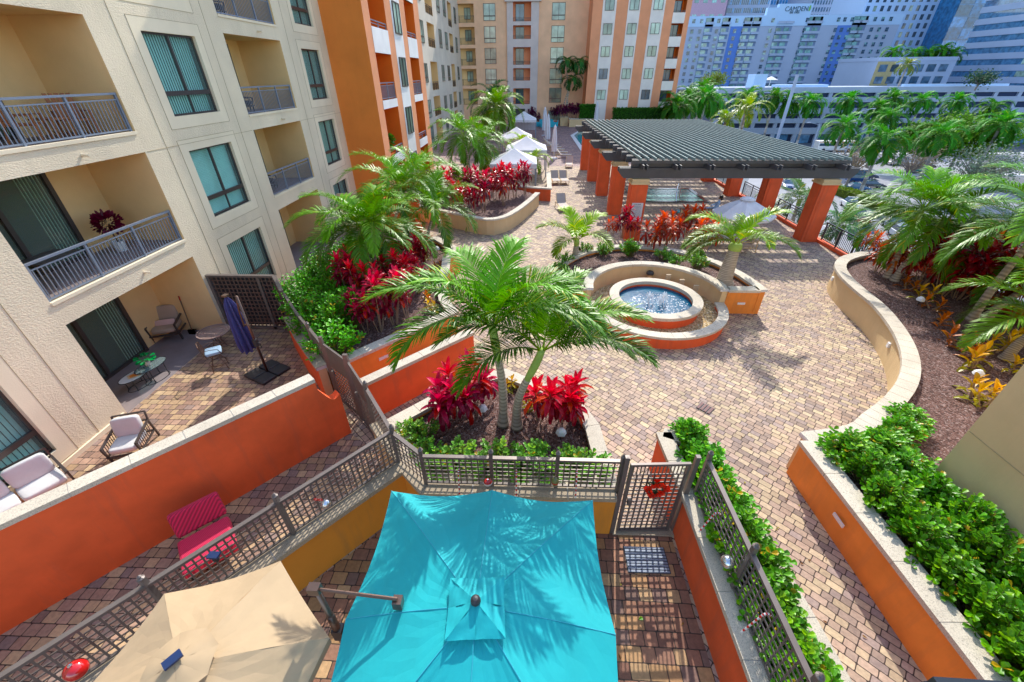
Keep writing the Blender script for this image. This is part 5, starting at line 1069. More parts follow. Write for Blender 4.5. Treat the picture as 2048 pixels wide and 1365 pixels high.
for i, (px, py) in enumerate([(1812, 580), (1845, 602), (1862, 618), (1800, 560), (1875, 650), (1915, 690), (1925, 712), (1946, 738), (1988, 706), (2030, 745), (1962, 812), (1945, 798), (2010, 690)]): ti(f'small yellow and orange croton in the curved planter, {ORD[i]} from its far tip', P(px, py, .85), CR, rnd(1.6, 2.3), 'small crotons of the curved planter', 'croton', 'plant')
for i, (px, py) in enumerate([(858, 600), (866, 622), (862, 585), (868, 560), (875, 535), (850, 520), (1062, 815), (1020, 780)]): ti(f'small yellow croton among the left beds, {ORD[i]} counting toward the twin palm', P(px, py, .82), CR, 1.3, 'small crotons of the left beds', 'croton', 'plant')
for i, x in enumerate([5.9, 6.5, 7.4, 8.0, 8.6, 9.2]): ti(f'dark purple ti plant before the peach building, {ORD[i]} from the triple palm side', (x-.3, 83.9, 1.3), TIP, 1.25, 'purple ti plants of the far planter')
for i, (x, y) in enumerate([(.2, 86), (.7, 86), (4.4, 86.6), (5.1, 86.6), (1.6, 86.4)]): ti(f'dark red ti plant by the blue dining chairs, {ORD[i]} from the dark door', (x, y, .8 if i != 4 else 0), TIP, 1.2, 'dark red ti plants by the blue chairs')
# balcony plants
bp = thing('potted_plant', 'dark maroon leafy potted plant on the first floor balcony of the near wing', 'plant', (XL-1.3, 11.6, 3.5)); 
mb = MB(); mb.lathe((XL-1.3, 11.7, 3.5), [(.01, 0), (.14, 0), (.18, .3), (.15, .3)], 14); mb.build('pot', 'potw', bp); mb = MB()
for k in range(420): d = Vector((rnd(-1, 1), rnd(-1, 1), rnd(-.8, 1))).normalized(); leaves_simple(mb, Vector((XL-1.3, 11.7, 4.35))+d*.3*rnd(.5, 1), d, d.orthogonal().normalized(), .13, .07, jit((.16, .02, .04), .4))
mb.tube([(XL-1.3, 11.7, 3.7), (XL-1.3, 11.7, 4.2)], .02, 6, 0, (.2, .15, .1)); mb.build('foliage', 'ti', bp)
bp = thing('potted_plant', 'green potted plant on the lowest balcony of the orange tower', 'plant', (XT-.6, 30, 3.6)); mb = MB()
for k in range(300): d = Vector((rnd(-1, 1), rnd(-1, 1), rnd(-.6, 1))).normalized(); leaves_simple(mb, Vector((XT-.6, 30, 4.3))+d*.45*rnd(.5, 1), d, d.orthogonal().normalized(), .22, .1, jit((.08, .22, .03), .4))
mb.tube([(XT-.6, 30, 3.6), (XT-.6, 30, 4.2)], .1, 8, 0, (.3, .12, .05)); mb.build('foliage', 'leaf', bp)
# broad street trees
def tree(label, c, r, zb, col, n=3000, s=.55, bare=False):
    t = thing('street_tree', label, 'tree', (c.x, c.y, zb)); mb = MB(); tips = []
    lim = MB(); cz = c.z-zb; lim.tube([(c.x, c.y, zb), (c.x+.2, c.y, zb+cz*.5)], [.28, .22], 8, 0, (.25, .22, .2)); st = Vector((c.x+.2, c.y, zb+cz*.5))
    for k in range(14 if not bare else 60):
        d = Vector((rnd(-1, 1), rnd(-1, 1), rnd(-.1, .8))).normalized(); e = Vector(c)+Vector((d.x*r*.8, d.y*r*.8, d.z*r*.5)); m_ = st.lerp(e, .5)+Vector((0, 0, .3)); lim.tube([st, m_, e], [.12, .07, .03] if not bare else [.09, .05, .02], 5, 0, (.25, .22, .2)); tips.append(e); tips.append(m_)
    lim.build('trunk', 'bark', t)
    for k in range(n):
        b_ = random.choice(tips); o = b_+Vector((random.gauss(0, 1), random.gauss(0, 1), random.gauss(0, .7)))*r*.24; d = Vector((rnd(-1, 1), rnd(-1, 1), rnd(-.4, 1))).normalized(); leaves_simple(mb, o, d, d.orthogonal().normalized(), s*rnd(.6, 1.3), s*.6, jit(col, .35))
    mb.build('crown', 'leafm', t)
tree('broad bright green street tree behind the royal palms, its left half', OY(1862, 285, 108), 5.5, -12, (.12, .27, .03), 9000, .8)
tree('broad bright green street tree behind the royal palms, its right half', OY(1930, 278, 104), 6.5, -12, (.14, .29, .03), 11000, .8)
tree('greyish sparse street tree at the right behind the leaning palms', OY(1965, 335, 80), 5.5, -12, (.16, .21, .14), 3200, .4, True)
tree('brownish nearly leafless street tree behind the corner of the pergola', OY(1715, 315, 88), 4.2, -12, (.34, .26, .16), 900, .35, True)
tree('brownish nearly leafless street tree between the two royal palm trunks', OY(1830, 318, 92), 5, -12, (.32, .27, .18), 1000, .35, True)
tree('rounded olive green tree on the roof deck of the garage', OY(1428, 163, 170), 4, 3, (.2, .26, .04), 1500, .6)
tree('dark tree at the foot of the banded office tower on the garage roof', OY(1960, 160, 150), 3.6, 3, (.05, .12, .06), 1200, .6)
for i, (px, py) in enumerate(((1786, 105), (1828, 108), (1855, 112), (1885, 100), (1905, 110))):
    c = OY(px, py, 206); t = thing('rooftop_palm', f'dark small palm on the mid-rise roof, {ORD[i]} from the left', 'palm tree', (c.x, 206, zt2+1.2)); inst('crown', rc[i % 3], t, (0, 0, max(1, c.z-zt2-1.2)), sc=1.2); mb = MB(); mb.tube([(0, 0, 0), (0, 0, max(1, c.z-zt2-1.2))], .25, 6, 0, (.2, .18, .16)); o = mb.build('trunk', 'bark'); o.parent = t
c = OY(1815, 130, 168); palm('pale yellow-green palm on the garage roof before the mid-rise block', (c.x, 168, 3.2), [c], n=16, L=4.4, ll=1.2, leaf=26, lw_=.2, r0=.3, r1=.2, col=(.22, .3, .07), el1=-20)

mb = MB()
for k in range(170):
    x, y = random.choice(((rnd(4.6, 6.1), rnd(-1, 8)), (rnd(0, 12), rnd(8, 13)), (rnd(-.5, 2.6), rnd(9, 14)), (rnd(9.5, 12.3), rnd(9.5, 18)), (rnd(-1.8, 3), rnd(0, 4.8)))); a = rnd(0, 6.28); leafp(mb, V((x, y, .012)), V((math.cos(a), math.sin(a), .15)), V((0, 0, 1)), rnd(.04, .09), rnd(.02, .045), random.choice(((.3, .18, .06), (.2, .1, .04), (.35, .3, .08))))
struct(mb.build('leaf_litter', 'leafm'), 'stuff')
# ---------------------------------------------------------------- umbrellas
def canopy(name, t, c, verts, zr, za, m, sag=.10, seams=True, val=.10, sub=6):
    """fabric between ribs: verts = rib tip xy list, c = centre"""
    mb = MB(); n = len(verts); c = Vector((c[0], c[1], za))
    for i in range(n):
        a = Vector((*verts[i], zr)); b = Vector((*verts[(i+1) % n], zr)); g = []
        for u in range(sub+1):
            ra, rb = c.lerp(a, u/sub), c.lerp(b, u/sub); bow = .06*math.sin(math.pi*u/sub)*(za-zr); row = []
            for v in range(sub+1):
                p = ra.lerp(rb, v/sub); s_ = math.sin(math.pi*v/sub)*u/sub; p = p+(c-p)*Vector((1, 1, 0))*0 if False else p
                cc = Vector((c.x-p.x, c.y-p.y, 0)); p = p+cc*sag*s_*.55*(u/sub); p.z += bow-.075*s_*min(1, (za-zr)*2)+.004*math.sin(v*3+u*2); row.append(p)
            g.append(row)
        for u in range(sub):
            for v in range(sub): mb.face([g[u][v], g[u+1][v], g[u+1][v+1], g[u][v+1]])
        if val:
            for v in range(sub): p, q = g[sub][v], g[sub][v+1]; mb.face([p, q, q-Vector((0, 0, val)), p-Vector((0, 0, val))])
    o = mb.build(name, m, t, smooth=False); return o
def weld(o, smooth=True):
    import bmesh; b = bmesh.new(); b.from_mesh(o.data); bmesh.ops.remove_doubles(b, verts=b.verts, dist=.001); b.to_mesh(o.data); b.free()
um = thing('cantilever_umbrella', 'large square turquoise cantilever umbrella over the patio in the foreground', 'umbrella', (-2.5, 2.4, 0))
c = (-.53, 2.28); sq = [(-2.2, 4.27), (-.52, 4.34), (1.12, 4.2), (1.16, 2.3), (1.1, .35), (-.5, .3), (-2.2, .35), (-2.24, 2.35)]
weld(canopy('canopy', um, c, sq, 2.2, 2.84, 'aqua', sag=.05, val=.09, sub=8))
v = []; 
for k in range(4): a = R(45+90*k+4); v.append((c[0]+.47*math.cos(a), c[1]+.47*math.sin(a)))
vm = []
for k in range(4): p, q = Vector(v[k]), Vector(v[(k+1) % 4]); vm += [tuple(p), tuple((p+q)/2*.98+Vector(c)*.02)]
mb = MB(); apex = Vector((c[0], c[1], 2.96))
for k in range(8):
    a, b = Vector((*vm[k], 2.83-.02*(k % 2))), Vector((*vm[(k+1) % 8], 2.83-.02*((k+1) % 2)))
    for u in range(6):
        for w_ in range(4):
            f = lambda s, t_: apex.lerp(a.lerp(b, t_), s)+Vector((0, 0, .018*math.sin(9*s+5*t_+k*2)*s*(1 if s < .99 else .6)))
            mb.face([f(u/6, w_/4), f((u+1)/6, w_/4), f((u+1)/6, (w_+1)/4), f(u/6, (w_+1)/4)])
weld(mb.build('vent_flap', 'aqua', um, smooth=True))
mb = MB(); mb.lathe((c[0], c[1], 2.94), [(.05, 0), (.06, .02), (.055, .06), (.03, .085), (0, .09)], 16); mb.build('finial', 'resin', um)
pt = P(631, 1176, 2.85); br = P(797, 1207, 2.62)
mb = MB(); mb.tube([(pt.x, pt.y, .05), (pt.x, pt.y, 2.8)], .038, 12); mb.tube([(pt.x, pt.y, 1.2), (pt.x, pt.y, 2.15)], .05, 12); mb.build('pole', 'brownm', um, smooth=True)
mb = MB(); mb.tube([(pt.x, pt.y, 2.82), (br.x, br.y, 2.72)], .022, 8); mb.box(pt.x-.09, pt.x+.05, pt.y-.05, pt.y+.05, 2.76, 2.88); mb.box(br.x-.06, br.x+.05, br.y-.05, br.y+.06, 2.56, 2.70); mb.tube([(br.x, br.y, 2.5), (c[0], c[1], 2.35)], .02, 6); mb.build('arm', 'brownm', um)
mb = MB(); mb.box(pt.x-.06, pt.x+.08, pt.y-.06, pt.y+.06, 1.55, 1.8); mb.tube([(pt.x+.08, pt.y, 1.68), (pt.x+.2, pt.y-.02, 1.68), (pt.x+.2, pt.y-.02, 1.56)], .014, 6); mb.build('crank_box', 'resin', um)
mb = MB(); mb.box(pt.x-.45, pt.x+.45, pt.y-.45, pt.y+.45, .01, .1); mb.build('base', 'resin', um)
for k_, (x, y) in enumerate(sq):
    sm = MB(); sm.tube([Vector((c[0], c[1], 2.84)).lerp(Vector((x, y, 2.2)), u/8)+Vector((0, 0, .06*math.sin(math.pi*u/8)*.64+.003)) for u in range(9)], .006, 5); sm.build('seam', 'aquac', um)
rb_ = MB(); [rb_.bar((c[0], c[1], 2.70), (x, y, 2.17), .02, .02) for x, y in sq]; rb_.build('ribs', 'brownm', um)
ut = thing('patio_umbrella', 'tan hexagonal patio umbrella with a solar panel cap at the lower left', 'umbrella', (-3.7, 1.66, 0)); c = (-3.7, 1.66)
hx_ = [(c[0]+1.42*math.cos(R(20+60*k)), c[1]+1.42*math.sin(R(20+60*k))) for k in range(6)]; weld(canopy('canopy', ut, c, hx_, 2.2, 2.66, 'tanc', sag=.02, val=.12, sub=7))
hx2 = [(c[0]+.37*math.cos(R(-10+45*k)), c[1]+.37*math.sin(R(-10+45*k))) for k in range(8)]; mb = MB(); apex = Vector((*c, 2.78))
for k in range(8):
    a, b = Vector((*hx2[k], 2.655)), Vector((*hx2[(k+1) % 8], 2.655))
    for u in range(5):
        for w_ in range(4): f = lambda s, t_: apex.lerp(a.lerp(b, t_), s)+Vector((0, 0, .02*math.sin(math.pi*t_)*s+.006*math.sin(13*s+k))); mb.face([f(u/5, w_/4), f((u+1)/5, w_/4), f((u+1)/5, (w_+1)/4), f(u/5, (w_+1)/4)])
weld(mb.build('vent_flap', 'tanc', ut, smooth=True))
mb = MB(); mb.tube([(*c, 0.05), (*c, 2.7)], .025, 10); mb.build('pole', 'brownm', ut); mb = MB(); mb.frame(Vector((*c, 2.80)), Vector((math.cos(R(55)), math.sin(R(55)), 0)), Vector((-math.sin(R(55)), math.cos(R(55)), 0)), Vector((0, 0, 1)), (-.085, -.05, 0), (.085, .05, .03)); mb.build('solar_panel', 'blueb', ut)
rb_ = MB(); [rb_.bar((*c, 2.6), (x, y, 2.17), .018, .018) for x, y in hx_]; rb_.build('ribs', 'brownm', ut); mb = MB(); mb.lathe((*c, 0.01), [(.3, 0), (.3, .06), (.05, .1), (.03, .3)], 20); mb.build('base', 'resin', ut)
def folded(mb, c, z0, z1, r, folds=8, m=0, tilt=(0, 0)):
    prof = [(0, .05), (.06, .35), (.15, .62), (.35, .8), (.6, .95), (.85, 1.1), (1, 1.0)]; b = len(mb.v); n = folds*6
    for t, k in prof:
        z = z1+(z0-z1)*t
        for i in range(n): a = 2*math.pi*i/n; rr = r*k*(.74+.26*math.cos(a*folds)+.05*math.sin(3*a)); mb.v.append((c[0]+tilt[0]*t+rr*math.cos(a+.25*t), c[1]+tilt[1]*t+rr*math.sin(a+.25*t), z+(rnd(-.04, .04) if t == 1 else 0)))
    for j in range(len(prof)-1):
        for i in range(n): mb.f.append((b+j*n+i, b+j*n+(i+1) % n, b+(j+1)*n+(i+1) % n, b+(j+1)*n+i)); mb.mi.append(m); mb.c.append(None)
nb = P(536.6, 747); nv = thing('cantilever_umbrella', 'closed navy cantilever umbrella standing on four black weights by the brown screen', 'umbrella', (nb.x, nb.y, 0))
pz = OX(476, 590, nb.x).z
mb = MB(); mb.tube([(nb.x, nb.y, .05), (nb.x, nb.y, pz)], .038, 12); mb.build('pole', 'brownm', nv, smooth=True)
mb = MB(); folded(mb, (nb.x-.33, nb.y+.02), pz-1.85, pz-.02, .25, 8, tilt=(.02, 0)); mb.build('folded_canopy', 'navy', nv, smooth=False)
mb = MB(); mb.bar((nb.x-.33, nb.y+.02, pz-.02), (nb.x-.33, nb.y+.02, pz+.03), .14, .14); mb.tube([(nb.x-.02, nb.y, pz-.02), (nb.x-.1, nb.y, pz-.5), (nb.x-.14, nb.y, pz-1.0)], .026, 8); mb.tube([(nb.x-.12, nb.y, pz-.95), (nb.x, nb.y, pz-.95)], .03, 8); mb.build('arm', 'brownm', nv)
mb = MB(); mb.box(nb.x-.05, nb.x+.07, nb.y-.06, nb.y+.05, 1.05, 1.3); mb.tube([(nb.x+.07, nb.y, 1.18), (nb.x+.17, nb.y-.05, 1.18), (nb.x+.17, nb.y-.05, 1.02)], .013, 6); mb.build('crank_box', 'resin', nv)
ax = Vector((.9, -.43, 0)).normalized(); ay = Vector((.43, .9, 0)).normalized()
for (i, j) in ((0, 0), (0, 1), (1, 0), (1, 1)): mb = MB(); mb.frame(Vector((nb.x, nb.y, 0)), ax, ay, Vector((0, 0, 1)), (-.48+.49*i, -.5+.51*j, .015), (-.48+.49*i+.47, -.5+.51*j+.48, .11)); mb.build('base_weight', 'resin', nv, bevel=.03)
def closed_umb(label, p, h=2.6, r=.17, group='closed white pool umbrellas'):
    t = thing('closed_umbrella', label, 'umbrella', (p.x, p.y, 0), group); mb = MB(); mb.tube([(p.x, p.y, .1), (p.x, p.y, h+.12)], .03, 8); mb.build('pole', 'whitep', t); mb = MB(); folded(mb, (p.x, p.y), .75, h, r, 6); mb.build('folded_canopy', 'whitec', t)
    mb = MB(); mb.lathe((p.x, p.y, h), [(.16, -.2), (.12, -.05), (.05, .02), (0, .1)], 8); mb.build('top_tie', 'whitec', t); mb = MB(); mb.box(p.x-.4, p.x+.4, p.y-.4, p.y+.4, .01, .1); mb.build('base', 'greyc', t)
closed_umb('nearest closed white umbrella on the plaza, standing alone', P(1107.5, 318), 3.3, .3)
closed_umb('closed white umbrella behind the plaza sun loungers, right one', P(1094.5, 291), 3.6, .34); closed_umb('closed white umbrella behind the plaza sun loungers, left one', P(1088.5, 272), 3.8, .36); closed_umb('far closed white umbrella standing before the hedge', Vector((11.6, 81.5, 0)), 4.0, .36)
uw = thing('patio_umbrella', 'open white umbrella in front of the first pergola beam by the seating', 'umbrella', (11.1, 22.0, 0)); c = (11.1, 21.7)
o8 = [(c[0]+1.5*math.cos(R(22+45*k)), c[1]+1.5*math.sin(R(22+45*k))) for k in range(8)]; weld(canopy('canopy', uw, c, o8, 1.95, 2.7, 'whitec', sag=.05, val=.1)); mb = MB(); mb.tube([(*c, .05), (*c, 2.8)], .03, 8); mb.build('pole', 'wood', uw); mb = MB(); mb.lathe((*c, 2.62), [(.36, 0), (.3, .07), (.1, .13), (0, .16)], 16); mb.build('vent_flap', 'whitec', uw); mb = MB(); mb.lathe((*c, .01), [(.3, 0), (.3, .06), (.05, .1)], 16); mb.build('base', 'resin', uw)

# ---------------------------------------------------------------- cabanas
def cabana(label, x0, x1, y0, y1, z, za, gr='white cabanas'):
    t = thing('cabana', label, 'cabana', (x0, y0, 0), gr); c = ((x0+x1)/2, (y0+y1)/2)
    vs = [(x0, y0), ((x0+x1)/2, y0), (x1, y0), (x1, (y0+y1)/2), (x1, y1), ((x0+x1)/2, y1), (x0, y1), (x0, (y0+y1)/2)]
    mb = MB(); A = Vector((*c, za))
    for i in range(0, 8, 2):
        a, b = Vector((*vs[i], z)), Vector((*vs[(i+2) % 8], z)); n = 6
        for u in range(n):
            sgm = lambda s: (s, s-.035*math.sin(math.pi*s)); s0, h0 = sgm(u/n); s1, h1 = sgm((u+1)/n)
            q = lambda s, e, hh: Vector((A.x+(e.x-A.x)*s, A.y+(e.y-A.y)*s, za+(z-za)*(s+.05*math.sin(math.pi*s))))
            mb.face([q(s0, a, 0), q(s1, a, 0), q(s1, b, 0), q(s0, b, 0)])
        m_ = 16
        for k in range(m_): p, q_ = a.lerp(b, k/m_), a.lerp(b, (k+1)/m_); mb.face([p, q_, q_-Vector((0, 0, .28)), p-Vector((0, 0, .28+(.05 if k % 2 else 0)))])
    mb.build('roof', 'whitec', t)
    for (x, y) in ((x0+.05, y0+.05), (x1-.05, y0+.05), (x1-.05, y1-.05), (x0+.05, y1-.05)): p = MB(); p.box(x-.045, x+.045, y-.045, y+.045, 0, z); p.build('post', 'rail', t)
    fr = MB(); [fr.bar(a, b, .05, .05) for a, b in (((x0, y0+.05, z-.06), (x1, y0+.05, z-.06)), ((x0, y1-.05, z-.06), (x1, y1-.05, z-.06)), ((x0+.05, y0, z-.06), (x0+.05, y1, z-.06)), ((x1-.05, y0, z-.06), (x1-.05, y1, z-.06)))]; fr.build('frame', 'rail', t)
    cu = MB(); n = 30
    for k in range(n): xa, xb = x0+.1+(x1-x0-.2)*k/n, x0+.1+(x1-x0-.2)*(k+1)/n; cu.face([(xa, y1-.12+.03*(k % 2), .9), (xb, y1-.12+.03*((k+1) % 2), .9), (xb, y1-.12+.03*((k+1) % 2), z-.1), (xa, y1-.12+.03*(k % 2), z-.1)])
    cu.build('back_curtain', 'greyc', t); return t
cabana('white tented cabana nearest the camera, beside the crimson ti plants', -2.96, .62, 33.45, 36.7, 2.25, 3.15)
cabana('white tented cabana second from the camera', -2.1, 1.62, 40.2, 43.6, 2.25, 3.2); cabana('white tented cabana third from the camera, partly behind a yellow-green palm', -3.1, .3, 48.2, 51.6, 2.25, 3.2); cabana('farthest grey-white cabana in the shade by the peach building', -2.6, 1.0, 66, 69.5, 2.5, 3.5)
# ---------------------------------------------------------------- loungers, seats, tables
def lounger0(label, p, rz, back=50, group='sun loungers on the plaza'):
    t = thing('sun_lounger', label, 'lounger', (p.x, p.y, 0), group, rz); z = .33
    mb = MB(); mb.frame(Vector((0, 0, 0)), V((1, 0, 0)), V((0, 1, 0)), V((0, 0, 1)), (-.3, -.9, z), (.3, .3, z+.03)); mb.build('sling_seat', 'sling').parent = t
    a = R(back); mb = MB(); mb.frame(V((0, .3, z)), V((1, 0, 0)), V((0, math.cos(a), math.sin(a))), V((0, -math.sin(a), math.cos(a))), (-.3, 0, 0), (.3, .72, .03)); mb.build('backrest', 'sling').parent = t
    fr = MB()
    for s_ in (-.33, .33): fr.bar((s_, -.95, z), (s_, .95, z), .04, .04); fr.bar((s_, .3, z), (s_, .3+.74*math.cos(a), z+.74*math.sin(a)), .035, .035)
    fr.build('frame', 'pale' if False else 'tan').parent = t
    for (x, y) in ((-.33, -.75), (.33, -.75), (-.33, .75), (.33, .75)): l = MB(); l.box(x-.02, x+.02, y-.02, y+.02, 0, z); l.build('leg', 'tan').parent = t
    return t
L0 = lounger0('sun lounger of the pair by the red seat wall, left one', P(1110, 366), .1)
dup(L0, P(1127, 366), .1, 'sun lounger of the pair by the red seat wall, right one'); dup(L0, P(1138, 334), -.1, 'sun lounger alone at the shade line left of the pergola'); dup(L0, P(1124, 418), .15, 'sun lounger nearest the young palm, alone on the sunlit path')
for i in range(6): dup(L0, Vector((3.9-.25*i, 50.6+2.0*i, 0)), 1.45, f'sun lounger in the shaded row by the closed white umbrellas, {ORD[i]} from the front')
def padded(name, label, cat, p, rz, w, cush, frame_m='bronze', back_h=.42, seat_z=.36, depth=.68, n=1, arms=True, slat=True, backoff=0):
    t = thing(name, label, cat, (p.x, p.y, 0), None, rz); X, Y_, Z = V((1, 0, 0)), V((0, 1, 0)), V((0, 0, 1))
    for i in range(n):
        x = -w/2+w*(i+.5)/n; mb = MB(); mb.cushion((x, 0, seat_z+.02), X, Y_, Z, w/n-.02, depth, .15); mb.build('seat_cushion', cush, smooth=True).parent = t
        mb = MB(); mb.cushion((x, depth/2-.06, seat_z+.1+back_h/2), X, (0, .25, 1), (0, 1, -.25), w/n-.03, back_h+.08, .17); mb.build('back_cushion', cush, smooth=True).parent = t
    fr = MB(); h = w/2+.04
    for s_ in (-h, h):
        if arms: fr.bar((s_, -depth/2, .55), (s_, depth/2+.12, .62), .05, .035); fr.bar((s_, -depth/2, .55), (s_, -depth/2+.08, 0), .04, .04); fr.bar((s_, depth/2+.1, .62), (s_, depth/2+.16, 0), .04, .04); fr.bar((s_, -depth/2, .26), (s_, depth/2+.1, .26), .035, .035)
        if slat:
            for k in range(9): yy = -depth/2+.05+k*(depth)/9; fr.bar((s_, yy, .26), (s_, yy+.02, .56), .012, .012)
    fr.bar((-h, -depth/2, .26), (h, -depth/2, .26), .04, .04); fr.bar((-h, depth/2+.1, .26), (h, depth/2+.1, .26), .04, .04); fr.bar((-h, depth/2+.12, .62), (h, depth/2+.12, .62), .04, .04); fr.bar((-h, depth/2+.18, .85), (h, depth/2+.18, .85), .035, .035)
    for s_ in (-h, h): fr.bar((s_, depth/2+.12, .6), (s_, depth/2+.18, .86), .035, .035)
    fr.build('frame', frame_m).parent = t; return t
def face_to(a, b): d = b-a; return math.atan2(d.y, d.x)+math.pi/2
c_ = padded('lounge_chair', 'taupe cushioned lounge chair with a pink lettered pillow inside the covered patio', 'chair', P(345, 674), R(20), .62, 'taupe', slat=False)
c_.scale = (1.25, 1.25, 1.2)
mb = MB(); mb.cushion((0, .02, .5), (1, 0, 0), (0, .5, .8), (0, .8, -.5), .5, .17, .09); o = mb.build('lumbar_pillow', mat('pink_linen', (.62, .42, .38), .8), smooth=True); o.parent = c_
a0_, b0_ = P(287, 858), P(250, 918)
padded('armchair', 'dark framed armchair with a white back cushion in the sun by the tall patio wall', 'chair', P(272, 905), face_to(a0_, b0_), .62, 'pale')
padded('outdoor_sofa', 'dark framed sofa with pale grey cushions beside the ground floor window at far left', 'sofa', P(60, 1015), face_to(P(30, 965), P(95, 1040)), 1.5, 'pale', n=2)
# crimson lounge chair in the middle patio
rc_ = thing('lounge_chair', 'low crimson cushioned lounge chair backed against the tall red-orange wall', 'chair', (-6.3, 4.3, 0)); q = [V((-6.75, 4.36, 0)), V((-6.16, 4.93, 0)), V((-5.62, 4.36, 0)), V((-6.24, 3.8, 0))]
ex = (q[1]-q[0]).normalized(); ey = (q[3]-q[0]).normalized(); ct = (q[0]+q[1]+q[2]+q[3])/4
mb = MB(); mb.frame(V((ct.x, ct.y, 0)), ex, ey, V((0, 0, 1)), (-.44, -.28, .24), (.44, .54, .47)); mb.build('seat_cushion', 'redc', rc_, bevel=.05)
mb = MB(); u_ = V((-ey.x*.45, -ey.y*.45, 1)).normalized(); mb.frame(V((ct.x, ct.y, .40))-ey*.40, ex, u_, u_.cross(ex), (-.42, 0, -.07), (.44, .52, .11)); mb.build('back_cushion', 'redc', rc_, bevel=.05)
mb = MB()
for s_ in (-.4, .4):
    for e in (-.34, .38): p = V((ct.x, ct.y, 0))+ex*s_+ey*e; mb.bar((p.x, p.y, 0), (p.x, p.y, .28), .03, .03)
    a = V((ct.x, ct.y, .25))+ex*s_; mb.bar(a-ey*.36, a+ey*.4, .03, .03)
mb.build('frame', 'blackm', rc_)
# bistro table and counter chair
tb_ = thing('bistro_table', 'round bronze lace-topped metal bistro table next to the navy umbrella', 'table', (-10.6, 11.42, 0)); cx_, cy_ = -10.6, 11.42; mb = MB()
mb.lathe((cx_, cy_, .74), [(.46, 0), (.5, 0), (.5, .03), (.46, .03)], 40); mb.lathe((cx_, cy_, .74), [(.03, 0), (.09, 0), (.09, .025), (.03, .025)], 16)
for r_ in (.16, .235, .31, .385): mb.lathe((cx_, cy_, .745), [(r_, 0), (r_+.022, 0), (r_+.022, .015), (r_, .015)], 36)
for k in range(48): a = 6.2832*k/48; mb.bar((cx_+.08*math.cos(a), cy_+.08*math.sin(a), .752), (cx_+.47*math.cos(a), cy_+.47*math.sin(a), .752), .045 if k % 12 == 6 else .014, .012)
mb.build('tabletop', mat('bronze_lace_metal', (.42, .30, .26), .45, metal=.3), tb_)
for k in range(4): a = 6.2832*k/4+.5; l = MB(); l.tube([(cx_+.25*math.cos(a), cy_+.25*math.sin(a), .74), (cx_+.1*math.cos(a), cy_+.1*math.sin(a), .42), (cx_+.2*math.cos(a), cy_+.2*math.sin(a), .15), (cx_+.38*math.cos(a), cy_+.38*math.sin(a), .01)], .014, 8); l.build('leg', 'brownm', tb_)
sc_ = P(428, 706, .62); ch = thing('counter_chair', 'scrolled metal counter chair with a tufted blue cushion beside the bistro table', 'chair', (sc_.x, sc_.y, 0), None, R(125))
mb = MB(); mb.cushion((0, 0, .68), (1, 0, 0), (0, 1, 0), (0, 0, 1), .46, .46, .10); mb.build('seat_cushion', 'bluec', smooth=True).parent = ch
mb = MB(); mb.lathe((0, 0, .60), [(.2, 0), (.225, 0), (.225, .025), (.2, .025)], 24); mb.lathe((0, 0, .25), [(.25, 0), (.27, 0), (.27, .02), (.25, .02)], 24); mb.build('ring', 'brownm').parent = ch
for k in range(4): a = 6.2832*k/4+.78; l = MB(); l.tube([(.2*math.cos(a), .2*math.sin(a), .6), (.13*math.cos(a), .13*math.sin(a), .45), (.26*math.cos(a), .26*math.sin(a), .24), (.3*math.cos(a), .3*math.sin(a), .0)], .013, 8); l.build('leg', 'brownm').parent = ch
mb = MB()
for s_ in (-.22, .22): mb.tube([(s_, .2, .6), (s_, .3, 1.02)], .013, 8); mb.tube([(s_, .25, .85), (s_*1.2, .05, .88), (s_*1.2, -.15, .84), (s_, -.2, .66)], .011, 8)
mb.tube([(-.22, .3, 1.02), (0, .33, 1.07), (.22, .3, 1.02)], .013, 8)
for k in range(5): x = -.16+.08*k; mb.tube([(x, .3, 1.03), (x+.03, .27, .85), (x, .23, .66)], .008, 6)
mb.build('backrest', 'brownm').parent = ch
# nesting oval tables
def oval_table(label, c, rx_, ry_, h, ang, topm):
    t = thing('side_table', label, 'table', (c.x, c.y, 0), None, ang); mb = MB(); n = 28; el = [(rx_*math.cos(6.2832*k/n), ry_*math.sin(6.2832*k/n)) for k in range(n)]; mb.prism(el, h-.008, h+.004); mb.build('tabletop', topm).parent = t
    mb = MB(); mb.tube([(x*1.02, y*1.02, h) for x, y in el+el[:1]], .013, 6); mb.tube([(x*.8, y*.8, .02) for x, y in el+el[:1]], .013, 6); mb.build('rim', 'blackm').parent = t
    for (x, y) in ((-.5, .7), (.5, .7), (-.5, -.7), (.5, -.7)): l = MB(); l.tube([(rx_*x, ry_*y, .02), (rx_*x, ry_*y, h)], .011, 6); l.build('leg', 'blackm').parent = t
    return t
ta, tb2 = P(301, 731, .52), P(268, 752, .4)
oval_table('taller oval glass side table carrying the green potted plant', ta, .46, .27, .52, R(80), 'glassTab'); oval_table('lower oval pale side table carrying an open magazine', tb2, .42, .26, .4, R(80), 'pale')
pp = thing('potted_plant', 'small bright green monstera in a white pot on the glass side table', 'plant', (ta.x-.08, ta.y+.02, .525)); mb = MB(); mb.lathe((ta.x-.08, ta.y+.02, .525), [(.01, 0), (.07, 0), (.09, .13), (.075, .13), (.07, .1)], 18); mb.build('pot', 'potw', pp); mb = MB()
for k in range(16): a = k*2.4; d = V((math.cos(a), math.sin(a), rnd(.2, .9))).normalized(); o = V((ta.x-.08, ta.y+.02, .65)); mb.tube([o, o+d*.16+V((0, 0, .05))], .004, 4, 0, (.1, .3, .08)); leafp(mb, o+d*.14+V((0, 0, .05)), d+V((0, 0, -.4)), V((0, 0, 1)), .17, .15, jit((.03, .30, .09), .3))
mb.build('foliage', 'leaf', pp)
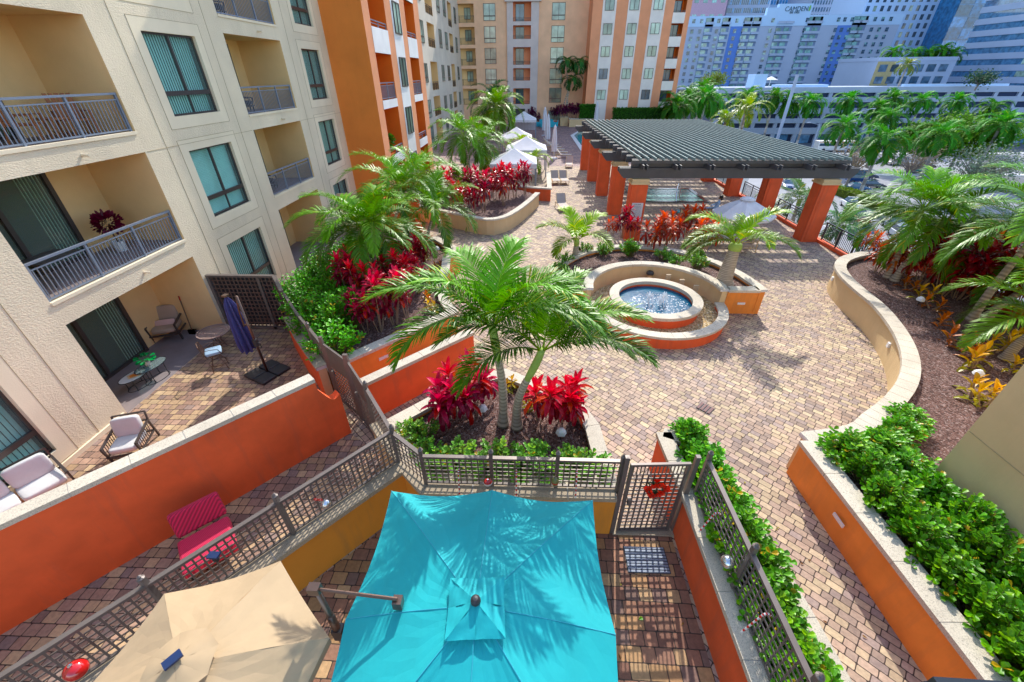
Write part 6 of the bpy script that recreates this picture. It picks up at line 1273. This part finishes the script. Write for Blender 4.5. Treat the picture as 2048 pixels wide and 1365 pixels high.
mg = MB(); mg.frame(V((tb2.x, tb2.y, .408)), V((.6, .8, 0)), V((-.8, .6, 0)), V((0, 0, 1)), (-.15, -.11, 0), (.15, .11, .012)); mg.frame(V((tb2.x, tb2.y, .408)), V((.6, .8, 0)), V((-.8, .6, 0)), V((0, 0, 1)), (-.1, -.09, .013), (.12, .07, .016), 1); tag(mg.build('magazine', ['tan', 'orange']), 'open magazine with an orange picture on the lower side table', 'magazine')
for lab, (x0_, y0_), (x1_, y1_), m_ in (('broom with a red handle tip leaning on the ochre patio wall', (400, 660), (370, 592), 'redg'), ('thin mop with a black grip leaning beside the red tipped broom', (425, 640), (399, 601), 'resin')):
    b0_ = P(x0_, y0_); t0 = OY(x1_, y1_, 12.6); t = thing('broom', lab, 'broom', (b0_.x, b0_.y, 0)); b0_ = V((b0_.x, 12.40, 0)); t0 = V((b0_.x-.1, 12.64, 1.45)); mb = MB(); mb.tube([(b0_.x, b0_.y, .2), t0.lerp(V((b0_.x, b0_.y, .2)), .12)], .013, 8); mb.build('handle', 'brownm', t); mb = MB(); mb.tube([t0.lerp(V((b0_.x, b0_.y, .2)), .12), t0], .016, 8); mb.build('grip', m_, t); mb = MB(); mb.box(b0_.x-.14, b0_.x+.14, b0_.y-.04, b0_.y+.04, .01, .2); mb.build('bristles', 'resin', t)
# wooden balcony set, hanging trellis, other balcony furniture
def wchair(label, x, y, z, rz):
    t = thing('adirondack_chair', label, 'chair', (x, y, z), 'wooden balcony chairs', rz); mb = MB(); mb.box(-.28, .28, -.28, .25, .36, .40); mb.build('seat', 'wood').parent = t; mb = MB()
    for k in range(5): mb.bar((-.22+.11*k, .24, .38), (-.24+.12*k, .42, .98), .085, .02)
    mb.build('backrest', 'wood').parent = t; mb = MB()
    for s_ in (-.31, .31): mb.bar((s_, -.32, .58), (s_, .3, .58), .1, .025); mb.bar((s_, -.28, 0), (s_, -.28, .58), .06, .04); mb.bar((s_, .35, 0), (s_, .22, .58), .06, .04)
    mb.build('frame', 'wood').parent = t
    return t
wchair('orange-brown slatted wooden chair on the second floor balcony, left one', XL-.95, 10.7, 6.67, R(120)); wchair('orange-brown slatted wooden chair on the second floor balcony, right one', XL-.95, 12.0, 6.67, R(60))
mb = MB(); mb.box(XL-1.25, XL-.65, 11.1, 11.6, 7.1, 7.14)
for x in (-1.2, -.7): 
    for y in (11.13, 11.57): mb.box(XL+x-.02, XL+x+.02, y-.02, y+.02, 6.67, 7.1)
tag(mb.build('side_table', 'wood'), 'small wooden table between the wooden balcony chairs', 'table')
mb = MB(); a_ = OX(88, 88, XL-1.98); b_ = OX(125, 179, XL-1.98); 
for k in range(13): z = a_.z+(b_.z-a_.z)*(k+.5)/13; mb.box(XL-1.97, XL-1.94, a_.y-.16, a_.y+.2, z-.05, z+.05)
for yy in (a_.y-.06, a_.y+.1): mb.box(XL-1.99, XL-1.97, yy-.02, yy+.02, b_.z, a_.z)
tag(mb.build('wall_trellis', 'wood'), 'narrow rust-brown slatted wall hanging in the second floor balcony', 'trellis')
t = thing('balcony_table', 'dark metal table and folded chair shape on the first floor balcony of the near wing', 'table', (XL-1.0, 9.6, 3.5)); mb = MB(); mb.box(XL-1.5, XL-.7, 9.0, 10.1, 4.1, 4.14); [mb.box(x-.02, x+.02, y-.02, y+.02, 3.5, 4.1) for x in (XL-1.45, XL-.75) for y in (9.05, 10.05)]; mb.build('tabletop', 'bronze', t)
for i, (z, lab) in enumerate(((9.85, 'dark wicker chair on the third floor balcony behind its railing'), (6.67, 'dark wicker chair on the second floor right-hand balcony'), (3.5, 'dark low chair on the first floor right-hand balcony'))): padded('wicker_chair', lab, 'chair', V((XL-.9, 19.6, z)), R(110), .6, 'resin', slat=False).location.z = z
def egg(label, p, s_=1):
    t = thing('wicker_chair', label, 'chair', (p.x, p.y, 0), None, R(30)); mb = MB()
    for k in range(15):
        a = math.pi*(-.15+1.3*k/14); mb.tube([(0, 0, .42), (.3*math.cos(a)*s_, .28, .55+.25*math.sin(a)), (.42*math.cos(a)*s_, .22, .75+.42*math.sin(a))], .012, 5)
    mb.tube([(.42*math.cos(a)*s_, .22, .75+.42*math.sin(a)) for a in [math.pi*(-.15+1.3*k/20) for k in range(21)]], .018, 6); mb.build('backrest', 'sill').parent = t
    mb = MB(); mb.cushion((0, 0, .42), (1, 0, 0), (0, 1, 0), (0, 0, 1), .6, .6, .08); mb.build('seat', 'sill', smooth=True).parent = t
    for (x, y) in ((-.2, -.2), (.2, -.2), (-.2, .2), (.2, .2)): l = MB(); l.tube([(x, y, 0), (x*.8, y*.8, .4)], .014, 6); l.build('leg', 'sill').parent = t
egg('white round-backed wire chair under the palm by the near wing, left one', P(641, 478)); egg('white round-backed wire chair under the palm by the near wing, right one', P(668, 474))
mb = MB(); p = P(614, 480); mb.lathe((p.x, p.y, 0), [(.2, 0), (.3, .25), (.22, .5), (.18, .5)], 14); tag(mb.build('wicker_stool', mat('pink_wicker', (.45, .26, .22), .8)), 'small round rattan stool beside the white wire chairs', 'stool')
mb = MB(); mb.box(-11.2, -8.6, 24.3, 24.5, 0, 2.2, 0); mb.box(-8.59, -6.4, 24.2, 24.4, 0, 2.0, 1); tag(mb.build('patio_partition', ['tan', 'red']), 'arched tan and red partition wall behind the white wire chairs', 'wall')
# far dining set
def dchair(label, x, y, rz):
    t = thing('dining_chair', label, 'chair', (x, y, 0), 'blue dining chairs', rz); mb = MB(); mb.box(-.42, .42, -.4, .4, .1, .5); mb.build('seat', 'aquac').parent = t; mb = MB(); mb.box(-.45, .45, .3, .45, .5, 1.05); mb.box(-.47, -.37, -.4, .4, .4, .75); mb.box(.37, .47, -.4, .4, .4, .75); mb.build('backrest', 'aquac').parent = t
for i, (x, y, r_) in enumerate(((1.6, 83.0, 1.57), (2.3, 84.6, 0), (3.9, 84.6, 0), (4.7, 83.0, -1.57), (2.4, 81.6, 3.14), (3.8, 81.6, 3.14))): dchair(f'turquoise armchair at the white dining table by the peach building, {ORD[i]} clockwise from the left', x, y, r_)
t = thing('dining_table', 'white dining table amid the turquoise armchairs', 'table', (3.1, 83, 0)); mb = MB(); mb.box(2.2, 4.0, 82.5, 83.5, .72, .78); mb.build('tabletop', 'sill', t); [(lambda l: (l.box(x-.05, x+.05, y-.05, y+.05, 0, .72), l.build('leg', 'sill', t)))(MB()) for x in (2.3, 3.9) for y in (82.6, 83.4)]
# spa seating
sf = thing('outdoor_sofa', 'long low sofa with a beige slatted back and teal cushions facing the spa', 'sofa', (10.6, 26, 0)); x0, x1 = P(1357, 441).x, P(1419, 441).x; y_ = P(1390, 441).y
mb = MB(); n = 9
for k in range(n): a = x0+(x1-x0)*k/n; mb.box(a+.02, a+(x1-x0)/n-.02, y_+.02, y_+.05, .15, .68)
mb.build('back_panels', 'tan', sf); mb = MB(); mb.box(x0-.03, x1+.03, y_, y_+.07, .69, .75); mb.box(x0-.03, x1+.03, y_, y_+.07, .06, .13)
for k in range(n+1): a = x0+(x1-x0)*k/n; mb.box(a-.02, a+.02, y_+.005, y_+.065, 0, .69)
mb.box(x0-.03, x1+.6, y_+.08, y_+.9, .2, .27); mb.build('frame', 'lattice', sf); mb = MB()
for k in range(3): a = x0+(x1-x0)*k/3; mb.cushion((a+(x1-x0)/6, y_+.5, .36), (1, 0, 0), (0, 1, 0), (0, 0, 1), (x1-x0)/3-.03, .8, .16)
mb.cushion((x1+.25, y_+.4, .42), (1, 0, 0), (0, 1, 0), (0, 0, 1), .6, .9, .2); mb.build('cushions', 'aquac', sf, smooth=True)
# person reclining on the sofa end
pr_ = bpy.data.meshes.new('person'); vs = [(0, 0, .5), (0, -.05, .7), (0, -.12, .95), (0, -.14, 1.08), (.16, .35, .52), (-.16, .35, .52), (.17, .75, .50), (-.15, .75, .5), (.18, 1.15, .45), (-.14, 1.15, .45), (.2, -.1, .98), (-.2, -.1, .98), (.32, .05, .78), (-.32, .05, .78), (.28, .28, .68), (-.24, .28, .68), (0, -.15, 1.2), (.18, 1.25, .5), (-.14, 1.25, .5)]
es = [(0, 1), (1, 2), (2, 3), (3, 16), (0, 4), (0, 5), (4, 6), (5, 7), (6, 8), (7, 9), (2, 10), (2, 11), (10, 12), (11, 13), (12, 14), (13, 15), (8, 17), (9, 18)]
pr_.from_pydata(vs, es, []); po = bpy.data.objects.new('person', pr_); COL.objects.link(po); po.location = (x1+.35, y_+.42, .05); po.rotation_euler = (0, 0, R(75)); pr_.materials.append(M['lblue'])
sk = po.modifiers.new('skin', 'SKIN'); rad = [.14, .15, .13, .055, .09, .09, .065, .065, .045, .045, .07, .07, .045, .045, .035, .035, .05, .04, .04]
for v_, r_ in zip(pr_.skin_vertices[0].data, rad): v_.radius = (r_, r_)
pr_.skin_vertices[0].data[0].use_root = True; po.modifiers.new('sub', 'SUBSURF').levels = 1; tag(po, 'dark haired person in light blue reclining on the teal sofa by the spa', 'person')
mb = MB(); mb.ball((0, -.16, 1.28), .11, (.85, 1, 1.1), 12); o = mb.build('head', 'skin', smooth=True); o.parent = po; mb = MB(); mb.ball((0, -.19, 1.32), .125, (1, 1, 1), 12, jit=.08); mb.ball((0, -.24, 1.2), .08, (1, .8, 1.3), 10, jit=.08); o = mb.build('hair', 'hair', smooth=True); o.parent = po
mb = MB(); 
for s_ in (-.045, .045): mb.ball((s_, -.065, 1.29), .014, (1, .5, .8), 6)
mb.ball((0, -.045, 1.26), .016, (.7, 1, 1.2), 6); o = mb.build('face', 'hair'); o.parent = po
t = thing('outdoor_table', 'rectangular frosted glass table in front of the open white umbrella', 'table', (10.9, 20.7, 0)); p = P(1441, 473, .72); mb = MB(); mb.box(p.x-.7, p.x+.9, p.y-.35, p.y+.45, .72, .745); mb.build('tabletop', 'pale', t)
for (x, y) in ((-.6, -.3), (.8, -.3), (-.6, .4), (.8, .4)): l = MB(); l.box(p.x+x-.025, p.x+x+.025, p.y+y-.025, p.y+y+.025, 0, .72); l.build('leg', 'rail', t)
padded('armchair', 'beige sling armchair at the left of the frosted table', 'chair', V((p.x-1.2, p.y+.1, 0)), R(90), .55, 'sling', 'tan', slat=False); padded('armchair', 'beige sling armchair behind the frosted table', 'chair', V((p.x+.1, p.y+1.0, 0)), 0, .55, 'sling', 'tan', slat=False); padded('armchair', 'beige sling armchair right of the frosted table by the palm trunk', 'chair', V((p.x+1.3, p.y-.2, 0)), R(-90), .55, 'sling', 'tan', slat=False)
# ---------------------------------------------------------------- christmas ornaments
def cane(label, x, y, z, rz, s_=1):
    t = thing('candy_cane', label, 'decoration', (x, y, z), None, rz); mb = MB(); pts = [(0, -.10*s_*math.sin(a)*.5-.02, .06*math.cos(a)*s_) for a in [0]]; pts = [(0, -.045+.055*math.cos(a), .055*math.sin(a)) for a in [math.pi*k/8 for k in range(9)]]+[(0, -.10-.012*k, -.05*k) for k in range(1, 11)]
    for i in range(len(pts)-1): mb.tube([pts[i], pts[i+1]], .014, 6, i % 2, cap=True)
    o = mb.build('cane', ['redg', 'whitep']); o.parent = t
    return t
for lab, q in (('striped candy cane hanging on the back lattice, left of the red bauble', (918, 942)), ('striped candy cane hanging in the middle of the back lattice', (1033, 944)), ('striped candy cane hanging on the back lattice nearest the gate', (1153, 944))): p = OY(*q, 5.13); cane(lab, p.x, 5.15, p.z, 0)
for lab, q in (('striped candy cane on the right-hand lattice near the gate', (1432, 1030)), ('striped candy cane on the right-hand lattice nearest the camera', (1530, 1232))): p = OX(*q, 3.22); cane(lab, p.x+.06, p.y, p.z, R(-90), 1)
def bauble(label, p, r, m, sc=(1, 1, 1), band=None):
    t = thing('bauble', label, 'ornament', p); mb = MB(); mb.ball(p, r, sc, 20); mb.build('ball', m, t, smooth=True); mb = MB(); mb.lathe((p[0], p[1], p[2]+r*sc[2]*.95), [(r*.22, 0), (r*.22, r*.2), (0, r*.2)], 8); mb.tube([(p[0], p[1], p[2]+r*sc[2]*1.1), (p[0]+.01, p[1]+.03, p[2]+r*2+.1)], .004, 4); mb.build('hanger', 'chrome', t)
    if band: mb = MB(); mb.lathe(p, [(r*.97, -r*.25), (r*1.02, -.01), (r*1.02, .01), (r*.97, r*.25)], 20); mb.build('band', band, t)
p = OY(976, 963, 5.02); bauble('red bauble with a white rim hanging from the back lattice behind the umbrella', (p.x, 5.0, p.z), .085, 'redg', (1, 1, .8), 'whitep'); p = OY(1110, 962, 5.02); bauble('green and red striped pointed bauble on the back lattice', (p.x, 5.0, p.z), .07, mat('green_gold_glass', (.2, .22, .08), .15), (1, 1, 1.5), 'redg')
p = P(652, 1008, 1.65); bauble('mirrored silver bauble with a red bow on the left lattice', tuple(p), .085, 'silver'); p = P(1455, 1124, 1.75); bauble('ribbed silver bauble hanging on the right lattice', tuple(p), .10, 'silver'); p = P(152, 1340, 1.75); bauble('large glossy red bauble on the lattice at the lower left', tuple(p), .12, 'redg', (1.1, 1, 1))
p = P(636, 1000, 1.7); mb = MB(); 
for s_ in (-1, 1): mb.ball((p.x+.04*s_, p.y, p.z), .045, (1, .5, .7), 8)
tag(mb.build('ribbon_bow', 'redg'), 'small red ribbon bow above the mirrored silver bauble', 'bow')
p = P(428, 1112, 2.15); t = thing('solar_light', 'small blue solar light on the left lattice post above the tan umbrella', 'light', p); mb = MB(); mb.box(p.x-.08, p.x+.08, p.y-.05, p.y+.05, p.z, p.z+.03); mb.build('panel', 'blueb', t); mb = MB(); mb.lathe((p.x, p.y, p.z-.13), [(.03, 0), (.05, .06), (.04, .12)], 10); mb.build('lamp', 'resin', t)
wr = thing('wreath', 'christmas wreath of red poinsettias and dark leaves on the lattice gate', 'wreath', (2.55, 5.0, 1.7)); cwp = OY(1310, 972, 5.03); mb = MB(); fl_ = MB()
for k in range(150): a = rnd(0, 6.28); o = V((cwp.x+.15*math.cos(a), 5.0+rnd(-.03, .02), cwp.z+.15*math.sin(a))); d = V((rnd(-1, 1), rnd(-1, .1), rnd(-1, 1))).normalized(); leafp(mb, o, d, V((0, -1, 0)), .07, .035, jit((.02, .10, .05), .4))
for k in range(11):
    a = k*.571+rnd(-.1, .1); r_ = .15+rnd(-.03, .05); o = V((cwp.x+r_*math.cos(a), 4.95, cwp.z+r_*math.sin(a)))
    for j in range(6): b_ = j*1.047; leafp(fl_, o, V((math.cos(b_), -.35, math.sin(b_))), V((0, -1, 0)), .075, .05, jit((.75, .012, .01), .25))
for j in range(5): leafp(fl_, V((cwp.x-.02, 4.96, cwp.z+.17)), V((rnd(-.5, .5), -.1, 1)), V((0, -1, 0)), .12, .05, (.7, .01, .01))
mb.build('leaves', 'leaf', wr); fl_.build('poinsettias', 'ti', wr)
mb = MB(); leafp(mb, P(1277, 1240, .012), V((1, .4, 0)), V((0, 0, 1)), .09, .07, (.1, .3, .03)); mb2 = mb.build('fallen_leaf', 'leaf'); tag(mb2, 'single green leaf lying on the patio floor in the gate shadow', 'leaf')
# path lights and wall lights
def plight(label, p, s_=1):
    t = thing('path_light', label, 'light', p); mb = MB(); mb.tube([p, p+V((0, 0, .22*s_))], .015, 6); mb.build('stake', 'resin', t); mb = MB(); mb.lathe(p+V((0, 0, .2*s_)), [(.12*s_, 0), (.10*s_, .08*s_), (.04*s_, .13*s_), (0, .135*s_)], 6); mb.build('shade', 'sill', t)
for lab, q, z in (('white hooded path light among the pink ti plants left of the twin palm', (966, 832), .72), ('white hooded path light under the ti plants right of the twin palm', (1121, 880), .72), ('white path light in the left planter, nearer the path', (875, 508), .85), ('white path light in the left planter, left of its neighbour', (846, 512), .85), ('pale grey path light on the mulch of the curved planter, near one', (1946, 762), .85), ('pale grey path light on the mulch of the curved planter, far one', (1834, 612), .85)): plight(lab, P(*q, z), 1.1)
for lab, q in (('small white wall light on the near bend of the curved tan wall', (1806, 697)), ('small white wall light on the far tip of the curved tan wall', (1675, 564)), ('white step light on the orange wall of the left planter', None)):
    if q is None: a_, b_ = V((-5.5, 9.15, 0)), V((-2.45, 12.45, 0)); d_ = (b_-a_).normalized(); o = V((-4.35, 10.35, .6)); n_ = V((d_.y, -d_.x, 0)); o = a_+d_*1.55+V((0, 0, .6)); mb = MB(); mb.frame(o, d_, n_, V((0, 0, 1)), (-.16, -.0, -.04), (.16, .03, .05))
    else:
        best = min(hs, key=lambda w_: ((ray(*q).x*((.55-8)/ray(*q).z)-w_.x)**2+(ray(*q).y*((.55-8)/ray(*q).z)-w_.y)**2)); i_ = hs.index(best); tg = (hs[min(len(hs)-1, i_+1)]-hs[i_-1]).normalized(); nn = V((-tg.y, tg.x, 0)); nn = nn if nn.dot(V((cx-best.x, cy-2-best.y, 0))) > 0 else -nn; o = V((best.x, best.y, .6))+nn*.12; mb = MB(); mb.frame(o, V((tg.x, tg.y, 0)), nn, V((0, 0, 1)), (-.07, 0, -.08), (.07, .06, .08))
    tag(mb.build('wall_light', 'sill'), lab, 'light')
# ---------------------------------------------------------------- vehicles
def car(label, p, hd, col, kind='sedan', L_=4.6, cat='car'):
    nm = 'car_paint_%d' % len(M); M[nm] = mat(nm, col, .2, .03, coat=1); t = thing('pickup_truck' if kind == 'pickup' else 'parked_car', label, cat, (p.x, p.y, p.z), 'vehicles on the street below', hd); W2 = .92; h = {'sedan': 1.42, 'suv': 1.72, 'pickup': 1.8}[kind]; a = L_/2
    bel = .92 if kind == 'sedan' else 1.08; prof = [(-a, .35), (-a, bel-.12), (-a+.25, bel), (a-1.1, bel-.02), (a-.15, bel-.22), (a, bel-.4), (a, .35)]
    def extr(mb, pr, w0, w1=None, m=0, zsplit=None):
        n = len(pr); A = [(x, -(w1 if (w1 and z > bel+.05) else w0), z) for x, z in pr]; B = [(x, (w1 if (w1 and z > bel+.05) else w0), z) for x, z in pr]; mb.mesh(A+B, [tuple(range(n)), tuple(range(2*n-1, n-1, -1))]+[(i, i+n, (i+1) % n+n, (i+1) % n) for i in range(n)], m)
    mb = MB(); extr(mb, prof, W2); o = mb.build('body', nm, bevel=.07); o.parent = t
    if kind == 'sedan': cp = [(-a+.55, bel-.03), (-a+1.15, h), (a-2.0, h), (a-1.15, bel-.03)]
    elif kind == 'suv': cp = [(-a+.08, bel-.03), (-a+.45, h), (a-1.9, h), (a-1.15, bel-.03)]
    else: cp = [(-a+2.0, bel-.03), (-a+2.15, h), (a-1.9, h), (a-1.15, bel-.03)]
    mb = MB(); extr(mb, cp, W2-.08, W2-.22); o = mb.build('windows', 'panedk', bevel=.04); o.parent = t
    mb = MB(); mb.box(cp[1][0]+.05, cp[2][0]-.05, -W2+.24, W2-.24, h-.01, h+.035); o = mb.build('roof', nm, bevel=.02); o.parent = t
    if kind == 'pickup': mb = MB(); mb.box(-a+.15, -a+1.9, -W2+.12, W2-.12, bel-.08, bel+.012); o = mb.build('load_bed', 'resin'); o.parent = t
    for x in (-a+.85, a-.95):
        for s_ in (-1, 1):
            mb = MB(); mb.tube([(x, s_*(W2-.2), .34), (x, s_*(W2+.03), .34)], .34, 16); o = mb.build('wheel', 'resin'); o.parent = t; mb = MB(); mb.tube([(x, s_*(W2+.02), .34), (x, s_*(W2+.045), .34)], .2, 12); r_ = mb.build('rim', 'chrome'); r_.parent = o
    for s_ in (-.62, .62): mb = MB(); mb.box(a-.1, a+.012, s_-.18, s_+.18, bel-.42, bel-.27); mb.build('headlight', 'sill').parent = t; mb = MB(); mb.box(-a-.012, -a+.05, s_-.2, s_+.2, bel-.35, bel-.2); mb.build('tail_light', 'redg').parent = t
    return t
hd = math.atan2(-1, -.24)
for lab, px, py, col, kd, hh in (('red pickup truck driving away past the black railing', 1712, 442, (.40, .01, .015), 'pickup', hd+math.pi), ('white pickup truck ahead of the red one', 1698, 416, (.7, .72, .76), 'pickup', hd+math.pi), ('dark blue car partly hidden by the railing', 1716, 472, (.015, .04, .12), 'suv', hd+math.pi), ('blue-black sedan right of the red pickup', 1785, 458, (.05, .09, .16), 'sedan', hd), ('silver grey car behind the crimson ti plants', 1797, 476, (.32, .36, .42), 'suv', hd), ('deep blue parked car in the first row of the lot, left', 1716, 366, (.01, .06, .22), 'suv', hd+1.57), ('blue parked car glinting in the sun in the lot', 1712, 382, (.03, .14, .32), 'sedan', hd+1.57), ('dark parked car at the right of the lot row', 1742, 376, (.02, .03, .06), 'sedan', hd+1.57), ('navy parked car farthest in the lot', 1728, 358, (.01, .03, .1), 'suv', hd+1.57), ('white car far down the cross road', 1790, 330, (.7, .7, .72), 'sedan', 0), ('black car on the cross road behind the leafless tree', 1845, 338, (.02, .02, .02), 'suv', 0), ('teal car on the cross road behind the leaning palms', 1832, 345, (.02, .2, .2), 'sedan', 0), ('pale car at the right behind the maroon ti plants', 1985, 525, (.45, .5, .55), 'sedan', hd), ('blue car between the pergola columns', 1572, 375, (.02, .06, .2), 'sedan', hd), ('grey car below the railing at its right end', 1728, 500, (.2, .22, .25), 'suv', hd), ('white car parked beyond the roofed corner of the pergola', 1548, 310, (.7, .7, .72), 'sedan', .1), ('black car on the street behind the slatted pergola roof', 1560, 285, (.03, .03, .04), 'sedan', .1)):
    car(lab, P(px, py, -11.98), hh, col, kd)
p = P(1665, 303, -11.98); b = thing('bus', 'white bus with an orange roof edge on the cross road', 'bus', p); mb = MB(); mb.box(-5.5, 5.5, -1.25, 1.25, .4, 2.9); o = mb.build('body', 'sill', bevel=.12); o.parent = b; mb = MB(); mb.box(-5.2, 5.2, -1.27, 1.27, 1.6, 2.3); mb.build('windows', 'panedk').parent = b; mb = MB(); mb.box(-5.45, 5.45, -1.27, 1.27, 2.55, 2.75); mb.build('stripe', 'orange').parent = b
for x in (-3.6, 3.6):
    for s_ in (-1, 1): mb = MB(); mb.tube([(x, s_*1.0, .48), (x, s_*1.28, .48)], .48, 16); mb.build('wheel', 'resin').parent = b
def lamp(label, c, zb, h, arm):
    t = thing('street_lamp', label, 'lamp', (c.x, c.y, zb)); mb = MB(); mb.tube([(0, 0, 0), (0, 0, h)], [.22, .13], 8); mb.build('pole', 'cityg').parent = t; mb = MB(); mb.bar((0, 0, h), (arm, 0, h+.5), .12, .12); mb.build('arm', 'cityg').parent = t; mb = MB(); mb.box(min(arm, arm*1.35), max(arm, arm*1.35), -.2, .2, h+.4, h+.6); mb.build('lamp_head', 'cityg').parent = t
lamp('tall grey street lamp with a leftward arm before the garage', OY(1640, 250, 125), -12, OY(1640, 250, 125).z+12, -2.6); lamp('slim street lamp between the royal palms', OY(1724, 222, 130), -12, OY(1724, 222, 130).z+12, 2.4)
mb = MB(); a_ = OY(1548, 300, 128); b_ = OY(1585, 150, 128); mb.tube([(a_.x, 128, -12), (a_.x, 128, b_.z)], .4, 10); tag(mb.build('reflection_pole', 'cityg'), 'thick pale upright shaped after a trunk-like reflection before the garage', 'pole')  # pale trunk-like reflection built as an upright
um_ = thing('patio_umbrella', 'tiny open white umbrella on the garage roof deck', 'umbrella', (OY(1540, 165, 168).x, 168, 3.2)); mb = MB(); mb.lathe((0, 0, 2.6), [(2.4, 0), (0, 1.1)], 8); mb.build('canopy', 'whitec').parent = um_; mb = MB(); mb.tube([(0, 0, 0), (0, 0, 3.4)], .08, 6); mb.build('pole', 'sill').parent = um_
